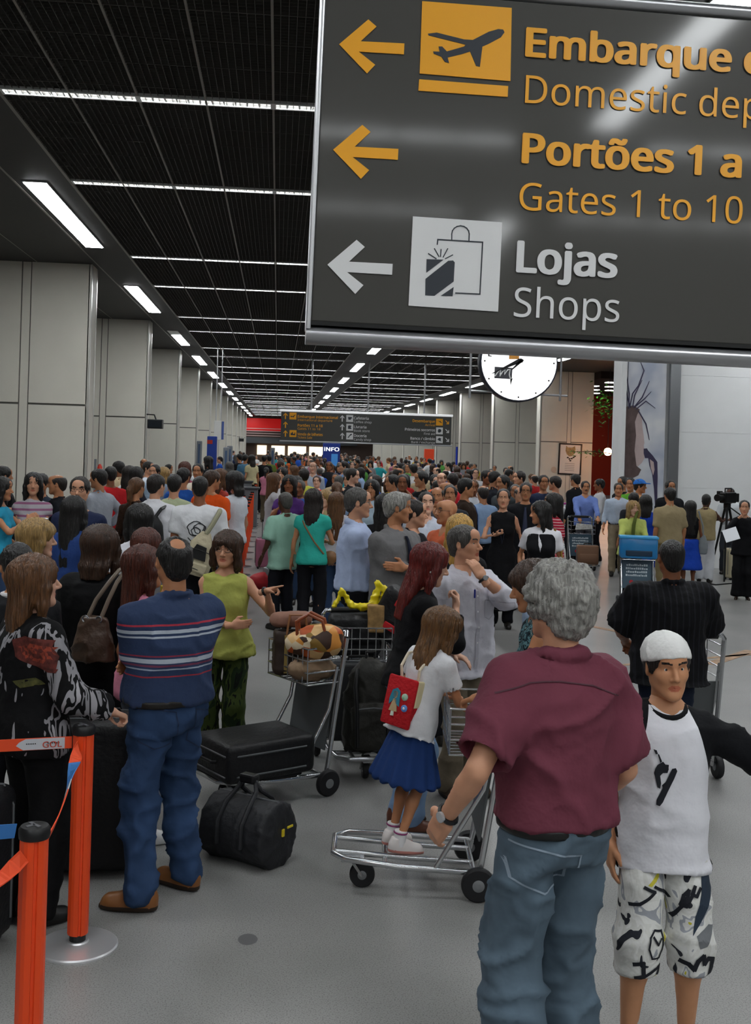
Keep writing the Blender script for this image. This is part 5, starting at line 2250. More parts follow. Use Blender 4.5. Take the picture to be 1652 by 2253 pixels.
bpk = on_y(806, 1700, 7.6)
soft_bag('travel_backpack', (bpk.x, 7.56, .175), R(4), 'bulky dark olive travel backpack standing on the second trolley', 'backpack', packbag,
         mat('olive_nylon', '#1d1c17', .6, bump=.3, bscale=30), extra=pack_bits, wr=.012, seed=9)
g0 = on_y(786, 1500, 7.98)
gc = suitcase((g0.x, 7.96, .16), R(4), (.42, .18, .56), 'dark grey hard case behind the olive backpack', mat('case_grey', '#2c2d2f', .35), wheels=False)
MB().box(-.06, .0, -.14, -.133, .48, .495).build('pink_ribbon', mat('ribbon_pink', '#d2308f', .5), gc)
bb = soft_bag('laptop_bag', on_y(778, 1415, 8.2), R(4), 'black flap bag on top of the grey case', 'bag',
              lambda: Field((-.24, -.14, 0), (.24, .14, .34), .012).box((0, 0, .15), (.19, .10, .15), .04, 0).box((0, -.09, .19), (.17, .025, .09), .02, .01), m_nylon, wr=.006)
bb.location.z = .72


def plbag():
    f = Field((-.26, -.1, 0), (.26, .1, .34), .009)
    f.path([(-.20, 0, .12), (-.14, 0, .24), (-.07, 0, .13), (.02, 0, .12), (.10, 0, .14), (.13, 0, .29), (.18, 0, .25), (.17, 0, .12), (.15, 0, .02), (.14, 0, -.1)],
           [.016, .014, .02, .022, .03, .018, .02, .035, .035, .03], .02)
    return f


yl = soft_bag('plastic_bag', (bb.location.x + .04, bb.location.y - .02, bb.location.z + .23), R(4), 'crumpled yellow plastic carrier bag over the black flap bag', 'bag', plbag,
              mat('yellow_plastic', '#e3cf1c', .35, var=.15, vscale=20), wr=.010, wrs=(25, 25, 25))
rb = soft_bag('sports_bag', on_y(868, 1365, 8.15), R(-20), 'black and red sports bag on the trolley behind the redhead', 'bag',
              lambda: Field((-.22, -.14, 0), (.22, .14, .42), .012).box((0, 0, .2), (.14, .09, .19), .04, 0, rot=Matrix.Rotation(R(28), 3, 'Y')), m_nylon, wr=.006,
              extra=lambda t: [MB().rbox(-.12, .10, -.108, -.092, z, z + .05, .006, M=Matrix.Rotation(R(28), 4, 'Y')).build('red_panel', mat('red_nylon', '#c22027', .5), t) for z in (.08, .26, .33)])
rb.location.z = .82
ob = MB().rbox(-.06, .06, -.05, .05, 0, .20, .01).build('paper_package', mat('package_tan', '#9b7a4c', .6, var=.4, vscale=18), None, loc=on_y(826, 1372, 8.12))
tag(ob, 'small tan paper package between the black and red bags', 'package')
ob.location.z = .90

# trolley three: the girl stands on it
TC = trolley((.74, 5.78, 0), R(85), 'empty steel luggage trolley with the girl standing on its deck', cx=-.12)

# trolleys further back on the open side
pD = on_floor(1290, 1262)
TD = trolley((pD.x, pD.y + .15, 0), R(178), 'trolley with a blue advertisement board pushed by the man in blue shirt', 1, m_adp, True, words=True)
m_tan = mat('briefcase_tan', '#8a6750', .5)
bc = suitcase(tw(TD, (0, .20, .18)), R(178), (.40, .16, .36), 'tan briefcase on the front of the blue-board trolley', m_tan, wheels=False)
nwp = MB()
nwp.prism([(-.16, 0), (.17, .02), (.16, .10), (-.13, .12)], -.02, .02)
o = nwp.build('newspaper', mat('newsprint', '#c9c9c6', .8, var=.3, vscale=30), None, loc=tw(TD, (0, -.16, .80)))
tag(o, 'folded newspaper in the basket of the blue-board trolley', 'newspaper')
pE = on_floor(1400, 1345)
TE = trolley((pE.x + .05, pE.y + .05, 0), R(168), 'trolley with a blue plastic crate pushed by the woman in lime', 1, m_adp, True, words=True)
bx = empty('plastic_crate', tw(TE, (0, -.30, .735)), R(168), 'translucent bright blue plastic crate in the trolley basket', 'crate')
m_blue = mat('blue_plastic', '#1f7ab8', .25, spec=.5)
MB().rbox(-.27, .27, -.13, .13, 0, .30, .03).build('box', m_blue, bx, smooth=True)
MB().rbox(-.28, .28, -.14, .14, .29, .33, .012).build('lid', mat('blue_plastic_lid', '#3fa0da', .25), bx, smooth=True)
MB().rbox(-.19, .19, .128, .145, .04, .12, .01).build('label_panel', mat('crate_dark', '#15324a', .4), bx)
pF = on_floor(1068, 1250)
TF = trolley((pF.x - .05, pF.y + .3, 0), R(150), 'grey trolley beside the woman in the black dress', 1, m_adp, True, words=True)
trolley((on_y(1468, 1400, 7.9).x, 7.92, 0), R(0), 'steel trolley pushed by the man in the black striped shirt', 1, m_board)
pG = on_floor(1255, 1222)
TG = trolley((pG.x, pG.y + .6, 0), R(150), 'trolley carrying a clear bag behind the woman in black vest', 1, m_adp, True, words=True)
cb = soft_bag('plastic_bag', tw(TG, (0, -.30, .75)), 0, 'clear plastic bag with a pink top in a trolley basket', 'bag', lambda: Field((-.25, -.18, 0), (.25, .18, .45), .018).ell((0, 0, .18), (.2, .14, .18), 0),
              mat('clear_film', '#b9bcc0', .2), wr=.02, wrs=(12, 12, 12), extra=lambda t: MB().rbox(-.12, .14, -.06, .06, .33, .37, .01).build('pink_top', mat('pink_film', '#b6449a', .4), t))

# cases near the queue and the film crew
ps = on_floor(583, 1252)
suitcase((ps.x, ps.y + .1, 0), R(5), (.36, .24, .55), 'dusty pink suitcase beside the man in the mint shirt', mat('case_pink', '#a8677f', .5), handle='up')
sr = soft_bag('holdall', on_floor(578, 1300), R(20), 'red and grey holdall on the floor beside the mint shirt man', 'bag', lambda: Field((-.3, -.2, 0), (.3, .2, .35), .018).ell((0, 0, .15), (.24, .14, .14), 0).plane((0, 0, .005), (0, 0, -1)),
              mat('holdall_red', '#a31722', .5), extra=lambda t: MB().rbox(.02, .3, -.12, .12, .16, .36, .04).build('grey_case_top', mat('holdall_grey', '#6c7072', .5), t, smooth=True))
sw_ = on_floor(1607, 1275)
bgc = suitcase((sw_.x + .05, sw_.y, 0), R(8), (.30, .26, .58), 'cream hard equipment case on the floor beside the film crew', mat('case_cream', '#b5ac90', .5))

# ---------------------------------------------------------------- film camera on its tripod
cp = Vector((on_y(1600, 1100, 19.9).x, 19.9, 0))
fc = empty('film_camera', (cp.x, cp.y, 0), R(35), 'black professional video camera on a tripod facing the interview', 'camera')
m_cam = mat('camera_black', '#0c0c0e', .4)
zc = on_y(1598, 1095, 19.9).z
MB().rbox(-.16, .20, -.07, .07, zc - .10, zc + .10, .02).build('camera_body', m_cam, fc)
MB().lathe([(.05, 0), (.055, .10), (.065, .16), (.065, .18)], 18, M=Matrix.Translation((-.16, 0, zc)) @ Matrix.Rotation(-math.pi / 2, 4, 'Y')).build('lens', m_cam, fc, smooth=True)
MB().tube([(-.08, 0, zc + .10), (-.08, 0, zc + .17), (.12, 0, zc + .17), (.12, 0, zc + .10)], .014, 8).build('top_handle', m_cam, fc)
MB().rbox(-.16, -.04, .07, .13, zc + .05, zc + .12, .01).build('viewfinder', m_cam, fc)
MB().rbox(.20, .30, -.06, .06, zc - .08, zc + .08, .01).build('battery', m_cam, fc)
MB().rbox(-.05, .05, -.05, .05, zc - .20, zc - .10, .01).build('pan_head', m_cam, fc)
for k in range(3):
    a = R(90 + 120 * k)
    MB().tube([(.04 * math.cos(a), .04 * math.sin(a), zc - .18), (.34 * math.cos(a), .34 * math.sin(a), .0)], [.024, .016], 8).build('tripod_leg', m_cam, fc, smooth=True)
MB().tube([(.05, 0, zc - .16), (.35, -.2, zc - .40)], .012, 8).build('pan_bar', m_cam, fc)
cbl = MB()
pts = [on_floor(1540, 1283), on_floor(1575, 1288), on_floor(1610, 1285), on_floor(1640, 1295), on_floor(1690, 1290)]
cbl.tube([p + Vector((0, 0, .012)) for p in pts], .012, 6)
o = cbl.build('camera_cable', m_cam)
tag(o, 'black camera cable lying across the grey floor', 'cable')

# ---------------------------------------------------------------- fittings on the walls and in the background
def hang(name, px, py, Y, w, h, d, m, label, cat, arm=None):
    p = on_y(px, py, Y)
    t = empty(name, p, 0, label, cat)
    MB().rbox(-w / 2, w / 2, -d / 2, d / 2, -h / 2, h / 2, .015).build('case', m, t)
    return t


mon = hang('flight_monitor', 342, 933, 31.9, .42, .26, .34, mat('monitor_black', '#0b0b0c', .4), 'small black flight monitor on an arm from the second fin', 'monitor')
MB().box(-.18, .18, -.19, -.17, -.10, .10).build('screen', mat('screen_dark', '#141a20', .2), mon)
MB().tube([(0, .1, .13), (-.05, .1, .26), (-.30, .5, .28), (-.335, .955, .28)], .02, 8).build('arm', m_black, mon)
mon2 = hang('flight_monitor', 531, 968, 113.3, .5, .32, .3, mat('monitor_black', '#0b0b0c', .4), 'tiny distant black monitor near the end of the check-in wall', 'monitor')
MB().tube([(-.2, .1, .10), (-.2, .3, .3)], .03, 6).build('arm', m_black, mon2)
hs_ = hang('hanging_sign', 479, 947, 41.0, .27, .70, .08, mat('sheet_white', '#d9d8d4', .5), 'narrow white sign hanging beside the blue pylon', 'sign')
MB().box(.14, .22, -.04, .03, -.33, .33).build('blue_edge', mat('edge_blue', '#4a5e9c', .5), hs_)
for x in (-.08, .1):
    MB().tube([(x, 0, .35), (x, 0, HCEIL - hs_.location.z)], .02, 6).build('hanger_rod', m_alu2, hs_)
bpz = on_y(466, 1000, 40.0)
py_ = empty('blue_pylon', (bpz.x, 40.0, 0), 0, 'tall dark blue check-in pylon with a red mark at the left wall', 'pylon')
MB().rbox(-.17, .17, -.15, .15, 0, on_y(466, 960, 40).z, .02).build('pillar', mat('pylon_blue', '#1f3f96', .45), py_)
MB().box(-.17, .02, -.16, -.15, 2.2, 2.34).build('red_mark', mat('mark_red', '#b03020', .5), py_)
for px, Y, zt_, lab in ((439, 36, 970, 'first slim grey counter column beside the blue pylon'), (498, 33, 984, 'tall grey kiosk column in front of the check-in desks'), (506, 33.6, 981, 'pale grey kiosk column close behind the tall one'), (600, 40, 985, 'grey column standing in the crowd left of the info sign')):
    p = on_y(px, zt_, Y)
    t = empty('kiosk_column', (p.x, Y, 0), 0, lab, 'column')
    MB().rbox(-.08, .08, -.12, .12, 0, p.z, .02).build('column_body', mat('kiosk_grey', '#7d8288', .4), t)
    MB().box(-.03, .03, -.125, -.12, .3, p.z - .1).build('blue_stripe', mat('kiosk_blue', '#42597a', .4), t)
inf = on_y(729, 990, 52.0)
it = empty('info_sign', (inf.x, 52.0, 0), 0, 'blue info totem with white lettering rising from the crowd', 'sign')
zt2, zb2 = on_y(729, 975, 52).z, 1.1
MB().rbox(-.40, .40, -.1, .1, zb2, zt2, .02).build('totem', mat('info_blue', '#152a72', .4, emit=.15), it)
MB().box(-.1, .1, -.05, .05, 0, zb2).build('stem', m_alu, it)
text_obj('iNFO', .30, mat('info_white', '#ffffff', .4, emit=.8), it, (0, -.105, zt2 - .37), .02, 1, 'C', fit=.72)
MB().box(.0, .3, -.105, -.1, zb2 + .1, zt2 - .50).build('map_print', mat('info_map', '#3f7fc0', .4, emit=.2), it)
rt = on_y(943, 1020, 60.0)
tt = empty('red_totem', (rt.x, 60.0, 0), 0, 'orange red totem with a white ring beside the far panelled wall', 'totem')
MB().rbox(-.26, .26, -.15, .15, 0, on_y(943, 988, 60).z, .02).build('totem_body', mat('totem_red', '#d2401c', .4, emit=.1), tt)
MB().lathe([(.12, 0), (.14, .01), (.10, .02)], 18, M=Matrix.Translation((.12, -.15, 1.55)) @ ry).build('ring', m_signw, tt)
MB().box(.12, .30, -.18, -.15, .9, 1.65).build('blue_panel', mat('totem_blue', '#1b2a50', .4), tt)
bpp = on_y(1004, 1020, 66.0)
bt = empty('blue_pole', (bpp.x, 66.0, 0), 0, 'slim bright blue pole standing before the panelled wall', 'pole')
MB().tube([(0, 0, 0), (0, 0, on_y(1004, 983, 66).z)], .06, 10).build('shaft', mat('pole_blue', '#1f3fc0', .4), bt, smooth=True)
MB().lathe([(.2, 0), (.2, .03)], 16).build('base', m_alu, bt)
# fire hose box near the first fin
fx = on_y(214, 1028, 22.3)
ft = empty('fire_extinguisher_post', (fx.x, 22.3, 0), 0, 'slim grey post with a red extinguisher at the first fin', 'post')
MB().rbox(-.06, -.02, -.03, .03, 0, on_y(214, 1010, 22.3).z, .008).build('post', mat('post_grey', '#6f7378', .4), ft)
MB().lathe([(.045, 1.45), (.05, 1.5), (.05, 1.7), (.02, 1.76)], 14, M=Matrix.Translation((.05, 0, 0))).build('extinguisher', mat('ext_red', '#c0301c', .4), ft, smooth=True)
# check-in counters on the left in the distance
for i, (px, py, Y) in enumerate(((528, 1035, 30.5), (520, 1030, 35.5))):
    p = on_y(px, py, Y)
    t = empty('check_in_desk', (p.x, Y, 0), 0, ('nearer' if i == 0 else 'farther') + ' grey check-in desk beside the queue line', 'desk')
    MB().rbox(-.5, .5, -.3, .3, 0, 1.02, .02).build('desk_body', mat('desk_grey', '#6b6e72', .5), t)
    MB().rbox(-.55, .55, -.34, .34, 1.02, 1.07, .01).build('desk_top', mat('desk_top', '#3a3c40', .4), t)
# arcade lamp, tree and leaves
lp = on_y(1337, 994, 45.0)
al = empty('globe_lamp', lp, 0, 'glowing round orange lamp in the red arcade gap', 'lamp')
V, F = sphere_arr((0, 0, 0), .16, 18, 12)
fobj('globe', [(V, F, 0)], lamp_mat('globe_glow', (1.0, .45, .2), 60), al)
MB().tube([(0, 0, .15), (0, 0, HCEIL - lp.z)], .012, 6).build('cord', m_black, al)
m_leaf = mat('leaf_green', '#3f7a1f', .5, var=.3, vscale=20)
tr = empty('indoor_tree', (lp.x + .1, 40.0, 0), 0, 'slender indoor tree with bright green leaves beside the white column', 'tree')
tz = on_y(1330, 890, 40.0)
MB().tube([(0, 0, 0), (.05, 0, 1.5), (-.02, .1, 3.0), (tz.x - lp.x - .1, 0, tz.z)], [.05, .04, .03, .02], 8).build('trunk', mat('bark', '#3a2a1c', .8), tr, smooth=True)
rs = np.random.RandomState(11)


def leaves(n, c, sp, size):
    mb = MB()
    for i in range(n):
        p = A(c) + rs.normal(0, 1, 3) * A(sp)
        a, b = rs.uniform(0, 6.28), rs.uniform(-.8, .8)
        u = A((math.cos(a), math.sin(a), b)) * size
        v = A((-math.sin(a), math.cos(a), rs.uniform(-.5, .5))) * size * .45
        n_ = np.cross(u, v)
        n_ = n_ / np.linalg.norm(n_) * size * .08
        mb.add([tuple(p - u), tuple(p + v + n_), tuple(p + u), tuple(p - v + n_)], [(0, 1, 2), (0, 2, 3)])
    return mb


o = leaves(160, (tz.x - lp.x - .1, 0, tz.z), (.22, .25, .30), .09).build('foliage', m_leaf, tr)
tag(o, kind='stuff')
b0 = on_y(1258, 994, 40.0)
b1_ = on_y(1345, 998, 40.0)
br = MB()
MB().tube([b1_ - Vector(tr.location), lerp(b0, b1_, .5) - Vector(tr.location) + Vector((0, 0, .05)), b0 - Vector(tr.location)], [.02, .015, .008], 6).build('branch', mat('bark', '#3a2a1c', .8), tr)
mb = MB()
for t_ in np.linspace(0, .85, 14):
    q = lerp(b0, b1_, t_) - Vector(tr.location)
    k = leaves(7, tuple(q), (.05, .08, .06), .06)
    mb.add(k.v, k.f)
o = mb.build('branch_leaves', m_leaf, tr)
tag(o, kind='stuff')
# ================================================================== the people near the camera
def stripe_mat(name, base, stripes, z0=.9, z1=1.5, var=.05):
    m = cloth_mat(base, name=name).copy()
    nt = m.node_tree
    b = nt.nodes['Principled BSDF']
    tc = nt.nodes.new('ShaderNodeTexCoord')
    sp = nt.nodes.new('ShaderNodeSeparateXYZ')
    nt.links.new(tc.outputs['Object'], sp.inputs[0])
    mr = nt.nodes.new('ShaderNodeMapRange')
    mr.inputs[1].default_value, mr.inputs[2].default_value = z0, z1
    nt.links.new(sp.outputs[2], mr.inputs[0])
    r = nt.nodes.new('ShaderNodeValToRGB')
    r.color_ramp.interpolation = 'CONSTANT'
    els = [(0.0, base)]
    for z, w, c in sorted(stripes):
        els.append(((z - w / 2 - z0) / (z1 - z0), c))
        els.append(((z + w / 2 - z0) / (z1 - z0), base))
    r.color_ramp.elements[0].position = 0
    r.color_ramp.elements[0].color = (*lin(base), 1)
    r.color_ramp.elements[1].position = els[1][0]
    r.color_ramp.elements[1].color = (*lin(els[1][1]), 1)
    for p, c in els[2:]:
        e = r.color_ramp.elements.new(p)
        e.color = (*lin(c), 1)
    nt.links.new(mr.outputs[0], r.inputs[0])
    for l in list(b.inputs['Base Color'].links):
        nt.links.remove(l)
    nt.links.new(r.outputs[0], b.inputs['Base Color'])
    return m


def vstripe_mat(name, c0, c1, freq, axis=0, width=.5, rough=.8):
    m = cloth_mat(c0, name=name).copy()
    nt = m.node_tree
    b = nt.nodes['Principled BSDF']
    tc = nt.nodes.new('ShaderNodeTexCoord')
    sp = nt.nodes.new('ShaderNodeSeparateXYZ')
    nt.links.new(tc.outputs['Object'], sp.inputs[0])
    ml = nt.nodes.new('ShaderNodeMath')
    ml.operation = 'MULTIPLY'
    ml.inputs[1].default_value = freq
    nt.links.new(sp.outputs[axis], ml.inputs[0])
    fr = nt.nodes.new('ShaderNodeMath')
    fr.operation = 'FRACT'
    nt.links.new(ml.outputs[0], fr.inputs[0])
    r = nt.nodes.new('ShaderNodeValToRGB')
    r.color_ramp.interpolation = 'CONSTANT'
    r.color_ramp.elements[0].color = (*lin(c0), 1)
    r.color_ramp.elements[1].position = 1 - width
    r.color_ramp.elements[1].color = (*lin(c1), 1)
    nt.links.new(fr.outputs[0], r.inputs[0])
    for l in list(b.inputs['Base Color'].links):
        nt.links.remove(l)
    nt.links.new(r.outputs[0], b.inputs['Base Color'])
    return m


def pattern_mat(name, cols, scale=14, stretch=(1, 1, 1), distort=1.5, kind='noise', rough=.8):
    """printed cloth: several flat colours from a warped noise"""
    m = cloth_mat(cols[0], name=name).copy()
    nt = m.node_tree
    b = nt.nodes['Principled BSDF']
    tc = nt.nodes.new('ShaderNodeTexCoord')
    mp = nt.nodes.new('ShaderNodeMapping')
    mp.inputs['Scale'].default_value = stretch
    nt.links.new(tc.outputs['Object'], mp.inputs[0])
    n = nt.nodes.new('ShaderNodeTexNoise')
    n.inputs['Scale'].default_value = scale
    n.inputs['Detail'].default_value = 2
    n.inputs['Distortion'].default_value = distort
    nt.links.new(mp.outputs[0], n.inputs['Vector'])
    r = nt.nodes.new('ShaderNodeValToRGB')
    r.color_ramp.interpolation = 'CONSTANT'
    k = len(cols)
    for i, c in enumerate(cols):
        p = 0 if i == 0 else .36 + .30 * (i - 1) / max(1, k - 2)
        e = r.color_ramp.elements[i] if i < 2 else r.color_ramp.elements.new(p)
        e.position = p
        e.color = (*lin(c), 1)
    nt.links.new(n.outputs['Fac'], r.inputs[0])
    for l in list(b.inputs['Base Color'].links):
        nt.links.remove(l)
    nt.links.new(r.outputs[0], b.inputs['Base Color'])
    return m


def local_px(pn, px, py, yl):
    """pixel to the x,z of the person's own frame on its plane y=yl"""
    d = ray(px, py)
    rot = Matrix.Rotation(-pn.root.rotation_euler.z, 3, 'Z')
    o = rot @ (Vector((0, 0, CAMZ)) - pn.loc)
    dd = rot @ d
    t = (yl - o.y) / dd.y
    p = o + dd * t
    return p.x, p.z


def bvh_of(o):
    me = o.data
    return BVHTree.FromPolygons([v.co.copy() for v in me.vertices], [tuple(p.vertices) for p in me.polygons])


def decal(o, polys, m, name, side=1, off=.005, cut=.010, tris=None):
    """flat print laid onto the cloth: 2-D outlines in x,z pressed onto the mesh along y"""
    bv = bvh_of(o)
    bm = bmesh.new()
    if tris is not None:
        vs = [bm.verts.new((x, 0, z)) for x, z in tris[0]]
        for f in tris[1]:
            try:
                bm.faces.new([vs[i] for i in f])
            except ValueError:
                pass
    else:
        for poly in polys:
            vs = [bm.verts.new((x, 0, z)) for x, z in poly]
            try:
                bm.faces.new(vs)
            except ValueError:
                pass
    bmesh.ops.triangulate(bm, faces=list(bm.faces))
    for _ in range(6):
        es = [e for e in bm.edges if e.calc_length() > cut]
        if not es:
            break
        bmesh.ops.subdivide_edges(bm, edges=es, cuts=1)
        bmesh.ops.triangulate(bm, faces=[f for f in bm.faces if len(f.verts) > 4])
    dead = []
    for v in bm.verts:
        h = bv.ray_cast(Vector((v.co.x, side * 1.5, v.co.z)), Vector((0, -side, 0)))
        if h[0] is None:
            dead.append(v)
        else:
            v.co.y = h[0].y + side * off
    bmesh.ops.delete(bm, geom=dead, context='VERTS')
    bmesh.ops.recalc_face_normals(bm, faces=bm.faces)
    me = bpy.data.meshes.new(name)
    bm.to_mesh(me)
    bm.free()
    me.materials.append(m)
    d = bpy.data.objects.new(name, me)
    link(d)
    d.parent = o
    return d


def thick(pts, w):
    """polyline to a list of quads of width w"""
    out = []
    for (a, b) in zip(pts[:-1], pts[1:]):
        d = Vector((b[0] - a[0], b[1] - a[1]))
        if d.length < 1e-6:
            continue
        d.normalize()
        n = Vector((-d.y, d.x)) * w / 2
        e = d * w * .3
        out.append([(a[0] - n.x - e.x, a[1] - n.y - e.y), (b[0] - n.x + e.x, b[1] - n.y + e.y), (b[0] + n.x + e.x, b[1] + n.y + e.y), (a[0] + n.x - e.x, a[1] + n.y - e.y)])
    return out


def glasses(pn, col='#1a1a1a', r=.024):
    mb = MB()
    for s in (-1, 1):
        pts = [(s * .033 + r * math.cos(a), .092 - .006 * abs(math.cos(a)), .008 + r * .72 * math.sin(a)) for a in np.linspace(0, 2 * math.pi, 14, endpoint=False)]
        mb.tube([pn.Hd @ Vector(p) for p in pts], .0018 * pn.hs * 1.2, 6, closed=True)
        mb.tube([pn.Hd @ Vector(p) for p in ((s * .057, .088, .012), (s * .074, .05, .014), (s * .08, -.01, .012))], .0018, 6)
    mb.tube([pn.Hd @ Vector(p) for p in ((-.01, .097, .010), (.01, .097, .010))], .0018, 6)
    return mb.build('glasses', mat('glasses_frame', col, .3), pn.root)


def watch(pn, i, col='#121214', face='#8a8d90'):
    M = pn.J['M%d' % i]
    mb = MB()
    pts = [M @ Vector((.030 * math.cos(a), -.022, .024 * math.sin(a))) for a in np.linspace(0, 2 * math.pi, 16, endpoint=False)]
    mb.tube(pts, .0095 * pn.s, 6, closed=True)
    o = mb.build('watch', mat('watch_strap', col, .4), pn.root, smooth=True)
    MB().lathe([(.017, 0), (.017, .009), (.013, .010)], 14, M=M @ Matrix.Translation((0, -.022, .026))).build('watch_face', mat('watch_face', face, .25, metal=.5), o)
    return o


def slung_strap(pn, pts, r, m, parent, name='strap'):
    return MB().tube([pn.world(p) - Vector(parent.location) for p in pts], r, 8).build(name, m, parent, smooth=True)


# ---- man in the striped polo
polo = stripe_mat('polo_navy', '#2f3d5b', [(1.375, .010, '#b0394a'), (1.343, .016, '#aeb6c2'), (1.318, .008, '#aeb6c2'), (1.228, .008, '#8c3448'), (1.205, .020, '#aeb6c2'),
                                            (1.182, .010, '#6f3a50'), (1.165, .009, '#9aa5b5'), (1.130, .007, '#9c3340')])
m_jean = cloth_mat('#2a3f5f', bump=.4, bscale=9, var=.22, name='denim_blue')
m_jean2 = cloth_mat('#52626f', bump=.4, bscale=9, var=.16, name='denim_faded')
m_jean3 = cloth_mat('#6f88a8', bump=.4, bscale=9, var=.16, name='denim_light')
ARMX = ((-.09, .20, 1.17), (1, -.4, -.9), 'flat', (0, -1, 0), (-1, -.45, .1))
p_polo = Person('balding man in a navy striped polo and blue jeans seen from behind', (-.495, 5.53), 38, 1.775, bw=1.13, belly=.05, skin='tan', hair=('crown', 'black'), head=(-14, 0, 0),
                arms=(ARMX, CROSSB), q=0, feet=((-.15, -.04, 44), (.16, .05, 16)),
                top=dict(kind='polo', name='polo_shirt', mat=polo, sleeve=.72, sease=.024, ease=.028, hem=.965, collar=True, wr=.011),
                bottom=dict(kind='jeans', mat=m_jean, ease=.022, top=1.01, wr=.017, wrs=(6, 6, 11), belt='#16120f'), shoes=dict(col='#80522c', sole='#2a1c12'))
jl = p_polo.parts['jeans']
for px0 in (318, 430):
    pl = [local_px(p_polo, px0 + a, b, -.15) for a, b in ((0, 1560), (72, 1568), (70, 1640), (36, 1655), (2, 1636))]
    try:
        decal(jl, [q for a, b in zip(pl, pl[1:] + pl[:1]) for q in thick([a, b], .006)], mat('denim_seam', '#1b2b48', .8), 'pocket_seam', -1)
    except Exception:
        pass

# ---- woman in lime
LP = ((.34, .22, 1.36), (.7, -.1, -1), 'point', (0, .5, -1), (1, .25, .30))
p_lime = Person('woman in a lime green sleeveless blouse pointing with raised finger', (500, 1173, 7.75), 172, None, 'f', 1.02, .02, 'light', ('bob', 'brown'), head=(-6, 0, -3), bust=.07,
                arms=(LP, ((-.10, .20, 1.10), (1, -.2, -.9), 'relax', (0, -1, 0), (-1, -.2, .1))), q=0,
                top=dict(kind='blouse', col='#a6a956', sleeve=0, ease=.034, hem=.845, flare=.030, neck=.035, wr=.012),
                bottom=dict(kind='pants', mat=pattern_mat('green_print', ['#10150f', '#1c2a16', '#39461f', '#10130f', '#5f6a2b'], 9, (1, 1, .4)), ease=.012, flare=.03, hem=.03, top=.97))
glasses(p_lime, '#6b6258')
watch(p_lime, 0)

# ---- man in maroon
ML = ((.345, .06, .97), (.5, -1, 0), 'relax', (-.8, .3, 0))
p_mar = Person('grey curly-haired man in a maroon short-sleeved shirt seen from behind', (1232, 1250, 3.68), 16, None, bw=.90, belly=.02, skin='light', hair=('curly', 'silver'), head=(12, 0, 0),
               arms=(ML, ((.24, .16, .95), (.2, -1, 0), 'relax', (-1, 0, 0))), q=0, feet=((-.13, -.06, 10), (.13, .08, -6)),
               top=dict(kind='shirt', col='#6b3543', sleeve=.86, sease=.036, ease=.042, hem=.955, collar=True, wr=.015, wrs=(6, 6, 5)),
               bottom=dict(kind='jeans', mat=m_jean2, ease=.026, top=.985, wr=.018, flare=.012, belt='#101010'), shoes=dict(col='#2a2019'))
watch(p_mar, 0, '#0e0e10', '#c9ccd0')
pl = [local_px(p_mar, a, b, -.17) for a, b in ((1155, 1878), (1290, 1890), (1286, 1960), (1222, 1985), (1160, 1960))]
decal(p_mar.parts['jeans'], [q for a, b in zip(pl, pl[1:] + pl[:1]) for q in thick([a, b], .006)], mat('denim_seam_pale', '#8695a3', .8), 'pocket_seam', -1)
yk_ = [local_px(p_mar, a, b, -.16) for a, b in ((1112, 1535), (1180, 1508), (1240, 1503), (1310, 1510), (1372, 1535))]
decal(p_mar.parts['shirt'], thick(yk_, .004), mat('seam_maroon', '#4a2a34', .8), 'yoke_seam', -1)

# ---- boy in the raglan tee
m_rag_w = cloth_mat('#d9d9df', name='tee_white')
m_rag_b = cloth_mat('#0d0e12', name='tee_black')


def raglan_mat(s):
    """white body, black raglan sleeves and collar, split along the seam line"""
    m = cloth_mat('#d9d9df', name='raglan').copy()
    nt = m.node_tree
    L = nt.links

    def M2(op, a, b=None):
        n = nt.nodes.new('ShaderNodeMath')
        n.operation = op
        for i, v in enumerate((a, b)):
            if v is None:
                continue
            if isinstance(v, (int, float)):
                n.inputs[i].default_value = v
            else:
                L.new(v, n.inputs[i])
        return n.outputs[0]
    tc = nt.nodes.new('ShaderNodeTexCoord')
    sp = nt.nodes.new('ShaderNodeSeparateXYZ')
    L.new(tc.outputs['Object'], sp.inputs[0])
    x = M2('DIVIDE', M2('ABSOLUTE', sp.outputs[0]), s)
    z = M2('DIVIDE', sp.outputs[2], s)
    lim = M2('ADD', M2('MULTIPLY', M2('MAXIMUM', M2('SUBTRACT', 1.455, z), 0.0), .34), .078)
    a = M2('MULTIPLY', M2('GREATER_THAN', x, lim), M2('GREATER_THAN', z, 1.17))
    a = M2('MAXIMUM', a, M2('GREATER_THAN', x, .195))
    a = M2('MAXIMUM', a, M2('GREATER_THAN', z, 1.446))
    mx = nt.nodes.new('ShaderNodeMix')
    mx.data_type = 'RGBA'
    L.new(a, mx.inputs[0])
    mx.inputs[6].default_value = (*lin('#d9d9df'), 1)
    mx.inputs[7].default_value = (*lin('#0d0e12'), 1)
    b = nt.nodes['Principled BSDF']
    for l in list(b.inputs['Base Color'].links):
        L.remove(l)
    L.new(mx.outputs[2], b.inputs['Base Color'])
    return m


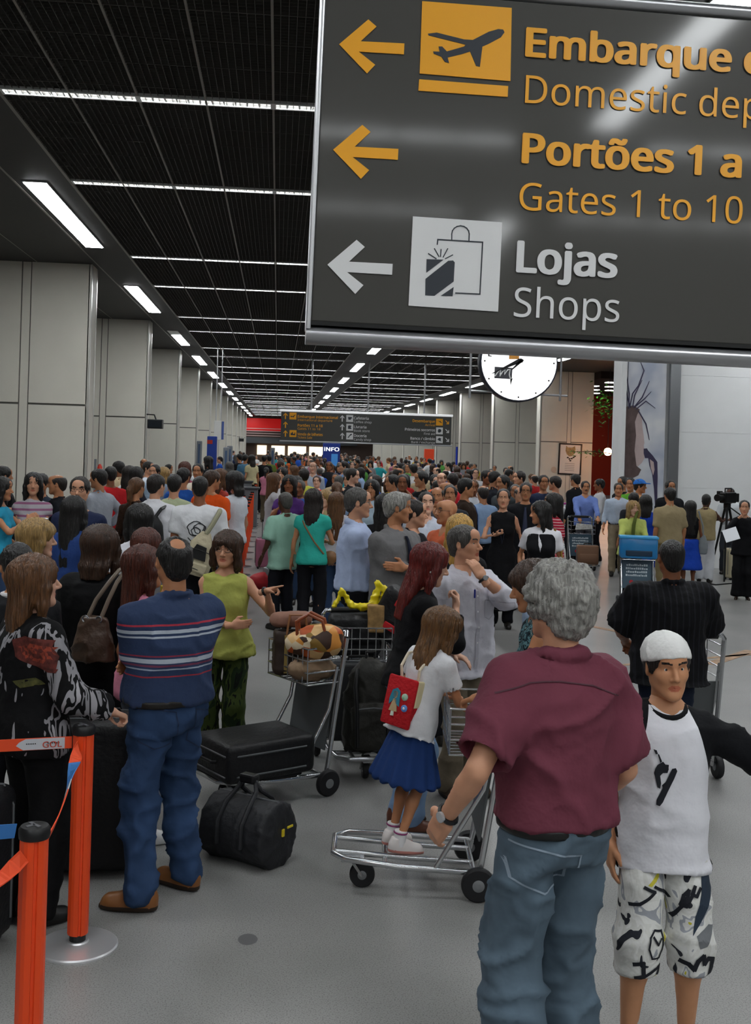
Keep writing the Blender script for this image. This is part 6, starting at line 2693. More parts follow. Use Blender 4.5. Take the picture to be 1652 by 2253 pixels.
BL = ((.62, .16, 1.17), (.2, -1, -.4), 'relax', (0, 0, -1))
BR = ((.215, -.02, .86), (.2, -1, 0), 'relax', (-1, 0, 0))
m_short = pattern_mat('shorts_print', ['#2a2c33', '#c9c9c4', '#d5d5d2', '#cfcfca', '#d8d8d4', '#9a9da3', '#d2d2cf', '#b8b13a'], 7, (1, 1, .8), 1.2)
p_boy = Person('boy in a white cap, black-sleeved tee and printed board shorts', (1470, 1403, 4.12), 176, None, 'm', .98, 0, '#bd8763', ('short', 'dark'), head=(4, 0, 3), kid=True, q=0,
               arms=(BL, BR), feet=((-.125, 0, 8), (.13, .03, -8)),
               top=dict(kind='tee', mat=raglan_mat(.905), sleeve=.98, sease=.026, ease=.044, hem=.79, neck=.012, wr=.012, wrs=(6, 6, 6), skirt=.012),
               bottom=dict(kind='shorts', name='board_shorts', mat=m_short, ease=.035, hem=.365, top=.98, wr=.010), shoes=dict(kind='sandal', col='#20242a', sole='#20242a'))
tee = p_boy.parts['t_shirt']
f = Field((-.12, -.16, -.02), (.12, .13, .17), .0055)
f.ell((0, -.018, .042), (.0965, .1225, .1015), 0)
f.plane((0, .09, .052), (0, .25, -1))
f.cone((-.06, .068, .052), (.06, .068, .052), .006, .006, .006)
f.ell((0, -.135, .03), (.05, .035, .014), .02)
V, F = f.mesh(1)
V = wrinkle(V, F, .003, (18, 18, 18), 4)
fobj('cap', [(xform(V, p_boy.Hd), F, 0)], [cloth_mat('#d6d6d4', bump=.3, bscale=30, name='cap_white')], p_boy.root)
z5 = lambda p: local_px(p_boy, 980 + p[0] / 2.458, 1180 + p[1] / 2.458, .14)
m_ink = mat('tee_ink', '#10131c', .8)
brd = [[(1230, 1262), (1250, 1258), (1258, 1275), (1240, 1320), (1205, 1385), (1178, 1440), (1160, 1462), (1142, 1455), (1145, 1430), (1172, 1378), (1200, 1325)],
       [(1150, 1240), (1180, 1222), (1195, 1240), (1212, 1262), (1205, 1285), (1180, 1285), (1165, 1300), (1170, 1340), (1165, 1370), (1150, 1362), (1140, 1320), (1132, 1285), (1138, 1260)],
       [(1150, 1180), (1158, 1182), (1175, 1222), (1165, 1230)], [(1128, 1155), (1145, 1160), (1152, 1180), (1140, 1182)], [(1195, 1238), (1212, 1240), (1210, 1262), (1198, 1258)],
       [(1175, 1350), (1200, 1330), (1205, 1345), (1180, 1368)]]
decal(tee, [[z5(p) for p in pl] for pl in brd], m_ink, 'snowboarder_print', 1)
neckr = [p_boy.U @ Vector((.075 * math.cos(a) * p_boy.s * 1.02, (.012 + .072 * math.sin(a)) * p_boy.s, (1.462 - .034 * max(0, math.sin(a))) * p_boy.s)) for a in np.linspace(0, 2 * math.pi, 24, endpoint=False)]
MB().tube(neckr, .010, 8, closed=True).build('neck_band', m_rag_b, tee, smooth=True)
sh = p_boy.parts['board_shorts']
z6 = lambda p: local_px(p_boy, 1000 + p[0] / 2.534, 1700 + p[1] / 2.534, .13)
scr = [([(1225, 820), (1260, 760), (1300, 700), (1310, 660), (1280, 690), (1262, 740), (1290, 745), (1330, 680), (1345, 640), (1325, 680), (1350, 690), (1375, 650)], .012),
       ([(980, 740), (1030, 730), (1080, 700), (1120, 670), (1060, 640)], .012), ([(990, 1050), (1040, 1040), (1045, 1120), (1000, 1130)], .016), ([(1050, 1120), (1110, 1090), (1150, 1080), (1130, 1120)], .012),
       ([(1260, 1050), (1300, 1060), (1330, 1090), (1350, 1040), (1380, 1010), (1390, 1060), (1410, 1030), (1440, 1040), (1430, 1140)], .018), ([(1080, 900), (1070, 960), (1090, 1020), (1140, 1030), (1170, 960), (1160, 890), (1110, 870), (1080, 900)], .007),
       ([(1120, 640), (1180, 680), (1215, 720)], .01), ([(1100, 900), (1130, 950), (1150, 920)], .008)]
for i, (pts, w) in enumerate(scr):
    decal(sh, thick([z6(p) for p in pts], w), m_ink, 'scribble_print', 1)
for poly, c in ([(1390, 560), (1470, 530), (1480, 640), (1440, 720), (1380, 820), (1320, 900), (1340, 800), (1380, 680)], '#23303f'), ([(1080, 630), (1150, 570), (1165, 550), (1150, 600), (1100, 640)], '#c2b83a'), \
        ([(1340, 900), (1420, 850), (1460, 870), (1400, 960), (1360, 970)], '#6d7073'), ([(1180, 860), (1195, 860), (1190, 950), (1175, 960)], '#c2b83a'):
    decal(sh, [[z6(p) for p in poly]], mat('shorts_ink', c, .8), 'colour_print', 1, off=.0025)

# ---- girl on the trolley with a red toy backpack
GA = ((.16, .30, 1.17), (1, -.4, -.5), 'relax', (0, 0, -1), (-.6, .5, 0))
GB = ((.03, .33, 1.16), (1, -.2, -.7), 'relax', (0, 0, -1), (-.6, .5, 0))
p_girl = Person('girl in a white tee and blue skirt standing on the trolley deck', (.665, 5.76), -58, 1.265, 'f', .98, 0, 'tan', ('girl', '#664524'), head=(-12, -4, 0), kid=True, q=0, z0=.166, lean=11,
                arms=(GA, GB), feet=((-.075, .03, 0), (.075, -.02, -20)), seed=5,
                top=dict(kind='tee', col='#d5d5d8', sleeve=.62, sease=.02, ease=.028, hem=.83, wr=.008),
                bottom=dict(kind='skirt', mat=cloth_mat('#1d3667', bump=.3, name='denim_skirt'), hem=.50, top=.95, flare=.10, pleat=15, ease=.010), shoes=dict(kind='shoe', col='#d9d2cf', sole='#c9857c', scale=1.05))
for i in (0, 1):
    an = p_girl.J['an%d' % i]
    MB().tube([an + A((0, -.004, -.02)), an + A((0, -.004, .02)), an + A((0, -.006, .055))], [.034, .032, .033], 12).build('sock', mat('sock_white', '#dcdadb', .9), p_girl.root, smooth=True)
    MB().tube([Vector(an + A((.034 * math.cos(a), -.006 + .034 * math.sin(a), .045))) for a in np.linspace(0, 6.28, 14, endpoint=False)], .004, 6, closed=True).build('sock_stripe', mat('sock_purple', '#8a3a6a', .9), p_girl.root)
p_girl.root.rotation_euler = (Matrix.Rotation(R(7.5), 3, 'Y') @ Matrix.Rotation(R(-58), 3, 'Z')).to_euler()
bk = p_girl.U @ Vector((0, -.155 * p_girl.s, 1.05 * p_girl.s))
tb = empty('toy_backpack', p_girl.world(bk), R(-50), 'small red felt backpack with a sewn doll hanging on the girl', 'backpack')
tb.rotation_euler = (R(-10), R(6), R(-42))
m_felt = mat('red_felt', '#b3131c', .9, bump=.4, bscale=60)
MB().rbox(-.088, .088, -.030, .040, -.125, .115, .028, n=3).build('bag_body', m_felt, tb, smooth=True)
MB().rbox(-.090, .090, -.046, -.024, -.132, .120, .010, n=2).build('flap', m_felt, tb, smooth=True)
MB().rbox(.07, .092, -.03, .03, -.02, .118, .008).build('cream_edge', mat('felt_cream', '#d9cda4', .9), tb)
for nm, pts, c in (('doll_hair', [(-.045, .045), (-.020, .060), (.002, .045), (.008, .0), (.010, -.03), (-.005, -.022), (-.028, .0), (-.052, -.03), (-.055, .0)], '#2f7f95'),
                   ('doll_face', [(-.035, .04), (-.020, .045), (-.008, .035), (-.010, .012), (-.022, .004), (-.034, .014)], '#d9b48c'),
                   ('doll_dress', [(-.030, .004), (-.012, .004), (.004, -.058), (-.046, -.060)], '#b9a07a'), ('doll_feet', [(-.030, -.060), (-.014, -.060), (-.012, -.082), (-.030, -.084)], '#cfd8c8')):
    MB().prism(pts, -.052, -.045).build(nm, mat('felt_' + nm, c, .9), tb)
for x, z, r, c in ((.035, .025, .018, '#a9c7b0'), (.045, -.030, .018, '#5f8fd0'), (.045, -.030, .007, '#e9e9e9'), (.030, .02, .008, '#7fae8c')):
    MB().lathe([(r, 0), (r, .006), (r * .6, .009)], 14, M=Matrix.Translation((x, -.046 - (.003 if r < .01 else 0), z)) @ Matrix.Rotation(math.pi / 2, 4, 'X')).build('button', mat('button_' + c.strip('#'), c, .5), tb)
for sx in (-.05, .05):
    q = [Vector((sx, .02, .10)), Vector((sx * 1.15, .0, .17)), Vector((sx * 1.3, .05, .235)), Vector((sx * 1.4, .12, .245))]
    MB().tube(q, .008, 8).build('shoulder_strap', mat('strap_cream', '#d8cdb4', .8), tb, smooth=True)

# ---- redhead
p_red = Person('woman with long red hair in black leaning with chin on hand', (905, 1236, 6.55), -84, 1.69, 'f', 1.0, 0, 'fair', ('long', 'red'), head=(-4, 4, 0), lean=9, q=0, bust=.06,
               arms=(((.10, .30, 1.10), (1, -.2, -.6), 'relax', (0, 0, -1)), ((.03, .215, 1.40), (.6, .4, -1), 'grip', (0, -1, .3))),
               top=dict(kind='tee', name='cardigan', col='#0f0f12', sleeve=1.75, sease=.02, ease=.02, hem=.86),
               bottom=dict(kind='jeans', mat=m_jean3, ease=.016, top=1.0), shoes=dict(col='#5b3322', sole='#2a1a12'))
MB().lathe([(.006, -.006), (.009, 0), (.006, .006)], 10, M=p_red.Hd @ Matrix.Translation((.088, -.01, -.036))).build('earring', mat('pearl', '#dcdcd6', .2), p_red.root)

# ---- man eating
PK = [(-.04, 1.29), (-.14, 1.29), (-.14, 1.18), (-.09, 1.16), (-.04, 1.18)]
p_eat = Person('grey-haired man in a pale untucked shirt raising food to his mouth', (1024, 1160, 7.2), -150, None, 'm', 1.06, .03, 'light', ('short', 'salt'), head=(22, -6, 0), q=0,
               arms=(((-.05, .235, 1.455), (1, .5, -.9), 'pinch', (0, -1, .2), (-.3, -.5, .8)), ((.25, .10, .92), (.4, -1, 0), 'relax', (-1, 0, 0))),
               top=dict(kind='shirt', col='#c6c5cf', sleeve=1.45, sease=.026, ease=.035, hem=.80, collar=True, wr=.013),
               bottom=dict(kind='pants', col='#6b6152'), shoes=dict(col='#3a2c20'))
watch(p_eat, 0)
es = p_eat.s
decal(p_eat.parts['shirt'], thick([(.012, 1.36 * es), (.012, .84 * es)], .028), mat('placket', '#b3b2bd', .85), 'placket', 1, off=.004)
for zb in (1.32, 1.22, 1.12, 1.02, .92):
    decal(p_eat.parts['shirt'], [[(.012 + .006 * math.cos(a), zb * es + .006 * math.sin(a)) for a in np.linspace(0, 6.28, 9)[:-1]]], mat('button_pearl', '#e8e8ea', .3), 'button', 1, off=.007)
decal(p_eat.parts['shirt'], [q for a, b in zip(PK, PK[1:] + PK[:1]) for q in thick([a, b], .004)], mat('pocket_line', '#9c9ba6', .85), 'pocket_seam', 1, off=.004)
h = p_eat.hand_world(0, (.03, .095, -.04))
V, F = sphere_arr((0, 0, 0), .018, 10, 7, (1, .8, .7))
o = fobj('bread_bite', [(V, F, 0)], [mat('bread', '#d9cdbd', .8)])
o.location = h
tag(o, 'small pale bite of food held at the eating man mouth', 'food')
px_, pz_ = local_px(p_eat, 1042, 1305, .16)
MB().rbox(px_ - .004, px_ + .004, .165 * p_eat.s, .178 * p_eat.s, pz_ - .03, pz_ + .025, .003).build('pen', mat('pen_blue', '#1f2f8f', .4), p_eat.root)

# ---- woman at the handle of the girl's trolley
p_tank = Person('brown-haired woman with bare arms reaching for the trolley handle', (1222, 1238, 5.55), 78, None, 'f', 1.04, 0, 'tan', ('bob', 'brown'), head=(8, 4, 0), lean=9, q=0, bust=.07,
                arms=(((.05, .38, 1.09), (1, -.4, -.7), 'grip', (0, 0, -1)), ((.14, .26, 1.05), (1, -.4, -.7), 'grip', (0, 0, -1))),
                top=dict(kind='tank', mat=pattern_mat('teal_print', ['#12151a', '#1d3038', '#5a7f86', '#12151a', '#a9b8b4'], 22), sleeve=0, neck=.03),
                bottom=dict(kind='pants', col='#2c3038'), shoes=dict(kind='sandal', col='#6a3e2a', sole='#24170f'))

# ---- man in the black striped shirt
p_blk = Person('man in a black pinstriped short-sleeved shirt pushing a trolley away', (1478, 1190, 7.0), -3, None, 'm', 1.2, .03, 'brown', ('crew', 'black'), q=0,
               arms=(((.20, .33, 1.02), (1, -.5, -.4), 'grip', (0, 0, -1)),) * 2,
               top=dict(kind='shirt', mat=vstripe_mat('pinstripe', '#101013', '#1f1f25', 26, 0, .25), sleeve=.92, sease=.045, ease=.045, hem=.82, collar=True, flare=.01),
               bottom=dict(kind='jeans', col='#1a2233'), shoes=dict(col='#1a1512'))

# ---- woman in the brush-stroke jacket
m_brush = pattern_mat('brush_print', ['#0b0b0d', '#0e0e10', '#0c0c0e', '#8f8d92', '#0c0c0e', '#a09da2'], 7, (1.6, 1.6, .45), .8)
p_bru = Person('woman with big brown hair in a black jacket with pale brush strokes', (78, 1228, 5.3), -52, None, 'f', 1.06, .02, 'fair', ('mid', 'lbrown'), head=(-14, -4, 0), q=0, bust=.07,
               arms=(DOWN, ((.24, .30, 1.015), (.5, -1, -.3), 'grip', (0, 0, -1))),
               top=dict(kind='jacket', name='printed_jacket', mat=m_brush, sleeve=1.9, sease=.032, ease=.035, hem=.84, flare=.02, wr=.012), bottom=dict(kind='pants', col='#0c0c0e', ease=.03), shoes=dict(col='#0e0e0e'))
zj = lambda p: local_px(p_bru, p[0] / 2.95, 1140 + p[1] / 2.95, -.15)
for pl, c in (([(60, 790), (110, 770), (160, 800), (220, 850), (280, 920), (300, 960), (270, 1010), (210, 1040), (160, 1020), (110, 960), (70, 900)], '#5a2620'),
              ([(80, 840), (130, 820), (180, 860), (200, 920), (150, 960), (100, 920)], '#8a3a28'), ([(60, 1060), (110, 1050), (120, 1100), (80, 1110)], '#4a4a24'), ([(230, 1030), (280, 1010), (290, 1060), (250, 1080)], '#3f4422')):
    decal(p_bru.parts['printed_jacket'], [[zj(p) for p in pl]], mat('floral_' + c.strip('#'), c, .8, var=.5, vscale=40), 'floral_print', -1, cut=.03)

# ---- woman in the long black coat with a shoulder bag
p_coat = Person('woman in a black knee-length coat seen from behind with bare legs', (222, 1162, 6.8), -12, None, 'f', 1.12, .02, 'tan', ('bob', 'brown'), head=(-8, 0, 0), q=0,
                top=dict(kind='jacket', name='coat', col='#0d0d0f', sleeve=1.95, sease=.03, ease=.035, hem=.50, skirt=.02), shoes=dict(kind='heel', col='#15100c', sole='#15100c'))
bp0 = p_coat.world((.07, -.245, 1.12))
hb = empty('shoulder_bag', bp0, R(-12), 'brown slouchy leather shoulder bag hanging from the black coat', 'handbag')
f = Field((-.16, -.12, -.16), (.16, .12, .16), .010)
f.loft([(-.15, .13, .07), (-.02, .115, .065), (.10, .07, .035)], 0)
V, F = f.mesh(1)
m_lea = mat('brown_leather', '#4d3a2d', .45, bump=.3, bscale=30)
fobj('bag_body', [(wrinkle(V, F, .01, (12, 12, 8), 3), F, 0)], m_lea, hb)
MB().tube([(-.04, -.01, .09), (.0, .02, .20), (.06, .06, .30), (.09, .13, .36), (.10, .22, .375)], .013, 8).build('strap', mat('strap_taupe', '#6d6154', .5), hb, smooth=True)
MB().tube([(.04, -.01, .09), (.07, .03, .20), (.10, .08, .30), (.12, .16, .36)], .013, 8).build('strap', mat('strap_taupe', '#6d6154', .5), hb, smooth=True)
for sx in (-.04, .04):
    MB().tube([(sx + .018 * math.cos(a), -.035, .095 + .018 * math.sin(a)) for a in np.linspace(0, 6.28, 12, endpoint=False)], .005, 6, closed=True).build('ring', m_steel, hb)

# ---- three more on the left
p_lad = Person('dark-haired youth in a black jacket with white collar at frame edge', (38, 1200, 6.1), 25, None, 'm', 1.0, 0, 'tan', ('short', 'black'), q=0,
               top=dict(kind='jacket', col='#17181b', sleeve=1.95, ease=.03, hem=.85), bottom=dict(col='#15151a'))
neckr = [p_lad.U @ Vector((.074 * math.cos(a) * p_lad.s, (-.012 + .07 * math.sin(a)) * p_lad.s, 1.478 * p_lad.s)) for a in np.linspace(0, 2 * math.pi, 20, endpoint=False)]
MB().tube(neckr, .014, 8, closed=True).build('white_collar', mat('collar_white', '#d8d8da', .8), p_lad.root, smooth=True)
p_blo = Person('blonde woman with short layered hair in profile behind the brown-haired one', (82, 1147, 7.4), -76, None, 'f', 1.04, .02, 'fair', ('bob', 'blond'), head=(-8, 0, 0), q=0, bust=.06,
               top=dict(kind='jacket', col='#1a1b20', sleeve=1.9, ease=.025), bottom=dict(col='#15151a'))
p_pin = Person('woman in a pink top with long brown hair beside the polo man', (318, 1205, 6.35), -62, None, 'f', 1.0, 0, 'tan', ('long', 'auburn'), head=(-8, -4, 0), q=0, bust=.05,
               arms=(DOWN, FOLD), top=dict(kind='tee', col='#d4849b', sleeve=.6), bottom=dict(kind='jeans', col='#7a8290'), shoes=dict(col='#d9d9d9', sole='#d9d9d9'))
yb_ = soft_bag('yellow_bag', p_pin.world((.16, .14, .93)), R(-40), 'yellow satin shoulder bag in front of the pink top woman', 'handbag',
               lambda: Field((-.18, -.1, -.14), (.18, .1, .16), .012).loft([(-.12, .14, .05), (.1, .11, .035)], 0), mat('yellow_satin', '#b39a35', .35), wr=.008,
               extra=lambda t: MB().tube([(-.1, 0, .08), (-.07, -.05, .3), (-.04, -.08, .52)], .012, 8).build('strap', mat('yellow_satin', '#b39a35', .35), t, smooth=True))
# ================================================================== the people further back
TR = lambda c, **k: dict(kind='pants', col=c, **k)
TS_ = lambda c, **k: dict(kind='tee', col=c, **k)
SH = lambda c, **k: dict(kind='shirt', col=c, collar=True, sleeve=k.pop('sleeve', 1.85), ease=.028, **k)
SU = lambda c='#15161b', i='#c9ccd2', t=None, **k: dict(kind='jacket', name='suit_jacket', col=c, sleeve=1.97, ease=.034, hem=.78, open=1.10, inner=i, collar=True, **(dict(tie=t) if t else {}), **k)
BLK = TR('#121217')
JN = dict(kind='jeans', col='#2b3d5a')


def mid(label, at, face, sex='m', skin='light', hair=('short', 'dark'), top=None, bottom=None, arms=(DOWN, DOWN), head=(0, 0, 0), **k):
    return Person(label, at, face, k.pop('H', None), sex, k.pop('bw', 1.0), k.pop('belly', .015 if sex == 'm' else 0), skin, hair, head, arms=arms, top=top, bottom=bottom or BLK, q=k.pop('q', 1 if at[2] < 13.5 else 3),
                  bust=.06 if sex == 'f' else 0, **k)


X2 = (CROSS, CROSSB)
# --- centre
p_lb = mid('stout man in a light blue shirt with folded arms facing the grey suit', (788, 1074, 9.7), -96, 'm', 'light', ('short', 'salt'), SH('#a9b7d6', hem=.95, wr=.011), dict(kind='pants', col='#15161c', top=.96), X2, bw=1.1, belly=.07, q=0)
glasses(p_lb, '#444444')
p_gs = mid('silver-haired man in a grey suit with blue shirt and arms folded', (873, 1087, 9.35), -140, 'm', 'tan', ('grey_neat', 'silver'), SU('#6b6a6b', '#3563c4', '#141829'), TR('#4a494b'), X2, (42, 0, 0), bw=1.12, belly=.03, q=0)
p_ys = mid('man in a black suit with a yellow shirt clasping his hands', (912, 1103, 10.2), -118, 'm', 'light', ('short', 'dark'), SU('#121319', '#cdbb58'), BLK, (HOLD, ((.05, .25, 1.30), (.8, .2, -1), 'grip', (-1, 0, 0))), (20, 0, 0))
p_bo = mid('bald man with glasses in a salmon orange shirt', (984, 1100, 10.6), 120, 'm', 'tan', ('none', 'salt'), SH('#c96443', sleeve=.8), BLK, head=(-12, -4, 0), bw=1.1)
glasses(p_bo)
p_yg = mid('young man with dark hair in a pale collared shirt behind the suits', (938, 1085, 12.2), 172, 'm', 'fair', ('short', 'dark'), SH('#b9bfcc'), BLK, head=(10, -6, 0))
mid('balding man with folded hands behind the salmon shirt', (962, 1072, 13.8), 165, 'm', 'tan', ('bald', 'dark'), SH('#4a4c55'), BLK, (CHIN, FOLD))
mid('dark-haired man looking down beside the balding man', (991, 1071, 14.4), 168, 'm', 'tan', ('short', 'black'), TS_('#35383f'), BLK, head=(0, -10, 0))
mid('woman with long golden blonde hair behind the eating man', (1012, 1136, 8.4), -10, 'f', 'fair', ('long', 'gold'), TS_('#16161a', sleeve=1.8), BLK)
mid('woman with long black hair between the two folded-arm men', (848, 1089, 11.0), -15, 'f', 'tan', ('vlong', 'black'), TS_('#111114', sleeve=1.8), BLK)
mid('dark-haired woman with a pale blue blouse looking ahead', (818, 1058, 15.2), 165, 'f', 'tan', ('mid', 'black'), TS_('#a9bccb'), BLK)
mid('man in a dark suit in profile above the light blue shirt', (776, 1032, 19.0), -110, 'm', 'fair', ('short', 'dark'), SU('#171a20', '#b9c2d0'), BLK)
mid('man in a white shirt stretching his arm toward the crowd', (864, 1046, 17.6), 100, 'm', 'tan', ('short', 'black'), SH('#d4d4d6', sleeve=.7), BLK, (((.5, .25, 1.33), (.5, -.5, -1), 'relax', (0, 0, -1)), DOWN))
mid('dark-haired man holding a phone to his ear in navy', (886, 1046, 16.6), 172, 'm', 'brown', ('short', 'black'), TS_('#1a2238'), BLK, (PHONE, DOWN))
mid('man in a black jacket facing left behind the phone caller', (927, 1035, 17.8), 110, 'm', 'tan', ('short', 'black'), SU('#101115', '#c4bfae'), BLK)
mid('heavy bald man in orange shirt near the panelled wall crowd', (972, 1040, 20.0), 150, 'm', 'fair', ('bald', 'lbrown'), TS_('#c4562f'), BLK, bw=1.1)
mid('man in a red shirt turned away beside the bald man', (996, 1042, 19.0), 20, 'm', 'tan', ('short', 'dark'), TS_('#b3202c'), BLK)
p_pt = mid('man in a dark suit with light blue tie in profile', (1026, 1054, 14.8), -100, 'm', 'tan', ('short', 'black'), SU('#33261f', '#8fb4d0', '#31508a'), TR('#2a221d'))
glasses(p_pt)
mid('man in a white shirt seen from behind in the middle crowd', (910, 1011, 26.0), 10, 'm', 'tan', ('short', 'black'), SH('#d6d6d8'), BLK)
mid('bald man in pale blue shirt walking in the distant crowd', (689, 1007, 25.0), 175, 'm', 'fair', ('bald', 'grey'), SH('#aab4c4'), TR('#5a5a5a'))
mid('man in a sky blue shirt leaning within the distant crowd', (757, 1009, 27.0), 110, 'm', 'light', ('short', 'dark'), SH('#5f8cc0'), BLK)
# --- mint shirt and neighbours
mid('man in a mint green shirt standing with his back turned', (628, 1084, 13.6), 28, 'm', 'dark', ('crew', 'salt'), SH('#8fb8a6', sleeve=.85, hem=.78, sease=.03), TR('#14151c'), (((.27, .10, .90), (.3, -1, 0), 'relax', (-1, 0, 0)), DOWN), bw=1.05, belly=.03)
p_tw = mid('woman in a turquoise top with long dark hair seen from behind', (690, 1078, 13.2), -14, 'f', 'tan', ('long', 'dark'), TS_('#2fa596', sleeve=.35), TR('#101015'), (DOWN, HOLD))
mid('woman with straight light brown hair in a grey top', (741, 1085, 13.8), -5, 'f', 'light', ('vlong', 'lbrown'), TS_('#b7b4ba', sleeve=.5), JN)
mid('woman in purple with dark hair facing the camera', (637, 1048, 15.8), 170, 'f', 'brown', ('mid', 'black'), TS_('#4c2a6b'), JN, (HOLD, CHIN))
mid('woman with very long straight hair in profile in grey', (604, 1042, 17.8), -80, 'f', 'light', ('vlong', 'lbrown'), TS_('#a7a5a8'), JN, (DOWN, FOLD))
mid('man with grey hair behind the woman in purple', (659, 1058, 16.9), 165, 'm', 'brown', ('short', 'salt'), TS_('#2f55a0'), BLK, (CHIN, DOWN))
mid('woman with dark bob and white top left of the purple woman', (621, 1030, 21.0), 160, 'f', 'light', ('mid', 'black'), TS_('#d0d0d2'), JN)
mid('blonde woman raising a hand beside the turquoise top', (716, 1080, 15.6), 150, 'f', 'fair', ('mid', 'blond'), TS_('#b4a47a'), JN, (CHIN, DOWN))
mid('man in yellow shirt behind the woman with curly dark hair', (669, 1032, 19.5), 15, 'm', 'tan', ('short', 'dark'), TS_('#b5b548'), JN)
# --- right side
p_bd = mid('woman in a long black sleeveless dress holding a phone', (1108, 1077, 14.0), 168, 'f', 'light', ('updo', 'black'), dict(kind='dress', col='#0e0e11', sleeve=0, hem=.22, skirt=.03, ease=.018), BLK,
           (((.27, .06, .90), (.3, -1, 0), 'relax', (-1, 0, 0)), ((.06, .26, 1.20), (.9, -.3, -.8), 'grip', (0, 0, 1))))
MB().tube([p_bd.U @ Vector(p) for p in ((-.06, .06, 1.42), (-.03, .13, 1.25), (0, .14, 1.08), (.03, .13, 1.25), (.06, .06, 1.42))], .006, 6).build('lanyard', mat('lanyard', '#15203a', .6), p_bd.root)
p_st = mid('man in a black suit with a striped tie behind the black dress', (1157, 1064, 15.8), 168, 'm', 'tan', ('short', 'dark'), SU('#121318', '#d2d4d8', '#3a3f55'), BLK, bw=1.08, belly=.03)
glasses(p_st)
mid('tall young man in a dark suit looking upward', (1088, 1025, 19.5), -70, 'm', 'tan', ('short', 'black'), SU('#171a22', '#aab8cc'), BLK, head=(0, 8, 0))
mid('man in a white tee holding something yellow by the suit', (1071, 1032, 20.2), -150, 'm', 'brown', ('short', 'black'), TS_('#cfcfcd', hem=.8), BLK, (HOLD, HOLD), bw=1.1)
mid('black-haired man in a grey jacket behind the black dress', (1107, 1047, 17.6), 120, 'm', 'tan', ('short', 'black'), TS_('#3a3f42', sleeve=1.8), BLK)
mid('man with a black backpack strap turned left by the wall', (1143, 1033, 20.5), 110, 'm', 'light', ('short', 'dark'), TS_('#16181d'), BLK)
mid('dark-haired man in a navy tee facing the camera', (1196, 1047, 19.0), 178, 'm', 'tan', ('short', 'black'), TS_('#1d2740'), BLK)
mid('man in an orange shirt turned away near the cat poster', (1221, 1049, 19.4), 60, 'm', 'light', ('short', 'dark'), TS_('#bd531f', sleeve=.7), BLK, (PUSH, DOWN))
mid('man in a black suit turned away under the cat poster', (1266, 1044, 22.5), 35, 'm', 'tan', ('short', 'black'), SU('#121318', '#c9c9c9'), BLK)
p_vest = mid('woman in a black vest over white blouse looking sideways', (1194, 1105, 12.0), 160, 'f', 'tan', ('long', 'black'), TS_('#d4d3d8', sleeve=.6, hem=.82), dict(kind='jeans', col='#8fa0b8'), (DOWN, POCKET), (-62, 4, 0))
f = p_vest.fieldbox(.016, .86, 1.45, False)
f.loft(p_vest.torso(.032, .885, 1.40, wide=True), 0, M=p_vest.U)
for sd in (-1, 1):
    f.ell(A((sd * .070, .088, 1.235)) * p_vest.s, A((.064, .058, .066)) * p_vest.s * .88 + .014, .05)
f.cone(A((0, .2, 1.46)) * p_vest.s, A((0, .2, 1.30)) * p_vest.s, .10, .07, .01, 'sub')
for i in (0, 1):
    f.cone(p_vest.J['sh%d' % i], p_vest.J['el%d' % i], .065, .055, .01, 'sub')
fobj('vest', [(*f.mesh(1), 0)], [cloth_mat('#0f0f13')], p_vest.root)
vb = soft_bag('shoulder_bag', p_vest.world((-.24, .0, .90)), R(160), 'mustard suede bag hanging at the vest woman hip', 'handbag', lambda: Field((-.16, -.12, -.2), (.16, .12, .2), .018).loft([(-.17, .08, .06), (-.05, .11, .07), (.12, .05, .03)], 0),
              mat('suede_mustard', '#8d6a2a', .8), extra=lambda t: MB().tube([(0, 0, .1), (.03, .0, .3), (.10, .02, .52)], .014, 6).build('strap', mat('suede_mustard', '#8d6a2a', .8), t, smooth=True))
mid('woman with curly dark hair in a red striped top', (1217, 1088, 13.6), 100, 'f', 'tan', ('mid', 'black'), dict(kind='tee', mat=vstripe_mat('red_stripes', '#a31d35', '#c9a2a2', 30, 2, .3), sleeve=.6), BLK)
p_bs = mid('moustached man in a cornflower blue shirt pushing a trolley', (1288, 1060, 21.55), 176, 'm', 'tan', ('short', 'dark'), SH('#6a7fbd', wr=.011), TR('#3a3a40'), (PUSH, PUSH), bw=1.05, belly=.02)
MB().tube([p_bs.Hd @ Vector(p) for p in ((-.028, .083, -.052), (0, .096, -.046), (.028, .083, -.052))], .006, 6).build('moustache', hair_mat('dark'), p_bs.root)
mid('man in a white shirt walking left past the arcade gap', (1319, 1055, 23.0), 80, 'm', 'brown', ('short', 'black'), SH('#d3d2d6'), BLK, (SWING, BACKSW))
mid('man in a pale blue shirt and khaki trousers walking', (1361, 1064, 20.3), 165, 'm', 'tan', ('short', 'dark'), SH('#a8b6c8', sleeve=1.6, hem=.97), dict(kind='pants', col='#8d806a', belt='#14110f'), (BACKSW, SWING), feet=((-.09, -.12, 5), (.09, .14, -5)))
p_ll = mid('woman with curly blonde hair in a lime cardigan pushing a trolley', (1393, 1104, 16.75), 168, 'f', 'fair', ('mid', 'blond'), dict(kind='jacket', name='cardigan', col='#b9c46a', sleeve=1.75, ease=.035, hem=.80, flare=.02), BLK, (PUSH, PUSH), (14, 0, 0), bw=1.12)
MB().tube([p_ll.U @ Vector(p) for p in ((-.06, .06, 1.39), (-.02, .145, 1.28), (0, .165, 1.18), (.01, .165, .98))], [.02, .025, .03, .028], 8).build('scarf', cloth_mat('#56602a'), p_ll.root, smooth=True)
mid('man in a bright green tee among those by the column', (1387, 1053, 20.7), 150, 'm', 'tan', ('short', 'black'), TS_('#5aa02f'), BLK)
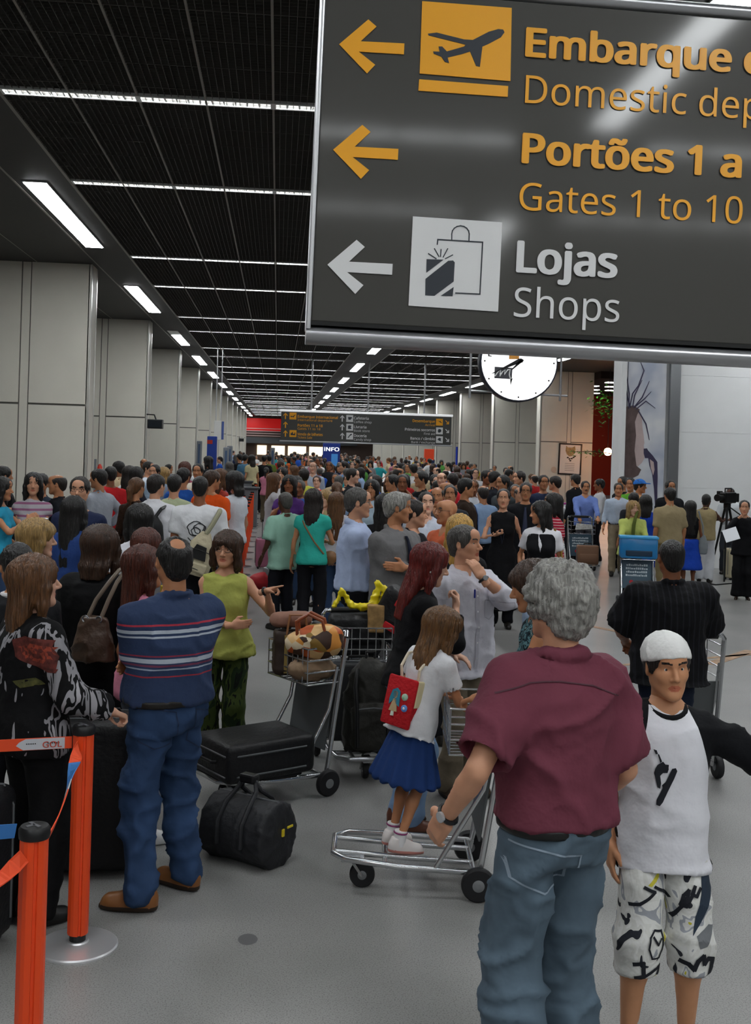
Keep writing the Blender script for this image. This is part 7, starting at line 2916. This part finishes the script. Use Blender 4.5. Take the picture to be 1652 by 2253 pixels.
p_cap = mid('man in a blue cap and peach tee by the column', (1408, 1056, 19.9), -120, 'm', 'tan', ('short', 'dark'), TS_('#d19c66'), BLK)
f = Field((-.12, -.14, .0), (.12, .20, .17), .010)
f.ell((0, -.018, .042), (.094, .118, .098), 0)
f.plane((0, .09, .052), (0, .1, -1))
f.ell((0, .12, .058), (.07, .07, .010), .012)
fobj('cap', [(xform(f.mesh(1)[0], p_cap.Hd), f.mesh(1)[1], 0)], [cloth_mat('#2f6fc0')], p_cap.root)
mid('dark-haired man in black behind the green tee', (1370, 1050, 21.5), 120, 'm', 'tan', ('short', 'black'), TS_('#16171b'), BLK)
mid('woman in a royal blue dress with black hair seen from behind', (1421, 1091, 18.0), -20, 'f', 'tan', ('mid', 'black'), dict(kind='dress', col='#2046b8', sleeve=.35, hem=.45, skirt=.04), BLK)
mid('person with short black hair beside the royal blue dress', (1394, 1085, 18.3), 0, 'm', 'tan', ('short', 'black'), TS_('#24262c'), BLK)
mid('man in a khaki field vest seen from behind near the wall', (1474, 1074, 17.2), 2, 'm', 'tan', ('short', 'black'), dict(kind='jacket', name='field_vest', col='#9a8a6a', sleeve=.9, ease=.035, hem=.86, collar=True), TR('#7d6f50'), bw=1.08)
mid('man in a black suit facing the camera before the white wall', (1475, 1058, 19.4), 178, 'm', 'tan', ('short', 'black'), SU('#14151a', '#c9c9cc'), BLK)
p_sk = mid('girl with waist-length black hair and a blue wrap skirt', (1519, 1103, 18.2), -8, 'f', 'brown', ('vlong', 'black'), dict(kind='tank', col='#111114', sleeve=0, hem=1.04), dict(kind='skirt', name='wrap_skirt', col='#1f49b8', hem=.42, top=1.02, flare=.09), shoes=dict(col='#d8d8d8', sole='#d8d8d8'))
wb_ = soft_bag('shoulder_bag', p_sk.world((.22, -.02, .80)), 0, 'slouchy grey cloth bag beside the blue wrap skirt', 'handbag', lambda: Field((-.14, -.1, -.2), (.14, .1, .2), .02).loft([(-.18, .07, .05), (-.05, .09, .06), (.15, .04, .03)], 0), mat('grey_cloth_bag', '#8d9498', .8),
               extra=lambda t: MB().tube([(0, 0, .1), (-.03, -.06, .3), (-.12, -.08, .55)], .014, 6).build('strap', mat('grey_cloth_bag', '#8d9498', .8), t, smooth=True))
mid('cameraman in a khaki vest and white trousers beside the tripod', (1554, 1088, 19.4), -28, 'm', 'dark', ('crew', 'black'), dict(kind='jacket', name='work_vest', col='#9c8c68', sleeve=0, ease=.035, hem=.84, collar=True), TR('#cfd1d6', ease=.025), (DOWN, ((.20, .42, 1.25), (.8, -.5, -.6), 'grip', (0, 0, -1))))
mid('camera operator with dark skin bending behind the video camera', (1606, 1108, 20.9), 150, 'm', 'dark', ('crew', 'black'), SH('#c4c8cc', sleeve=.8), TR('#2a2d33'), (HOLD, HOLD), H=1.66)
p_jo = mid('woman in a black trouser suit holding papers and a phone', (1638, 1102, 17.2), 160, 'f', 'light', ('updo', 'black'), SU('#0f0f13', '#d6d6da'), TR('#0e0e11', flare=.02), (((.20, .25, 1.05), (.8, -.5, -.6), 'grip', (0, 0, -1)), ((.10, .16, 1.45), (.9, .3, -1), 'grip', (-1, -.2, 0))), shoes=dict(kind='heel', col='#2a1c12', sole='#2a1c12'))
pp = MB().box(-.11, .11, -.003, .003, -.14, .14).build('paper_sheet', mat('paper_white', '#dfe2e8', .7), None, loc=p_jo.world((.21, .38, 1.05)))
pp.rotation_euler = (R(50), R(20), R(160))
tag(pp, 'white sheet of paper held by the woman in the trouser suit', 'paper')
# --- left side
p_gl = mid('young man with glasses in a navy tee facing forward', (176, 1039, 10.6), 172, 'm', 'light', ('short', 'dark'), TS_('#1c2440'), BLK, head=(6, -4, 0))
glasses(p_gl, '#0c0c0c')
mid('woman with very long black hair in a blue top', (163, 1095, 9.8), -25, 'f', 'tan', ('vlong', 'black'), TS_('#26407a'), JN)
mid('man in a dark shirt pointing left beside the tall fin', (127, 1045, 14.0), 95, 'm', 'tan', ('bald', 'dark'), SH('#16181f', sleeve=.8), BLK, (DOWN, ((.10, .50, 1.32), (.6, -.4, -1), 'point', (0, 0, -1))))
mid('girl with black hair and a pale pink striped top arms folded', (74, 1043, 13.2), -170, 'f', 'light', ('long', 'black'), dict(kind='tee', mat=vstripe_mat('pink_stripes', '#a9a4aa', '#8d5a78', 14, 2, .35), sleeve=.3), JN, X2)
mid('man in a dark denim shirt behind the striped girl', (91, 1044, 14.6), 170, 'm', 'tan', ('short', 'black'), SH('#2a3442'), BLK)
p_ph = mid('woman in a cyan top holding a small camera at the edge', (4, 1052, 12.2), -95, 'f', 'tan', ('long', 'black'), TS_('#2a8fb0', sleeve=.3), JN, (((.10, .32, 1.34), (.9, -.2, -.9), 'grip', (-1, 0, 0)),) * 2)
hc = MB().rbox(-.05, .05, -.02, .02, -.03, .03, .008).build('compact_camera', mat('camera_silver', '#8d9196', .3, metal=.4), None, loc=p_ph.world((0, .46, 1.36)))
tag(hc, 'small silver camera held by the woman in cyan', 'camera')
mid('man in a black jacket at the left frame edge', (8, 1028, 15.0), -60, 'm', 'tan', ('short', 'black'), SU('#101114', '#c9c9c9'), BLK)
p_gr = mid('man in a light grey shirt looking left by the fin', (218, 1034, 15.0), 55, 'm', 'tan', ('short', 'black'), SH('#9a9fa9', hem=.95), dict(kind='jeans', col='#3a4a60', belt='#15110e'), (DOWN, HIP), (20, 0, 0))
mid('man in a red tee behind the light grey shirt', (243, 1028, 17.0), 30, 'm', 'brown', ('short', 'black'), TS_('#b51c22'), JN)
mid('man in a beige shirt standing higher near the second fin', (261, 1007, 20.0), 60, 'm', 'brown', ('short', 'black'), SH('#b5a283', sleeve=.8), BLK, H=1.86)
mid('woman with dark hair and a pale top near the second fin', (285, 1027, 19.0), -40, 'f', 'tan', ('mid', 'dark'), TS_('#c5c8c9'), JN)
mid('woman with long black hair left of the ponytail', (301, 1029, 18.0), -60, 'f', 'tan', ('long', 'black'), TS_('#1d2230'), JN)
mid('man with dark hair and white collar by the second fin', (327, 1017, 21.5), -120, 'm', 'light', ('short', 'dark'), SH('#c9d2dd'), BLK)
mid('dark-haired man close behind the white collar man', (341, 1024, 20.0), 160, 'm', 'light', ('short', 'black'), TS_('#8fa3b8'), BLK)
mid('woman with short sandy hair in pink in the left crowd', (360, 1030, 21.0), 30, 'f', 'fair', ('bob', 'blond'), TS_('#b5728c'), JN)
p_po = mid('woman with a brown ponytail in a dark patterned top', (301, 1052, 13.6), -30, 'f', 'tan', ('pony', 'lbrown'), dict(kind='tee', mat=pattern_mat('brown_print', ['#1c120d', '#3a2417', '#1c120d', '#5a3a20'], 30), sleeve=1.4), JN)
p_bp = mid('man in a white shirt carrying a black backpack', (343, 1046, 12.8), -10, 'm', 'light', ('short', 'dark'), SH('#d5d5da', wr=.01), BLK, head=(-25, 0, 0))
mid('woman in a white blouse with dark shoulder hair turned left', (306, 1113, 8.9), 30, 'f', 'tan', ('mid', 'black'), TS_('#d3d3d9', sleeve=.7), JN)
mid('small person with reddish brown hair in front of the white blouse', (322, 1168, 8.0), 5, 'f', 'tan', ('bob', 'auburn'), TS_('#7d7d84'), JN)
mid('man in a pale green shirt beside the black backpack', (384, 1046, 14.0), 0, 'm', 'light', ('short', 'black'), SH('#b0b896'), BLK)
mid('man in a royal blue tee behind the pale green shirt', (404, 1031, 16.0), -15, 'm', 'tan', ('short', 'black'), TS_('#1f4f9c'), JN)
mid('woman with auburn hair above the royal blue tee', (407, 1018, 20.0), 0, 'f', 'tan', ('mid', 'auburn'), TS_('#a5536a'), JN)
p_li = mid('broad man in a printed white tee with a cream sling pack', (441, 1042, 12.0), 0, 'm', 'brown', ('crew', 'black'), TS_('#d2d3d6', sleeve=.7, sease=.022), BLK, bw=1.12)
mid('man in a pale yellow shirt near the blue pylon', (436, 1015, 18.6), 172, 'm', 'tan', ('short', 'black'), SH('#c9bfae'), BLK)
p_go = mid('airline clerk in an orange tee with white lettering', (466, 1034, 14.6), -22, 'm', 'tan', ('short', 'brown'), TS_('#dd5317', sleeve=.8, hem=.86), JN, head=(-30, 0, 0))
mid('woman behind the orange clerk with sandy curls', (485, 1034, 16.4), -50, 'f', 'tan', ('mid', 'lbrown'), TS_('#a03a30'), JN)
mid('woman in a white tee by the orange queue posts', (516, 1040, 15.0), 55, 'f', 'light', ('bob', 'black'), TS_('#d2d6de', sleeve=.6), JN, (FOLD, DOWN))
mid('woman in black drinking beside the blue pylon', (458, 1000, 29.0), 70, 'f', 'light', ('mid', 'black'), TS_('#101014'), BLK, (((.10, .22, 1.38), (.8, 0, -1), 'grip', (-1, 0, 0)), DOWN))
for lab, x, y, Yd, fc, c, sx in (('man in a steel blue shirt at the distant check-in desk', 540, 996, 37, -20, '#4d7896', 'm'), ('person in black behind the steel blue shirt', 527, 992, 38.5, 40, '#131316', 'm'), ('person in pale yellow at the check-in desk', 554, 999, 36.0, 30, '#c9be96', 'f'),
                                 ('tall person in black by the queue line', 582, 995, 36.6, -10, '#121215', 'm'), ('person in olive green by the queue line', 592, 996, 37.8, 20, '#5a6a2a', 'm')):
    mid(lab, (x, y, Yd), fc, sx, 'tan', ('short', 'black') if sx == 'm' else ('mid', 'dark'), TS_(c), BLK)

# ---- worn packs and prints
pk = empty('black_backpack', p_bp.world((0, -.20, 1.18)), R(-10), 'black backpack worn on the back of the white shirt', 'backpack')
f = Field((-.2, -.16, -.28), (.2, .14, .3), .014)
f.loft([(-.26, .15, .08), (-.1, .17, .10), (.12, .15, .09), (.24, .09, .06)], 0)
f.box((0, -.09, -.1), (.11, .04, .11), .03, .02)
V, F = f.mesh(1)
fobj('bag_body', [(wrinkle(V, F, .007, (9, 9, 9), 2), F, 0)], m_nylon, pk)
for sx in (-1, 1):
    MB().tube([(sx * .07, -.02, .22), (sx * .12, .03, .31), (sx * .14, .14, .33)], .020, 8).build('shoulder_strap', m_black, pk, smooth=True)
    MB().tube([(sx * .08, -.115, .18), (sx * .07, -.135, -.02)], .005, 6).build('zip', m_zip, pk)
sp_ = empty('sling_backpack', p_li.world((.03, -.20, 1.10)), 0, 'cream sling backpack with a black pocket on the printed tee', 'backpack')
sp_.rotation_euler = (0, R(18), 0)
m_cream = mat('cream_canvas', '#b5ab90', .8, bump=.3, bscale=30)
f = Field((-.2, -.14, -.28), (.2, .14, .3), .012)
f.loft([(-.24, .15, .09), (-.1, .16, .10), (.08, .12, .08), (.22, .05, .04)], 0)
V, F = f.mesh(1)
fobj('bag_body', [(wrinkle(V, F, .005, (9, 9, 9), 2), F, 0)], m_cream, sp_)
MB().prism([(-.10, -.07), (.09, -.07), (.06, .07), (-.05, .08)], -.112, -.085).build('pocket', mat('pocket_black', '#121212', .6), sp_)
MB().rbox(-.13, .13, -.115, -.08, -.21, -.10, .02).build('lower_pocket', m_cream, sp_)
for z in (.02, -.18):
    MB().tube([(-.13, -.1, z), (0, -.118, z + .01), (.13, -.1, z)], .005, 6).build('zip', m_black, sp_)
MB().tube([(0, -.03, .2), (.03, -.01, .32), (.05, .04, .44), (.05, .12, .47)], .026, 8).build('shoulder_strap', mat('strap_olive', '#8f8d74', .7), sp_, smooth=True)
tee2 = p_li.parts['t_shirt']
lw = []
for cx, cz, r in ((-.02, 1.34, .085), (-.02, 1.31, .045), (.02, 1.34, .06)):
    lw += thick([(cx + r * math.cos(a) * (1 + .12 * math.sin(5 * a)), cz + r * .9 * math.sin(a)) for a in np.linspace(0, 6.28, 18)], .010)
lw += thick([(-.10, 1.24), (-.06, 1.20), (-.02, 1.25), (.03, 1.19), (.08, 1.24)], .011)
decal(tee2, lw, mat('tee_print', '#26282c', .8), 'lion_print', -1, off=.008)
gv, gf, gw = text_polys('GOL', .16, .03)
decal(p_go.parts['t_shirt'], None, mat('print_white', '#ececec', .8), 'shirt_lettering', -1, off=.008, cut=.03, tris=([(x - gw / 2 + .03, z + 1.27) for x, z in gv], gf))
# strap of the turquoise woman's bag
tbg = soft_bag('shoulder_bag', p_tw.world((.20, .10, .92)), 0, 'small tan bag worn across the turquoise top', 'handbag', lambda: Field((-.12, -.1, -.12), (.12, .1, .12), .02).ell((0, 0, 0), (.09, .05, .09), 0), mat('tan_leather', '#7a5636', .5))
slung_strap(p_tw, [(-.14, -.03, 1.42), (-.06, -.14, 1.30), (.06, -.15, 1.12), (.16, -.08, .98)], .010, mat('tan_leather', '#7a5636', .5), tbg)
# ================================================================== the packed crowd in the distance: one mesh each, clothes coloured per person
random.seed(5)
PROTO = []
for sex, hair, arms, sl, kind in (('m', 'short', (DOWN, DOWN), .7, 'tee'), ('m', 'short', (FOLD, DOWN), 1.85, 'shirt'), ('m', 'bald', X2, 1.85, 'shirt'), ('m', 'crew', (PHONE, DOWN), .7, 'tee'),
                                  ('f', 'long', (DOWN, FOLD), .5, 'tee'), ('f', 'mid', (HOLD, DOWN), .5, 'tee'), ('f', 'bob', (DOWN, DOWN), 1.7, 'tee'), ('f', 'pony', X2, .5, 'tee'), ('m', 'short', (HIP, POCKET), .8, 'shirt')):
    pn = Person('proto', (0, 0), 0, 1.72, sex, 1.0, .02 if sex == 'm' else 0, 'tan', (hair, 'black'), arms=arms, q=2, mesh_only=True, bust=.05 if sex == 'f' else 0,
                top=dict(kind=kind, sleeve=sl), bottom=dict(col='#111111'))
    so = Soup()
    slot = [0, 1, 2, 3]          # body, hair, trousers, top; the shoes join the trousers
    for i, (parts, mats) in enumerate(pn.out):
        for V, F, M in parts:
            if i == 0:
                mi = np.where(np.asarray(M) == 2, 1, 0) if not np.isscalar(M) else 0
            else:
                mi = min(i, 3) if i < 4 else 2
            so.add(V, F, mi)
    PROTO.append((sex, hair, so.mesh('person_mesh', [skin_mat('tan'), hair_mat('black'), cloth_mat('#222222'), cloth_mat('#888888')])))
TOPS = [('white', '#d2d3d6'), ('black', '#121216'), ('navy', '#1c2440'), ('light blue', '#8fa9cc'), ('red', '#b0262a'), ('orange', '#c9612a'), ('yellow', '#c9b53a'), ('grey', '#7d7f84'), ('green', '#4d8a3f'),
        ('turquoise', '#2f9aa0'), ('brown', '#5a4230'), ('beige', '#b5a484'), ('pink', '#b9748a'), ('royal blue', '#2450a8'), ('white', '#c9ccd4'), ('black', '#17171c'), ('charcoal', '#2f3136'), ('dark', '#1d1d22')]
taken = []
for o in bpy.data.objects:
    if o.get('category') in ('person', 'luggage trolley', 'suitcase', 'desk', 'column', 'pylon', 'totem', 'sign', 'pole', 'belt post'):
        taken.append((o.location.x, o.location.y))
seen = {}
n = 0
tries = 0
while n < 200 and tries < 60000:
    tries += 1
    y = 16.5 + 62 * random.random() ** 1.35
    x0, x1 = -.30 - .008 * (y - 16), 9.3
    if y < 24:
        x1 = 4.6
    elif y < 40:
        x1 = 7.2
    x = random.uniform(x0, x1)
    if y > 26 and random.random() < .10:
        x = random.uniform(-3.4, -1.0)
    if x > 5 and y < 46 and random.random() < .35:
        continue
    md = .55 if y < 35 else .62
    if any((x - a) ** 2 + (y - b) ** 2 < md * md for a, b in taken):
        continue
    taken.append((x, y))
    zone = 'beside the queue line' if x < .9 else ('mid-hall' if x < 4.2 else 'by the panelled wall')
    dist = 'near' if y < 28 else ('middle' if y < 46 else 'far')
    for _ in range(60):
        sex, hair, me = random.choice(PROTO)
        cn, cc_ = random.choice(TOPS)
        bn, bc_ = random.choice((('black', '#14151a'), ('navy', '#1d2433'), ('denim', '#2b3d5a'), ('grey', '#3a3a3e'), ('khaki', '#5a5040')))
        fn_, fa_ = random.choice((('turned away', 0), ('turned away', 20), ('facing the camera', 180), ('facing the camera', 165), ('facing left', 90), ('facing right', -90)))
        lab = '%s in %s with %s trousers, %s, %s crowd %s' % ('man' if sex == 'm' else 'woman', cn, bn, fn_, dist, zone)
        if lab not in seen:
            break
    seen[lab] = 1
    o = bpy.data.objects.new('person', me)
    o.location = (x, y, 0)
    o.rotation_euler = (0, 0, R(fa_ + random.uniform(-18, 18)))
    sc_k = random.uniform(.93, 1.05) * (.96 if sex == 'f' else 1.015)
    o.scale = (sc_k, sc_k, sc_k)
    link(o)
    cols = [skin_mat(random.choice(('light', 'tan', 'tan', 'brown', 'fair'))), hair_mat(random.choice(('black', 'black', 'dark', 'brown', 'lbrown', 'salt') if hair != 'bald' else ('dark', 'salt'))),
            cloth_mat(bc_), cloth_mat(cc_)]
    for i, m in enumerate(cols):
        o.material_slots[i].link = 'OBJECT'
        o.material_slots[i].material = m
    tag(o, lab, 'person', 'people packed in the distant crowd')
    n += 1
bpy.data.scenes.remove(_TS)
